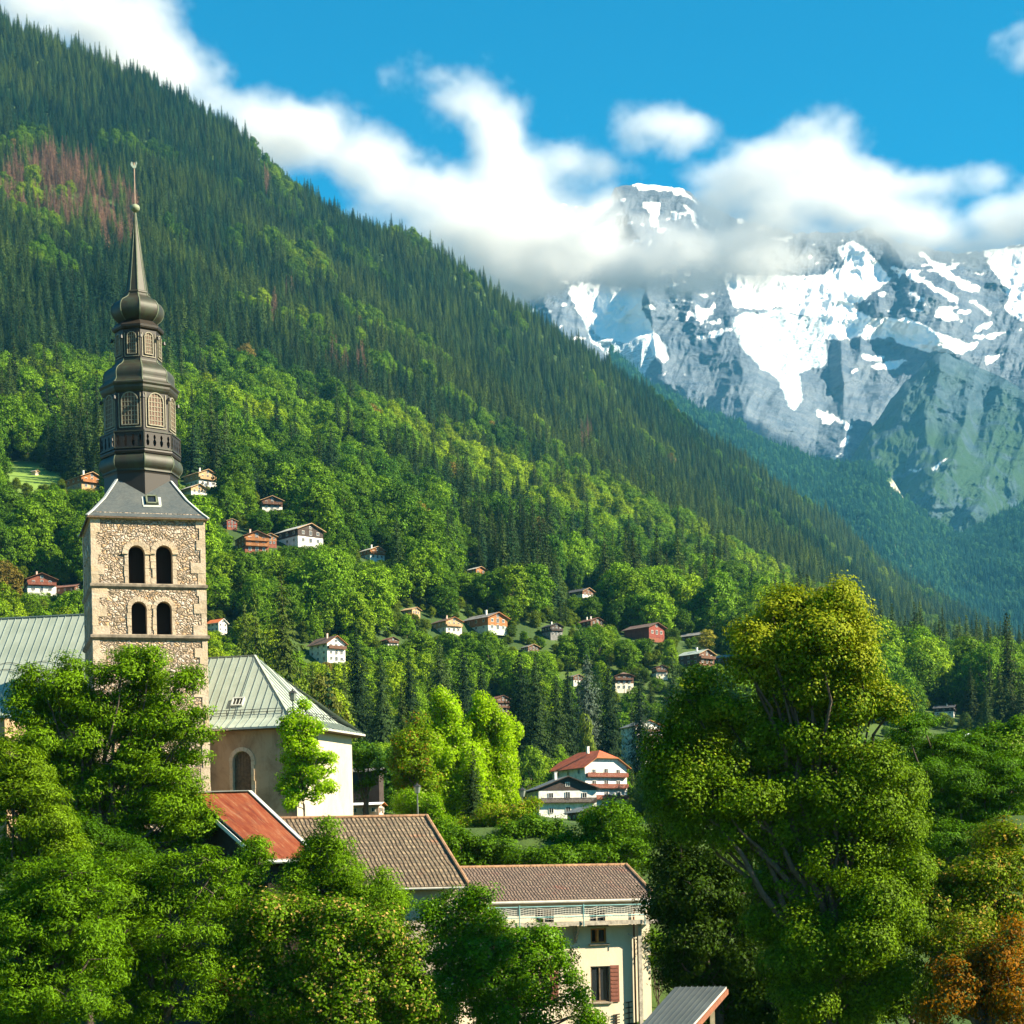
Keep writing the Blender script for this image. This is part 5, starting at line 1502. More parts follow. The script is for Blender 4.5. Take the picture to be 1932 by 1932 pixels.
    for k in range(chim):
        mb = MB(); cx = L * (.12 - .3 * k); mb.box((cx, -W * .12, hr + .35 * s), (.75 * s, .65 * s, 1.9 * s), 0); mb.box((cx, -W * .12, hr + 1.36 * s), (.95 * s, .85 * s, .12 * s), 0)
        mb.build('chimney', wood('white' if roof != 'brown' else 'pinkish'), rf)
    # keep trees off the house and out of the view of it
    KEEP_OUT.append((base.x, base.y, .55 * max(L, W) + 1.0))
    xs = [(base.x + ca * a - sa * b, base.y + sa * a + ca * b) for a in (-L / 2, L / 2) for b in (-W / 2, W / 2)]
    uu = [x / y for x, y in xs]; um = (max(uu) - min(uu)) * .04
    CLEAR.append((min(uu) + um, max(uu) - um, (base.z + H * hidden) / d_, (base.z + hr) / d_, max(y for _, y in xs)))
    return root
G = -48     # gable towards the right, long side to the left
chalet(159, 928, 82, G, 'grey', 'pale', 'orange', 'orange timber chalet on the slope just left of the dark copper lantern', balc=1, rake='pale', hidden=.3)
chalet(378, 922, 72, G, 'tan', 'white', 'pale', 'pale timber chalet with a bright roof edge right of the copper lantern', balc=1, rake='pale', floors=2, H=6.2)
chalet(366, 936, 58, G, 'pale', 'white', 'pale', 'white lower chalet wing in front of the pale timber chalet by the lantern', balc=0, rake='pale', L=9, W=9, H=3.2, floors=1, pitch=24, chim=0)
chalet(66, 896, 18, -30, 'pale', 'pinkish', 'pinkish', 'tiny pinkish hut on the meadow at the far left', L=4, W=3.4, H=2.6, floors=1, balc=0, chim=0, name='hut', cat='hut', longwin=False)
chalet(509, 966, 60, -72, 'grey', 'white', 'brown', 'brown chalet with a grey roof below the bright green meadow', H=4.6, balc=1, rake='pale', ups=.3, chim=0)
chalet(434, 998, 34, -62, 'grey', 'redbrown', 'red', 'small red timber chalet half hidden just right of the slate tower roof', L=9, W=8, balc=0, chim=0, hidden=.4)
chalet(476, 1047, 78, -66, 'brown', 'redbrown', 'orange', 'large red brown chalet with two balconies right of the tower', H=6.4, balc=2, floors=3, rake='brown', hidden=.25, chim=1)
chalet(506, 1030, 40, -62, 'redbrown', 'redbrown', 'orange', 'small orange gable behind the large red brown chalet', L=8, W=8, balc=0, chim=0, hidden=.4)
chalet(566, 1032, 100, G, 'pale', 'white', 'dark', 'dark chalet with a pale grey roof and a white ground floor', H=5.6, balc=0, rake='pale', hidden=.1, ups=.5, L=14, W=12, chim=0)
chalet(702, 1057, 56, -52, 'pale', 'white', 'orange', 'small white chalet with an orange wooden gable on the open slope', H=4.6, balc=1, rake='pale', hidden=.1, L=10, W=9, chim=1)
chalet(898, 1086, 42, -50, 'pale', 'orange', 'orange', 'orange cabin mostly hidden by trees above the chalet row', L=9, W=7, H=3.4, floors=1, balc=0, chim=0, name='cabin', cat='cabin', hidden=.5)
chalet(776, 1162, 40, -40, 'tan', 'tan' if False else 'pale', 'pale', 'tan roofed cabin showing only its roof left of the balcony chalet', L=9, W=8, H=3.6, floors=1, balc=0, chim=0, name='cabin', cat='cabin', hidden=.7)
chalet(844, 1196, 64, -55, 'brown', 'cream', 'pale', 'cream chalet with a pale wooden balcony under a brown roof', H=6.0, balc=1, rake='orange', hidden=.2)
chalet(917, 1194, 92, G, 'grey', 'palegreen', 'orange', 'long grey roofed house with an orange wooden gable in the middle of the slope', H=5.0, balc=0, rake='orange', hidden=.15, L=14, W=10, ups=.35)
chalet(1042, 1203, 46, -58, 'dark', 'grey', 'dark', 'dark grey chalet with black roof between the trees', H=6.2, balc=1, rake='dark', hidden=.15, L=10, W=9)
chalet(1115, 1188, 56, -55, 'redbrown', 'brown', 'brown', 'brown chalet with a red brown roof left of the red barn', H=4.4, balc=0, rake='brown', hidden=.45, chim=2)
chalet(1095, 1130, 60, -45, 'dark', 'white', 'brown', 'low dark roofed chalet alone high above the chalet row', H=3.6, floors=1, balc=0, rake='pale', hidden=.3, chim=0)
chalet(1216, 1207, 84, G, 'brown', 'redbrown', 'red', 'red wooden barn with a plain brown roof', H=4.4, balc=0, rake='brown', hidden=.1, L=14, W=9, chim=0, longwin=False, floors=1, name='barn', cat='barn', ups=.02)
chalet(1314, 1257, 76, G, 'green', 'brown', 'brown', 'brown chalet with a pale green grey sheet roof left of the big tree', H=4.8, balc=1, rake='pale', hidden=.2, L=13, W=10)
chalet(1374, 1252, 52, -30, 'grey', 'brown', 'brown', 'low house with a pale grey roof partly behind the big tree', H=3.8, floors=1, balc=0, rake='grey', hidden=.4, L=13, W=8, chim=0)
chalet(1310, 1212, 60, -40, 'grey', 'brown', 'brown', 'grey roofed chalet mostly sunk in trees below the red barn', H=3.4, floors=1, balc=0, hidden=.6, chim=0, rake='grey')
chalet(1245, 1279, 34, -75, 'brown', 'cream', 'brown', 'narrow brown chalet standing above the white apartment block', L=9, W=8, H=6.2, balc=1, hidden=.2, rake='brown', chim=0)
chalet(1174, 1302, 48, -78, 'brown', 'cream', 'brown', 'cream and brown chalet with a long balcony left of the apartment block', L=10, W=11, H=7.6, floors=3, balc=1, hidden=.15, rake='brown', chim=0, halfhip=True, sink=3)
chalet(942, 1356, 46, -60, 'redbrown', 'brown', 'brown', 'tall brown house between the dark conifers and the bright maples', L=10, W=9, H=12, floors=4, balc=2, hidden=.05, rake='brown', chim=0, sink=3)
chalet(618, 1252, 80, G, 'brown', 'white', 'white', 'white house with a grey brown roof and small balcony above the choir roof', H=7.6, floors=3, balc=1, rake='orange', hidden=.1, L=12, W=9, pitch=32)
chalet(410, 1194, 44, -35, 'orange', 'white', 'white', 'white house with an orange red tiled roof just right of the tower', H=5.4, balc=0, rake='white', hidden=.3, L=9, W=7, pitch=32, chim=0)
chalet(76, 1122, 78, -70, 'brown', 'white', 'redbrown', 'brown chalet with a white ground floor left of the stone tower', H=5.6, balc=1, rake='brown', hidden=.2, L=12, W=12)
chalet(130, 1120, 54, -20, 'redbrown', 'brown', 'brown', 'low red brown annex beside the chalet left of the stone tower', H=3.4, floors=1, balc=0, hidden=.3, L=13, W=8, chim=0, rake='brown')
hot = chalet(1113, 1512, 154, -58, 'red', 'white', 'white', 'white hotel with red tiled half hipped roof and orange wooden balconies', L=17, W=14.5, H=9.6, floors=3, balc=3, pitch=33, halfhip=True, name='hotel', cat='hotel', rake='orange', hidden=0, frames='white', sink=6, d=470)
chalet(1060, 1546, 146, -76, 'slate', 'white', 'dark', 'white chalet with wide low grey roof and dark timber gable before the hotel', L=12, W=15, H=7.6, floors=2, balc=1, pitch=21, rake='dark', hidden=0, sink=4, d=425, ups=.92)
chalet(1106, 1552, 84, -60, 'slate', 'brown', 'brown', 'small brown annex with a grey roof in front of the terrace chalet', L=9, W=9, H=3.4, floors=1, balc=0, chim=0, pitch=20, rake='dark', hidden=.1, sink=5, d=400)
chalet(1140, 1572, 66, -50, 'slate', 'grey', 'grey', 'low grey shed roof showing among the bushes under the brown annex', L=8, W=7, H=2.6, floors=1, balc=0, chim=0, pitch=24, rake='dark', hidden=.3, sink=5, d=380, name='shed', cat='shed')
chalet(1212, 1440, 86, -62, 'slate', 'white', 'white', 'white apartment block of many balconies behind the dark slender conifer', L=14, W=15, H=17.5, floors=6, balc=5, pitch=20, rake='orange', hidden=0, name='apartment_building', cat='apartment building', d=560, sink=8)
chalet(1266, 1330, 30, -70, 'brown', 'white', 'brown', 'small white house with a brown roof squeezed between slender conifer and giant linden', L=9, W=8, H=5.4, balc=1, hidden=.35, rake='brown', chim=0)
chalet(1000, 1236, 40, -60, 'grey', 'cream', 'brown', 'cream house with a grey roof sunk in trees under the long orange gabled house', L=9, W=8, H=4.6, balc=0, hidden=.5, rake='pale', chim=0)
chalet(735, 1222, 40, -55, 'redbrown', 'white', 'brown', 'white and brown chalet among trees between the white house and the balcony chalet', L=9, W=8, H=4.6, balc=1, hidden=.4, rake='brown', chim=0)
chalet(1085, 1290, 36, -60, 'grey', 'white', 'brown', 'tiny grey roof with a white gable peeking above the blue grey cedar', L=9, W=8, H=4.6, balc=0, hidden=.5, rake='pale', chim=0)
chalet(1783, 1350, 48, -22, 'dark', 'white', 'dark', 'dark roofed chalet on the far right slope', H=5.2, balc=1, rake='brown', hidden=.2, L=14, W=9)
chalet(1858, 1398, 74, -20, 'metal', 'cream', 'brown', 'long low house with a white metal roof at the far right', H=3.2, floors=1, balc=0, rake='dark', hidden=.5, L=20, W=8, chim=2)
chalet(690, 1478, 76, -8, 'grey', 'dark', 'dark', 'dark open shed with a pale metal roof behind the choir', H=3.4, floors=1, balc=0, chim=0, L=10, W=7, d=215, hidden=0, longwin=False, name='shed', cat='shed', rake='dark', pitch=16, sink=8, win=False)  # solid dark walls painted for the shade beneath an open canopy
chalet(692, 1538, 74, -12, 'metal', 'pinkish', 'pinkish', 'low pinkish kiosk with a pale metal roof behind the choir', H=2.8, floors=1, balc=0, chim=0, L=9, W=5, d=190, hidden=0, name='kiosk', cat='kiosk', rake='orange', pitch=14, sink=8)

# ================================================================== LAMPS AND POLE
def street_lamp(px, py, pyb, d, label):
    top = at(px, py, d); zb_ = at(px, pyb, d).z
    root = empty('street_lamp', label, 'street lamp', (top.x, top.y, zb_)); h = top.z - zb_
    mb = MB(); mb.tube((0, 0, -1), (0, 0, h * .4), .085, 10, 0, .06); mb.tube((0, 0, h * .4), (0, 0, h - .75), .055, 10, 0, .045); mb.build('pole', plain('lamp_post_paint', (.10, .11, .10), .5, .3, 3), root)
    mb = MB(); mb.lathe([(h - .75, .10), (h - .70, .17), (h - .25, .27), (h - .22, .30)], 6, 0, 0); mb.build('lantern', plain('lamp_glass', (.16, .18, .16), .3, .2, 3, spec=.5), root)
    mb = MB(); mb.lathe([(h - .22, .32), (h - .12, .24), (h - .02, .06), (h + .1, .03)], 6, 0, 0); mb.build('cap', M_IRON, root)
    return root
street_lamp(787, 1479, 1545, 158, 'old style street lamp beside the bright maples behind the tiled barn')
street_lamp(985, 1486, 1560, 158, 'old style street lamp in front of the terrace chalet')
street_lamp(552, 1302, 1480, 141.5, 'tall dark floodlight lamp rising beside the hipped choir roof')
p = hit(1897, 1416); h = 42 * p.y / 3864
root = empty('utility_pole', 'tall pale utility pole beside the white metal roof on the far right', 'utility pole', p)
mb = MB(); mb.tube((0, 0, -1), (0, 0, h), .22, 8, 0, .16); mb.build('pole', M_PLANKG, root)
mb = MB(); mb.bar((-1.2, 0, h - .8), (1.2, 0, h - .8), .18, .18); mb.build('crossarm', M_PLANKG, root)
# ================================================================== HILLSIDE FOREST
KEEP_OUT = globals().get('KEEP_OUT', [])       # (x, y, radius) of houses; filled in by the buildings
CLEAR = globals().get('CLEAR', [])             # (u0, u1, v0, v1, y) openings in front of the houses
def scatter():
    # jittered grid in (log-ish) distance bands so that spacing is even on the ground
    pts = []
    for d0, d1, s in ((172, 600, 8.2), (600, 1200, 8.0), (1200, 3000, 9.6), (3000, 4800, 11)):
        xs = np.arange(-.31 * d1, .31 * d1, s); ys = np.arange(d0, d1, s)
        gx, gy = np.meshgrid(xs, ys); gx = gx.ravel(); gy = gy.ravel()
        gx = gx + rng.uniform(-.48, .48, gx.shape) * s; gy = gy + rng.uniform(-.48, .48, gy.shape) * s
        k = np.abs(gx / gy) < .30
        pts.append(np.stack([gx[k], gy[k]], 1))
    return np.concatenate(pts)
XY = scatter()
x, y = XY.T
u = x / y
k = y < np.interp(u, _cu, np.array(_Rd)) + 90
XY = XY[k]; x, y = XY.T; u = x / y
z = hill(x, y)
px, py = to_px(u, z / y)
# where broadleaf gives way to spruce, as a distance up the slope
lim = np.interp(u, [-.25, -.12, 0, .11, .25], [1250, 1420, 1550, 1900, 2600])
lim = lim + 420 * (fbm(x / 170, y / 260, None, 4, 31) - .5) * 2
patch = fbm(x / 75, y / 110, None, 4, 33)
patch2 = fbm(x / 40, y / 60, None, 3, 35)
con = (y > lim)
con = np.where(con, patch < .645 + .05 * smooth(lim, lim + 700, y), patch2 > .60)
con &= ~((y < 600) & (rng.random(len(y)) < .7))
dead = np.zeros(len(x), bool)
for cx, cy_, rx, ry, p in ((60, 355, 62, 62, .75), (150, 370, 60, 62, .8), (225, 420, 40, 60, .75), (110, 330, 40, 40, .7), (515, 602, 9, 26, .8), (505, 350, 8, 24, .8),
                          (635, 705, 22, 30, .55), (680, 715, 12, 24, .6), (1105, 840, 13, 30, .75), (545, 560, 8, 20, .5)):
    dead |= ((((px - cx) / rx) ** 2 + ((py - 8 - cy_) / ry) ** 2) < 1) & (rng.random(len(x)) < p)
dead &= y > 900
n = len(x)
kind = np.where(con, 6 + rng.integers(0, 5, n), rng.integers(0, 6, n))
kind = np.where(dead, 11 + rng.integers(0, 2, n), kind)
sc = rng.uniform(.55, 1.3, n) * np.where(con, 1.06, .95)
sc = sc * np.where(~con & (y < 600), .68, 1.0) * np.where(~con & (y > 1200), 1.05, 1)
sc3 = np.stack([sc * rng.uniform(.88, 1.12, n), sc * rng.uniform(.88, 1.12, n), sc * rng.uniform(.9, 1.12, n)], 1)
H = np.array(KIND_H)[kind] * sc3[:, 2]; W = np.array(KIND_W)[kind] * sc3[:, 0]
# openings
keep = np.ones(n, bool)
for hx, hy, hr in KEEP_OUT: keep &= np.hypot(x - hx, y - hy) > hr + W * .42
vt = (z + H * 1.0) / y; vb = z / y; hw = W * .42 / y
def corridor(x0, y0, x1, y1, yy):          # open views over low growth, given as a photo window and a distance
    a = uv(x0, (y0 + y1) / 2); b = uv(x1, (y0 + y1) / 2); CLEAR.append((a[0], b[0], a[1] if False else uv((x0 + x1) / 2, y1)[1], uv((x0 + x1) / 2, y0)[1], yy))
corridor(685, 1000, 1265, 1395, 488); corridor(1265, 1000, 1640, 1330, 600); corridor(1640, 1000, 1960, 1392, 640); corridor(-60, 900, 165, 1165, 450); corridor(400, 1000, 690, 1262, 420)
corridor(650, 1250, 735, 1560, 215); corridor(940, 1300, 1215, 1560, 455)
for u0, u1, v0, v1, yy in CLEAR:
    bad = (y < yy) & (u + hw > u0) & (u - hw < u1) & (vt > v0) & (vb < v1)
    fit = np.where(bad, np.clip((v0 * y - z) / (H * 1.02), 0, 1), 1.0)   # lower growth instead
    fit = np.maximum(fit, .15)
    sc3 = sc3 * fit[:, None] ** np.array([.8, .8, 1.0]); H = np.array(KIND_H)[kind] * sc3[:, 2]; vt = (z + H) / y; hw = np.array(KIND_W)[kind] * sc3[:, 0] * .52 / y
for poly in MEADOW_XY:
    keep &= ~in_poly(x, y, poly)
    cxy = np.array([tuple(p) for p in poly])
    uu = cxy[:, 0] / cxy[:, 1]; vv = hill(cxy[:, 0], cxy[:, 1]) / cxy[:, 1]
    keep &= ~((y < cxy[:, 1].min()) & (u > uu.min()) & (u < uu.max()) & (vt > vv.min() + .25 * (vv.max() - vv.min())) & (vb < vv.max()))
x, y, z, kind, sc3, px, py, con, dead, H, patch, patch2, lim = (a[keep] for a in (x, y, z, kind, sc3, px, py, con, dead, H, patch, patch2, lim))
n = len(x)
hue = (fbm(x / 150, y / 220, None, 4, 41) - .5) * 1.7 + .42 + (rng.random(n) - .5) * .6
b1, b2, b3 = np.array([.030, .084, .007]), np.array([.098, .195, .008]), np.array([.185, .275, .009])
t = np.clip(hue, 0, 1)[:, None]
broad_c = np.where(t < .55, b1 + (b2 - b1) * (t / .55), b2 + (b3 - b2) * ((t - .55) / .45))
cool = smooth(1000, 2600, y)[:, None]
broad_c = broad_c * (1 - .25 * cool)
r3 = rng.random(n)
broad_c = np.where((r3 < .006)[:, None], np.array([.16, .13, .03]), broad_c)
c1, c2 = np.array([.011, .037, .015]), np.array([.062, .098, .015])
con_c = c1 + (c2 - c1) * np.clip(hue * 1.1, 0, 1)[:, None]
dead_c = np.array([.165, .092, .068]) * rng.uniform(.7, 1.3, n)[:, None]
tint = np.where(dead[:, None], dead_c, np.where(con[:, None], con_c, broad_c)) * np.where(con, rng.uniform(.55, 1.5, n), rng.uniform(.75, 1.3, n))[:, None]
rz = rng.uniform(0, 6.283, n)

seen = (px > -10) & (px < 1942)
size = H / y
def pick(mask, N):
    idx = np.where(mask & seen)[0]
    return idx[np.argsort(-size[idx])][:N]
solo = np.concatenate([pick(~con & ~dead, 300), pick(con & ~dead, 290), pick(dead, 60)])
LBL = {0: ('broadleaf_tree', 'round leafy broadleaf tree on the wooded slope behind the church', 'broadleaf trees on the lower slope'),
       1: ('spruce_tree', 'dark pointed spruce in the hillside forest above the chalets', 'spruces on the hillside'),
       2: ('dead_spruce', 'dead reddish brown spruce standing among the green conifers', 'dead brown spruces on the hillside')}
TINTW = ((.9, 'pale yellow green'), (.6, 'bright green'), (.34, 'mid green'), (-1, 'deep green'))
for i in solo:
    cls = 2 if dead[i] else 1 if con[i] else 0
    nm, lb, gp = LBL[cls]
    if cls == 0:
        bright = tint[i][1]
        word = 'yellow-brown' if tint[i][0] > tint[i][1] else 'light yellow-green' if bright > .15 else 'bright green' if bright > .10 else 'deep green'
        where = 'below the chalets' if y[i] < 480 else 'around the hillside chalets' if y[i] < 900 else 'high on the slope'
        lb = 'leafy %s broadleaf tree with a rounded crown %s' % (word, where); gp = '%s broadleaf trees %s' % (word, where)
    elif cls == 1:
        word = 'dark' if tint[i][1] < .062 else 'olive green'
        where = 'near the chalets' if y[i] < 1000 else 'in the hillside forest'
        lb = 'tall pointed %s spruce %s' % (word, where); gp = '%s spruces %s' % (word, where)
    e = empty(nm, lb, 'tree', (x[i], y[i], z[i] - .4), rz[i], gp); e.scale = sc3[i]
    cr = link('crown', KINDS_[kind[i]][0], e); cr['tint'] = [float(q) for q in tint[i]]
    link('trunk', KINDS_[kind[i]][1], e)
rest = np.ones(n, bool); rest[solo] = False
P = np.stack([x, y, z - .4], 1)
mb = rest & ~con & ~dead; mc = rest & (con | dead)
forest('broadleaf_forest', 'bright green broadleaf woodland covering the lower mountainside', P[mb], rz[mb], sc3[mb], kind[mb], tint[mb])
forest('conifer_forest', 'dark spruce forest covering the upper mountainside', P[mc], rz[mc], sc3[mc], kind[mc], tint[mc])
print('trees', n, 'broad', mb.sum(), 'conifer', mc.sum())

# low undergrowth round the chalets: one mass
nu = 9000
ux_ = rng.uniform(-.27, .27, nu); uy_ = np.sqrt(rng.uniform(380. ** 2, 960. ** 2, nu)); ux_ = ux_ * uy_; uz_ = hill(ux_, uy_)
us_ = rng.uniform(.10, .27, nu); uk = rng.integers(0, 6, nu); uh = np.array(KIND_H)[uk] * us_; uw = np.array(KIND_W)[uk] * us_ * .5
ok_ = np.ones(nu, bool)
for hx, hy, hr in KEEP_OUT: ok_ &= np.hypot(ux_ - hx, uy_ - hy) > hr * .92 + uw
for u0, u1, v0, v1, yy in CLEAR: ok_ &= ~((uy_ < yy) & (ux_ / uy_ + uw / uy_ > u0) & (ux_ / uy_ - uw / uy_ < u1) & ((uz_ + uh) / uy_ > v0) & (uz_ / uy_ < v1))
for poly in MEADOW_XY: ok_ &= ~in_poly(ux_, uy_, poly)
ut = np.clip(rng.random(nu) * .8 + .2 * (fbm(ux_ / 60, uy_ / 60, None, 3, 61) - .5), 0, 1)[:, None]
utint = (np.array([.04, .085, .010]) * (1 - ut) + np.array([.14, .20, .014]) * ut)
forest('undergrowth', 'low bushes and undergrowth between the hillside chalets', np.stack([ux_, uy_, uz_ - .2], 1)[ok_], rng.uniform(0, 6.28, nu)[ok_], np.stack([us_ * 1.3, us_ * 1.3, us_], 1)[ok_], uk[ok_], utint[ok_])

# the farther ridge
N2 = 26000
U_ = rng.uniform(_u2[0], _u2[-1], N2); T_ = np.sqrt(rng.uniform(.02, .9, N2))
x2, y2, z2 = ridge2(U_, T_)
ppx, ppy = to_px(x2 / y2, z2 / y2)
open_ = fbm(x2 / 230, y2 / 330, None, 4, 55)
k2 = (open_ < .60) & ~in_poly(ppx, ppy + 4, [(1668, 914), (1692, 900), (1714, 935), (1724, 957), (1700, 948), (1682, 938)])
x2, y2, z2 = x2[k2], y2[k2], z2[k2]; n2 = len(x2)
kd2 = 6 + rng.integers(0, 5, n2); s2 = rng.uniform(.8, 1.3, n2)
bl = rng.random(n2) < .22; kd2 = np.where(bl, rng.integers(0, 6, n2), kd2)
t2c = np.where(bl[:, None], np.array([.05, .14, .075]), np.array([.020, .085, .075])) * rng.uniform(.75, 1.25, n2)[:, None]  # bluish tints carry part of the haze over the ridge
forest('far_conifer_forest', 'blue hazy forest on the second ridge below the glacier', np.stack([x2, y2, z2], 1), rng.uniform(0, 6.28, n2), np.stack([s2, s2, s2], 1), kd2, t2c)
# ================================================================== FOREGROUND TREES
def cv(region, scale):
    ox, oy = region; k = .9434
    return lambda L: [((ox + x / scale) * k, (oy + y / scale) * k, rx / scale * k, ry / scale * k) for x, y, rx, ry in L]
K6 = cv((1200, 1100), 2.038); K7 = cv((0, 1250), 2.421); K6b = cv((400, 1500), 1.932); K5 = cv((380, 1280), 4.83); K5b = cv((800, 1100), 2.76)
def near_mat(name, **k): return leaf_mat(name, **k)
M_LINDEN = leaf_mat('linden_leaves', trans=.24, hi=1.5, lo=.5, yellow=(.21, .25, .008), ymix=.36)
M_ASH = leaf_mat('ash_leaves', trans=.28, hi=1.6, lo=.5)
M_MAPLE = leaf_mat('bright_maple_leaves', trans=.45, hi=1.6, lo=.6, yellow=(.36, .40, .12), ymix=.06)
M_SEED = leaf_mat('leaves_with_tan_seed_clusters', trans=.26, hi=1.5, lo=.5, yellow=(.38, .26, .07), ymix=.11)
M_GLOSS = leaf_mat('dark_glossy_leaves', trans=.22, hi=1.5, lo=.5, rough=.35, yellow=(.50, .38, .22), ymix=.018)
M_AUT = leaf_mat('autumn_leaves', trans=.4, hi=1.5, lo=.55, yellow=(.07, .11, .02), ymix=.25)
M_OLIVE = leaf_mat('yellowing_leaves', trans=.28, hi=1.5, lo=.6, yellow=(.32, .22, .03), ymix=.14)

def near_tree(name, label, lobes, d, tint, mat, leaf=.26, per=2.0, cr=.55, lpc=46, ytop=None, **kw):
    k_ = .82 if mat is M_LINDEN else .9 if mat is M_ASH or mat is M_SEED else 1.0
    tint = (tint[0] * 1.22 * k_, tint[1] * 1.38 * k_, tint[2] * .2)
    return near_tree_(name, label, lobes, d, tint, mat, leaf * .6, per * 1.25, cr * 1.12, int(lpc * 2.1), ytop=ytop, **kw)

def near_tree_(name, label, lobes, d, tint, mat, leaf=.26, per=2.0, cr=.55, lpc=46, aspect=.6, flat=.75, base=None, cat='tree', spread=.55, droop=None, back=.6, bark=None, trunk_r=.32, zb=None, grow=.92, ytop=None):
    k = d / 3864.0
    L = []
    for px, py, rx, ry in lobes:
        c = at(px, py, d + random.uniform(-spread, spread) * rx * k * 1.4)
        r = (rx + ry) / 2 * k
        L.append((c.x, c.y, c.z, rx * k * grow, r * .95 * grow, ry * k * grow))
        if random.random() < back:
            L.append((c.x + random.uniform(-.4, .4) * r, c.y + r * random.uniform(1.2, 2.2), c.z - random.uniform(0, .4) * r, rx * k, r, ry * k))
    C, N, cl = crown_points(L, per, cr, lpc, flat=flat, inner=.12)
    bx = sum(l[0] for l in L) / len(L) if base is None else at(base, 1700, d).x
    by = d + .5
    gz = float(hill(np.array([bx]), np.array([by]))[0]) if zb is None else zb
    root = empty(name, label, cat, (bx, by, gz))
    o = Vector((bx, by, gz)); C = C - np.array(o)
    lyb = None
    if ytop is not None:                     # yellow leaves more frequent towards the top of the crown
        hz = (C[:, 2] - C[:, 2].min()) / np.ptp(C[:, 2]); lyb = np.clip(rng.random(len(C)) * .35 + .50 * smooth(.35, 1.0, hz) + .45 * (fbm(C[:, 0] / 1.6, C[:, 1] / 1.6, C[:, 2] / 1.6, 2, 5) - .35) + ytop, 0, 1)
    cr_o = link('crown', leaves_mesh('crown', C, N, leaf, mat, aspect=aspect, droop=droop, lyb=lyb), root); cr_o['tint'] = list(tint)
    zt_ = max(l[2] for l in L) - gz; zlow = min(l[2] for l in L) - gz
    zf = max(min(zlow, zt_ * .4), zt_ * .18)
    tb = [bend((0, 0, -1.0), (0, 0, zf), trunk_r, trunk_r * .8, 4, .02)]
    top = (random.uniform(-.3, .3), 0, zt_ * .86); tb.append(bend((0, 0, zf - .1), top, trunk_r * .78, .05, 7, .04))
    for l in L:
        zz = l[2] - gz
        st = (0, 0, zf + (min(zz, zt_ * .8) - zf) * random.uniform(.15, .5)) if zz > zf else (0, 0, zf * .8)
        tb.append(bend(st, (l[0] - bx, l[1] - by, zz), trunk_r * .34, .035, 5, .08))
        for _ in range(3):
            a = Vector((l[0] - bx, l[1] - by, zz)); v = Vector((random.gauss(0, 1), random.gauss(0, 1), random.gauss(0, .7))).normalized()
            tb.append(bend(a, a + Vector((v.x * l[3], v.y * l[4], v.z * l[5])) * .95, .035, .012, 3, .06))
    link('trunk', tubes_mesh('trunk', tb, bark or M_BARK, 6), root)
    return root

LIN = K6([(880, 1650, 140, 100), (770, 1690, 110, 90), (980, 1670, 110, 90), (850, 1760, 110, 80), (800, 1090, 130, 85), (860, 1000, 110, 80), (750, 1010, 100, 80), (880, 1340, 140, 90), (690, 1160, 110, 75), (960, 1060, 110, 80), (820, 760, 110, 70), (830, 560, 110, 65), (900, 700, 120, 70), (770, 560, 80, 60), (950, 570, 110, 75), (820, 400, 90, 60), (700, 830, 100, 60), (960, 190, 80, 70), (900, 250, 80, 70), (1010, 250, 80, 80), (770, 230, 95, 75), (710, 260, 50, 60), (620, 340, 75, 55), (640, 400, 90, 60), (880, 340, 160, 90), (1060, 340, 75, 90), (720, 470, 80, 80),
          (860, 460, 130, 90), (1020, 470, 120, 90), (590, 480, 90, 60), (430, 530, 80, 50), (480, 640, 90, 60), (360, 610, 70, 55), (560, 660, 60, 80), (840, 650, 120, 60), (1000, 620, 110, 80), (1120, 600, 90, 80), (1195, 640, 55, 65),
          (680, 740, 100, 60), (850, 800, 110, 70), (980, 780, 120, 90), (1100, 880, 130, 90), (1230, 960, 80, 80), (440, 790, 90, 55), (520, 900, 110, 70), (600, 1010, 130, 80), (640, 1110, 90, 70), (780, 960, 130, 90), (940, 980, 130, 90),
          (900, 1110, 160, 100), (1090, 1060, 130, 100), (1220, 1120, 90, 90), (760, 1230, 150, 80), (950, 1260, 160, 100), (1130, 1250, 140, 100), (1270, 1280, 90, 90), (720, 1370, 130, 90), (900, 1420, 160, 100), (1100, 1420, 150, 110),
          (690, 1500, 110, 90), (850, 1570, 150, 110), (1060, 1590, 160, 110), (1220, 1480, 110, 100), (900, 1730, 150, 110), (1090, 1770, 150, 110), (960, 1880, 170, 90), (840, 1840, 110, 90), (1200, 1720, 100, 100),
          (330, 720, 80, 60), (290, 830, 90, 70), (240, 780, 50, 40), (250, 920, 80, 80), (380, 880, 100, 90), (330, 1010, 110, 80), (470, 1010, 110, 90), (400, 1120, 120, 80), (540, 1150, 110, 90)])
near_tree('linden_tree', 'giant old linden with yellow tipped crown towering right of the yellow house', LIN, 93, (.080, .135, .010), M_LINDEN, leaf=.21, per=1.9, cr=.62, lpc=78, aspect=.8, trunk_r=.6, base=1560, zb=-11.8, back=.5, ytop=.02, bark=M_BARK, grow=.82)
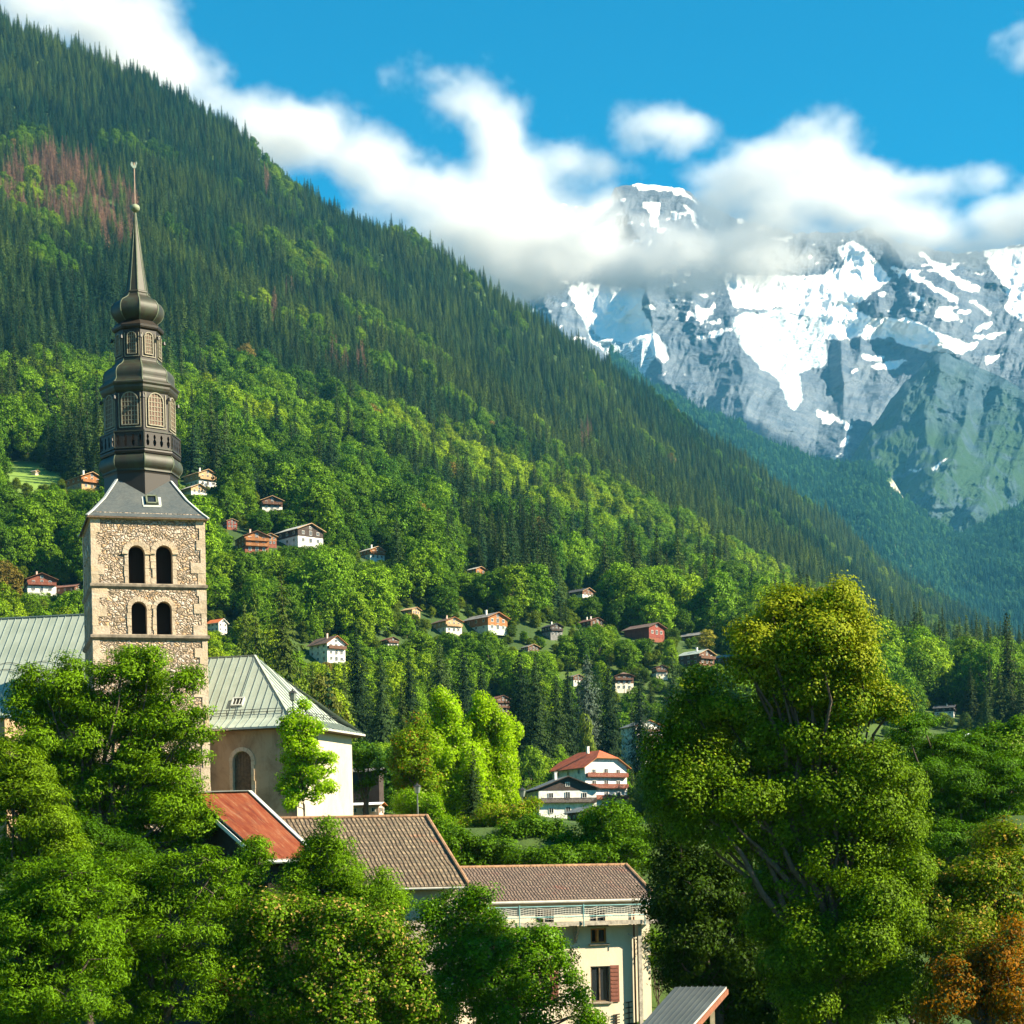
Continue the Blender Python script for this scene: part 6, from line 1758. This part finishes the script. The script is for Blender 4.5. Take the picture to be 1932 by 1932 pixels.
near_tree('shade_tree', 'dark shaded leafy tree under the left flank of the giant linden', K6([(330, 1190, 100, 80), (470, 1260, 130, 100), (400, 1390, 140, 110), (570, 1400, 120, 110), (280, 1120, 70, 60), (330, 1300, 90, 80), (300, 1420, 90, 90), (420, 1480, 120, 110), (350, 1570, 120, 110), (520, 1580, 140, 110), (450, 1690, 150, 110), (620, 1700, 130, 110), (330, 1680, 90, 90), (560, 1830, 170, 110), (700, 1850, 130, 100), (720, 1620, 100, 100), (620, 1480, 110, 100)]), 103,
          (.022, .045, .010), M_ASH, leaf=.30, per=1.5, cr=.6, lpc=40, zb=-11.8)  # shadowed foliage of the linden's flank, its shade put into the dark tint
near_tree('ash_tree', 'feathery dark green ash in level tiers right of the giant linden', K6([(1250, 740, 90, 55), (1310, 690, 55, 45), (1380, 810, 110, 50), (1500, 860, 120, 55), (1610, 890, 100, 60), (1440, 940, 140, 60), (1600, 990, 110, 70), (1500, 1060, 160, 65), (1380, 1040, 110, 60), (1400, 1180, 130, 70), (1560, 1170, 120, 70), (1330, 900, 90, 60), (1300, 1120, 100, 80), (1690, 960, 60, 60)]), 127,
          (.045, .105, .014), M_ASH, leaf=.36, per=2.0, cr=.6, lpc=44, aspect=.30, flat=.38, droop=.25, zb=-11)
near_tree('yellowing_tree', 'olive and yellow leafy tree at the right picture edge above the orange foliage', K6([(1650, 1180, 90, 70), (1690, 1290, 80, 90), (1560, 1300, 110, 80), (1440, 1400, 110, 80), (1620, 1430, 110, 80), (1380, 1330, 90, 70), (1330, 1470, 90, 80), (1500, 1500, 120, 90), (1700, 1420, 60, 70)]), 100,
          (.080, .115, .014), M_OLIVE, leaf=.28, per=1.9, cr=.5, lpc=40, zb=-11)
near_tree('autumn_tree', 'rusty orange autumn foliage in the bottom right corner', K6([(1690, 1560, 50, 70), (1560, 1680, 70, 60), (1640, 1660, 70, 70), (1700, 1700, 60, 80), (1450, 1730, 70, 60), (1540, 1770, 90, 70), (1670, 1800, 90, 80), (1430, 1830, 90, 70), (1560, 1860, 100, 70), (1340, 1880, 60, 50), (1690, 1890, 80, 60)]), 86,
          (.19, .075, .018), M_AUT, leaf=.24, per=2.2, cr=.45, lpc=44, zb=-11)
near_tree('shrub', 'dark green bush filling the gap between the linden and the autumn foliage', K6([(1180, 1640, 90, 80), (1290, 1560, 90, 80), (1260, 1720, 100, 90), (1380, 1560, 80, 70), (1170, 1830, 90, 80), (1300, 1800, 90, 80), (1420, 1600, 70, 60)]), 98, (.05, .09, .012), M_ASH, leaf=.26, per=1.9, cr=.5, lpc=38, cat='bush', zb=-11, bark=M_BARK)
near_tree('olive_tree', 'olive green leafy tree behind the orange autumn foliage', K6([(1480, 1560, 90, 70), (1580, 1580, 80, 60), (1400, 1640, 90, 70), (1500, 1660, 90, 70), (1640, 1600, 70, 60), (1440, 1760, 90, 70), (1600, 1740, 90, 70), (1690, 1620, 50, 60)]), 92, (.07, .095, .014), M_OLIVE, leaf=.26, per=1.9, cr=.5, lpc=38, zb=-11, bark=M_BARK)
near_tree('shade_tree', 'small dark tree before the metal roofs behind the choir', K5([(1600, 1080, 70, 60), (1680, 1160, 70, 60), (1750, 1100, 60, 60), (1620, 1260, 60, 60), (1800, 1260, 70, 70), (1720, 1350, 80, 60), (1640, 1440, 60, 60)]), 172, (.04, .09, .012), M_ASH, leaf=.3, per=1.6, cr=.55, lpc=34, zb=5, bark=M_BARK)
near_tree('leafy_tree', 'broad dark green leafy tree at the right edge between feathery ash and far slope', K6([(1620, 760, 90, 50), (1700, 740, 60, 50), (1560, 800, 90, 50), (1480, 790, 80, 45), (1660, 840, 90, 60), (1720, 880, 50, 70), (1560, 900, 100, 60)]), 150, (.05, .11, .014), M_ASH, leaf=.36, per=1.7, cr=.6, lpc=38, zb=0)
near_tree('leafy_tree', 'pale green rounded tree at the right edge behind the feathery ash', K6([(1700, 860, 60, 60), (1660, 800, 70, 55), (1720, 1000, 50, 80), (1640, 920, 60, 60)]), 150, (.085, .15, .03), M_MAPLE, leaf=.34, per=1.5, cr=.7, lpc=40, zb=0)

ASH1 = K7([(620, 150, 55, 55), (590, 220, 90, 60), (725, 180, 60, 75), (700, 250, 90, 60), (330, 200, 55, 55), (170, 260, 90, 55), (280, 300, 110, 65), (480, 250, 80, 50), (120, 330, 70, 60), (890, 280, 75, 65), (940, 230, 45, 40), (820, 370, 110, 55), (650, 350, 110, 60), (960, 420, 50, 45),
           (450, 390, 120, 70), (110, 420, 80, 70), (280, 450, 130, 70), (560, 480, 130, 70), (780, 470, 120, 60), (960, 520, 70, 55), (180, 560, 120, 80), (400, 580, 130, 80), (680, 600, 110, 60), (900, 620, 90, 55), (330, 690, 120, 80), (560, 680, 120, 70), (760, 700, 120, 60), (200, 740, 100, 80),
           (700, 800, 130, 80), (880, 770, 90, 70), (820, 890, 110, 80), (620, 900, 100, 80), (950, 880, 70, 70), (450, 800, 110, 70), (760, 1000, 140, 80), (920, 1000, 100, 80), (380, 900, 90, 70), (600, 1030, 110, 70), (1020, 950, 50, 50)])
near_tree('ash_tree', 'tall airy ash covering the foot of the bell tower', ASH1, 114, (.085, .155, .014), M_ASH, leaf=.36, per=2.3, cr=.62, lpc=40, aspect=.32, flat=.5, droop=.2, base=192, zb=-9, trunk_r=.30, back=.45, bark=M_BARK)
near_tree('ash_tree', 'light green ash at the left edge below the nave roof', K7([(40, 560, 60, 60), (60, 640, 90, 80), (140, 700, 100, 80), (40, 800, 90, 90), (180, 830, 110, 90), (80, 930, 130, 90), (230, 960, 110, 90), (120, 1060, 150, 90), (290, 1080, 100, 80), (20, 1150, 110, 100), (-30, 700, 80, 150)]), 100,
          (.085, .14, .018), M_ASH, leaf=.34, per=1.9, cr=.55, lpc=42, aspect=.3, flat=.5, droop=.2, zb=-10)
near_tree('ash_tree', 'dense mid green ash filling the bottom left corner', K7([(350, 1200, 150, 90), (170, 1240, 150, 100), (40, 1330, 120, 110), (270, 1340, 170, 110), (430, 1290, 130, 100), (130, 1450, 170, 120), (330, 1480, 170, 120), (60, 1600, 150, 130), (250, 1640, 180, 130), (430, 1620, 140, 120), (120, 1790, 190, 130), (350, 1820, 190, 120), (20, 1880, 150, 110)]), 87,
          (.066, .130, .012), M_ASH, leaf=.32, per=2.1, cr=.5, lpc=44, aspect=.3, flat=.55, droop=.15, zb=-11)
near_tree('ash_tree', 'broad feathery ash at the bottom between the corner ash and the seed covered maple', K7([(560, 1180, 120, 80), (690, 1210, 120, 80), (850, 1180, 110, 80), (990, 1130, 90, 70), (1090, 1180, 70, 70), (560, 1330, 130, 90), (720, 1360, 140, 100), (890, 1330, 120, 90), (1030, 1300, 90, 90), (600, 1490, 150, 100), (790, 1500, 150, 100), (960, 1470, 110, 90), (600, 1650, 160, 110), (800, 1660, 150, 110), (970, 1640, 100, 90), (620, 1830, 170, 110), (830, 1830, 150, 110), (1000, 1820, 90, 100)]), 93,
          (.070, .134, .012), M_ASH, leaf=.32, per=1.9, cr=.5, lpc=42, aspect=.3, flat=.55, droop=.15, zb=-11)
near_tree('shade_tree', 'dark leafy tree deep between the left edge ash and the tower ash', K7([(250, 1000, 120, 90), (380, 1020, 120, 90), (500, 1060, 120, 80), (330, 1110, 130, 90), (640, 1110, 110, 80), (200, 1130, 100, 90), (470, 1150, 130, 80)]), 108, (.034, .080, .010), M_ASH, leaf=.32, per=1.7, cr=.55, lpc=38, aspect=.35, zb=-11)
near_tree('ash_tree', 'slim feathery ash in front of the rusty shed eave', K7([(1230, 1080, 60, 50), (1200, 1150, 80, 60), (1270, 1150, 60, 60), (1180, 1240, 90, 70), (1130, 1330, 80, 80)]), 103, (.075, .15, .015), M_ASH, leaf=.32, per=2.0, cr=.5, lpc=40, aspect=.3, flat=.5, droop=.2, zb=-11)
near_tree('ash_tree', 'pointed green ash standing in front of the brown tiled roof', K6b([(490, 310, 45, 45), (470, 380, 75, 60), (540, 380, 60, 60), (420, 450, 80, 60), (540, 460, 90, 60), (360, 510, 70, 55), (470, 540, 110, 70), (600, 520, 70, 60), (690, 500, 55, 50), (700, 560, 80, 60), (740, 620, 70, 60), (600, 600, 100, 70)]), 102,
          (.080, .150, .014), M_ASH, leaf=.30, per=2.2, cr=.48, lpc=42, aspect=.34, flat=.7, droop=-.3, zb=-11)
near_tree('maple_tree', 'wide maple hung with tan yellow seed clusters at the bottom centre', K6b([(260, 640, 110, 80), (400, 640, 120, 80), (540, 650, 110, 80), (680, 700, 100, 80), (200, 760, 110, 90), (350, 770, 130, 90), (510, 780, 130, 90), (660, 800, 120, 90), (810, 790, 80, 80), (250, 910, 130, 100), (420, 930, 140, 100), (600, 930, 140, 100), (770, 920, 110, 100), (860, 990, 80, 80), (140, 860, 70, 70), (330, 1040, 140, 90), (540, 1050, 150, 90), (740, 1050, 130, 90)]), 94,
          (.070, .128, .012), M_SEED, leaf=.24, per=2.1, cr=.5, lpc=46, aspect=.75, zb=-11)
near_tree('glossy_tree', 'dark glossy leafy tree in front of the yellow house wall', K6b([(890, 610, 60, 40), (980, 590, 75, 45), (1080, 570, 65, 45), (880, 680, 70, 55), (990, 680, 100, 60), (1110, 660, 80, 55), (930, 780, 90, 70), (1070, 780, 110, 70), (1210, 730, 90, 55), (1320, 720, 55, 45), (1240, 810, 110, 70), (1370, 790, 60, 50), (960, 890, 100, 80), (1110, 890, 120, 80), (1270, 890, 110, 70), (1410, 870, 55, 50), (1000, 1010, 110, 80), (1170, 1010, 120, 80), (1330, 1000, 100, 70), (1460, 950, 45, 50), (1500, 1030, 50, 50)]), 101,
          (.058, .125, .012), M_GLOSS, leaf=.24, per=2.0, cr=.46, lpc=42, aspect=.6, zb=-11, spread=.4)
near_tree('young_maple', 'slender bright yellow green maple in front of the choir end wall', K5([(1085, 640, 40, 50), (1050, 720, 60, 60), (1150, 730, 60, 60), (910, 790, 45, 50), (980, 800, 70, 60), (1110, 830, 100, 70), (1210, 830, 55, 60), (960, 900, 80, 70), (1090, 940, 110, 70), (1000, 1020, 110, 70), (1170, 1030, 80, 70), (1090, 1110, 140, 70), (960, 1170, 70, 60), (1240, 1130, 90, 70), (1330, 1130, 45, 70), (1360, 1230, 40, 70), (1050, 1240, 140, 70), (1250, 1270, 110, 70), (930, 1340, 80, 60), (1080, 1370, 140, 70), (1270, 1400, 90, 60), (890, 1450, 60, 50), (1030, 1480, 150, 70), (1190, 1510, 70, 60), (990, 1580, 90, 50)]), 141,
          (.165, .260, .020), M_MAPLE, leaf=.30, per=2.0, cr=.42, lpc=34, aspect=.65, trunk_r=.09, base=576, zb=5, back=.35)
near_tree('bright_maple', 'tall bright yellow green maple, left of the pair behind the tiled barn', K5b([(215, 810, 30, 50), (190, 890, 45, 55), (260, 870, 40, 60), (290, 920, 45, 60), (230, 980, 80, 60), (180, 1050, 75, 60), (300, 1030, 80, 70), (220, 1130, 100, 70), (340, 1130, 80, 80), (190, 1230, 90, 70), (300, 1230, 110, 80), (390, 1230, 80, 80), (250, 1330, 110, 80), (370, 1340, 100, 80), (300, 1430, 100, 55)]), 176,
          (.165, .255, .020), M_MAPLE, leaf=.36, per=1.9, cr=.5, lpc=36, trunk_r=.2, zb=6, droop=-.5, grow=.8, flat=1.1)
near_tree('bright_maple', 'bright yellow green maple, right of the pair behind the tiled barn', K5b([(440, 850, 35, 50), (490, 900, 50, 60), (420, 950, 60, 60), (530, 950, 60, 60), (600, 980, 40, 55), (460, 1040, 80, 70), (580, 1060, 60, 70), (500, 1140, 90, 70), (590, 1170, 55, 70), (450, 1230, 80, 70), (550, 1270, 90, 70), (480, 1350, 100, 70), (580, 1370, 70, 70)]), 180,
          (.170, .255, .018), M_MAPLE, leaf=.36, per=1.9, cr=.5, lpc=36, trunk_r=.2, zb=6, droop=-.5, grow=.8, flat=1.1)
near_tree('reddish_tree', 'tree with a few reddish leaf tips left of the bright maple pair', K5b([(85, 960, 50, 50), (40, 1040, 70, 60), (120, 1060, 70, 70), (60, 1150, 90, 70), (140, 1180, 60, 70), (50, 1260, 90, 70), (140, 1290, 80, 60)]), 170,
          (.095, .150, .025), leaf_mat('reddish_leaves', trans=.4, yellow=(.26, .13, .02), ymix=.10), leaf=.34, per=1.6, cr=.55, lpc=36, zb=6)
near_tree('shrub', 'bright green shrubs beside the left street lamp', K5b([(60, 1370, 90, 50), (150, 1400, 80, 55), (60, 1440, 90, 50), (190, 1470, 70, 50), (250, 1520, 60, 50)]), 160, (.105, .185, .022), M_MAPLE, leaf=.3, per=1.8, cr=.5, lpc=34, cat='shrub', trunk_r=.1, zb=5.5)
near_tree('shrub', 'yellow tinged shrub at the foot of the bright maple pair', K5b([(290, 1560, 80, 50), (400, 1520, 80, 45), (490, 1450, 80, 50), (560, 1480, 80, 60), (430, 1590, 90, 50), (640, 1430, 70, 50), (730, 1420, 50, 50)]), 150, (.115, .17, .022), M_OLIVE, leaf=.28, per=1.9, cr=.45, lpc=34, cat='shrub', trunk_r=.1, zb=3)
near_tree('shrub', 'dark green bush behind the long house roof, below the terrace chalet', K5b([(620, 1560, 90, 60), (720, 1530, 90, 60), (830, 1540, 90, 65), (660, 1630, 100, 50), (790, 1620, 100, 60), (900, 1620, 100, 60)]), 138, (.050, .105, .014), M_ASH, leaf=.3, per=1.8, cr=.5, lpc=36, cat='bush', trunk_r=.12, zb=0)
near_tree('shrub', 'bright bush rising beside the low grey shed, behind the long house', K5b([(1080, 1480, 80, 60), (1170, 1450, 90, 60), (1260, 1470, 80, 70), (1120, 1560, 110, 60), (1240, 1560, 110, 70), (980, 1600, 90, 60), (1050, 1630, 110, 50), (1200, 1640, 120, 50), (1330, 1600, 90, 60)]), 134, (.060, .125, .014), M_ASH, leaf=.3, per=1.8, cr=.5, lpc=36, cat='bush', trunk_r=.12, zb=0)
near_tree('young_tree', 'sunlit young tree in the dark gap before the giant linden', K5b([(1480, 1500, 70, 50), (1430, 1560, 70, 50), (1510, 1570, 70, 50)]), 128, (.065, .125, .014), M_ASH, leaf=.28, per=1.8, cr=.45, lpc=34, cat='tree', trunk_r=.1, zb=0)
near_tree('shrub', 'small bright shrub at the right corner of the yellow house', K6([(225, 1580, 35, 35), (260, 1640, 40, 35), (215, 1650, 35, 40)]), 119, (.085, .16, .015), M_ASH, leaf=.24, per=2.2, cr=.4, lpc=34, cat='shrub', trunk_r=.07, zb=-11)
near_tree('rose_bush', 'red flowering bush in the dark gap at the bottom left', K7([(1170, 1740, 32, 28), (1195, 1708, 20, 18), (1140, 1765, 24, 20), (1060, 1745, 12, 10)]), 97, (.22, .006, .012), M_AUT if False else leaf_mat('red_blossom', trans=.3, yellow=(.03, .08, .012), ymix=.3), leaf=.24, per=3, cr=.35, lpc=26, cat='bush', trunk_r=.02, zb=-5.5, bark=M_BARK)
near_tree('shade_tree', 'dark undergrowth tree below the rusty shed', K7([(1150, 1760, 130, 70), (1280, 1720, 90, 80), (1120, 1860, 130, 90), (1290, 1850, 110, 90), (1100, 1420, 90, 90), (1250, 1330, 80, 70), (1180, 1500, 90, 80), (1100, 1620, 90, 80), (1230, 1640, 90, 80)]), 109, (.035, .075, .012), M_ASH, leaf=.3, per=1.6, cr=.55, lpc=36, zb=-11)

for lab, lst, d_ in (('low dark bush along the ridge of the long house', [(230, 1640, 90, 50), (330, 1620, 90, 55), (440, 1650, 100, 55), (550, 1640, 90, 55), (300, 1710, 100, 50), (450, 1720, 110, 50), (600, 1720, 110, 50)], 127),
                     ('leafy bush on the slope behind the tiled roof ridge', [(240, 1540, 70, 50), (310, 1580, 80, 45), (220, 1600, 70, 50), (370, 1650, 80, 45), (260, 1680, 80, 50)], 137),
                     ('dark bush under the right end of the long house ridge', [(700, 1700, 110, 60), (850, 1700, 120, 60), (1000, 1690, 120, 60), (1150, 1700, 110, 60), (1290, 1690, 100, 70)], 126)):
    near_tree('shrub', lab, K5b(lst), d_, (.052, .108, .014), M_ASH, leaf=.3, per=1.8, cr=.5, lpc=36, cat='bush', trunk_r=.1, zb=-4)

# ------------------------------------------------------------------ the dark conifers in the village, each placed on its own
def village_conifer(label, cx, ytop, d, wpx, kind, tint, name='dark_conifer'):
    kind = 13 + kind % 2; wpx *= 1.6
    top = at(cx, ytop, d); g_ = float(hill(np.array([top.x]), np.array([d]))[0])
    h = top.z - g_; sx = wpx * d / 3864.0 / KIND_W[kind] / 1.2
    e = empty(name, label, 'conifer', (top.x, d, g_ - .3), random.uniform(0, 6), None); e.scale = (sx, sx, h / KIND_H[kind] * 1.0)
    c_o = link('crown', KINDS_[kind][0], e); c_o['tint'] = list(tint); link('trunk', KINDS_[kind][1], e)
DK = (.013, .033, .010)
P5 = lambda x_: 754.7 + x_ * .3418
PY5 = lambda y_: 1037.7 + y_ * .3418
for lab, cx, yt, d, w_, kd, tn in (
    ('slim conifer with a bare pale trunk left of the bright maples', 45, 545, 495, 42, 8, DK), ('bushy olive conifer behind the left bright maple', 215, 500, 525, 62, 6, (.045, .08, .022)),
    ('dark conifer between the olive conifer and the tall brown house', 345, 540, 515, 56, 7, DK), ('short dark conifer just left of the tall brown house', 445, 610, 490, 46, 8, DK),
    ('massive dark conifer, left of the twin tall ones behind the hotel', 660, 575, 500, 66, 7, DK), ('massive tall conifer with sunlit right side behind the hotel', 745, 590, 493, 62, 6, (.024, .05, .012)),
    ('medium conifer right of the massive twin conifers', 860, 700, 505, 50, 9, (.026, .052, .012)), ('thin dark conifer between the medium conifer and the blue cedar', 925, 640, 525, 38, 9, DK),
    ('dark conifer right of the blue cedar', 1145, 610, 525, 48, 9, DK), ('very dark slender conifer before the apartment block', 1320, 680, 515, 40, 9, (.016, .036, .016)),
    ('dark conifer at the left flank of the giant linden', 1500, 575, 535, 44, 7, (.03, .062, .018)),
    ('spreading bluish grey cedar among the dark conifers', 1030, 580, 535, 62, 8, (.07, .105, .085))):
    village_conifer(lab, P5(cx), PY5(yt), d, w_, kd, tn)
for lab, cx, yt, d, w_, kd, tn in (('dark conifer beside the white house gable', 672, 1186, 470, 56, 6, DK), ('broad dark conifer right of the white house', 718, 1232, 450, 44, 8, (.035, .07, .02)), ('round dark green conifer by the bright meadow', 470, 868, 800, 50, 10, (.022, .05, .030)),
                                ('green cone shaped conifer right of the purple tree', 519, 958, 755, 32, 10, (.035, .095, .02))):
    village_conifer(lab, cx, yt, d, w_, kd, tn)
def village_broad(label, cx, ytop, d, wpx, kind, tint, name='broadleaf_tree', cat='tree'):
    top = at(cx, ytop, d); g_ = float(hill(np.array([top.x]), np.array([d]))[0]); h = top.z - g_; sx = wpx * d / 3864.0 / KIND_W[kind]
    e = empty(name, label, cat, (top.x, d, g_ - .3), random.uniform(0, 6)); e.scale = (sx, sx, h / KIND_H[kind])
    c_o = link('crown', KINDS_[kind][0], e); c_o['tint'] = list(tint); link('trunk', KINDS_[kind][1], e)
village_broad('purple leaved tree between the brown chalets', 484, 963, 745, 38, 4, (.045, .018, .030), 'purple_tree')
village_broad('rounded yellow green bush tree at the foot of the dark conifers', P5(1030), PY5(930), 490, 40, 4, (.105, .16, .02))
village_broad('yellow leafed tree beside the grey roofed chalet, below the red barn', 1332, 1188, 690, 40, 4, (.22, .22, .03), 'yellow_tree')
village_broad('brown tinged broad tree behind the choir roof', 606, 1280, 230, 90, 1, (.10, .12, .025))
village_broad('light green tree peeking over the choir hip', 560, 1290, 240, 60, 4, (.12, .19, .02))
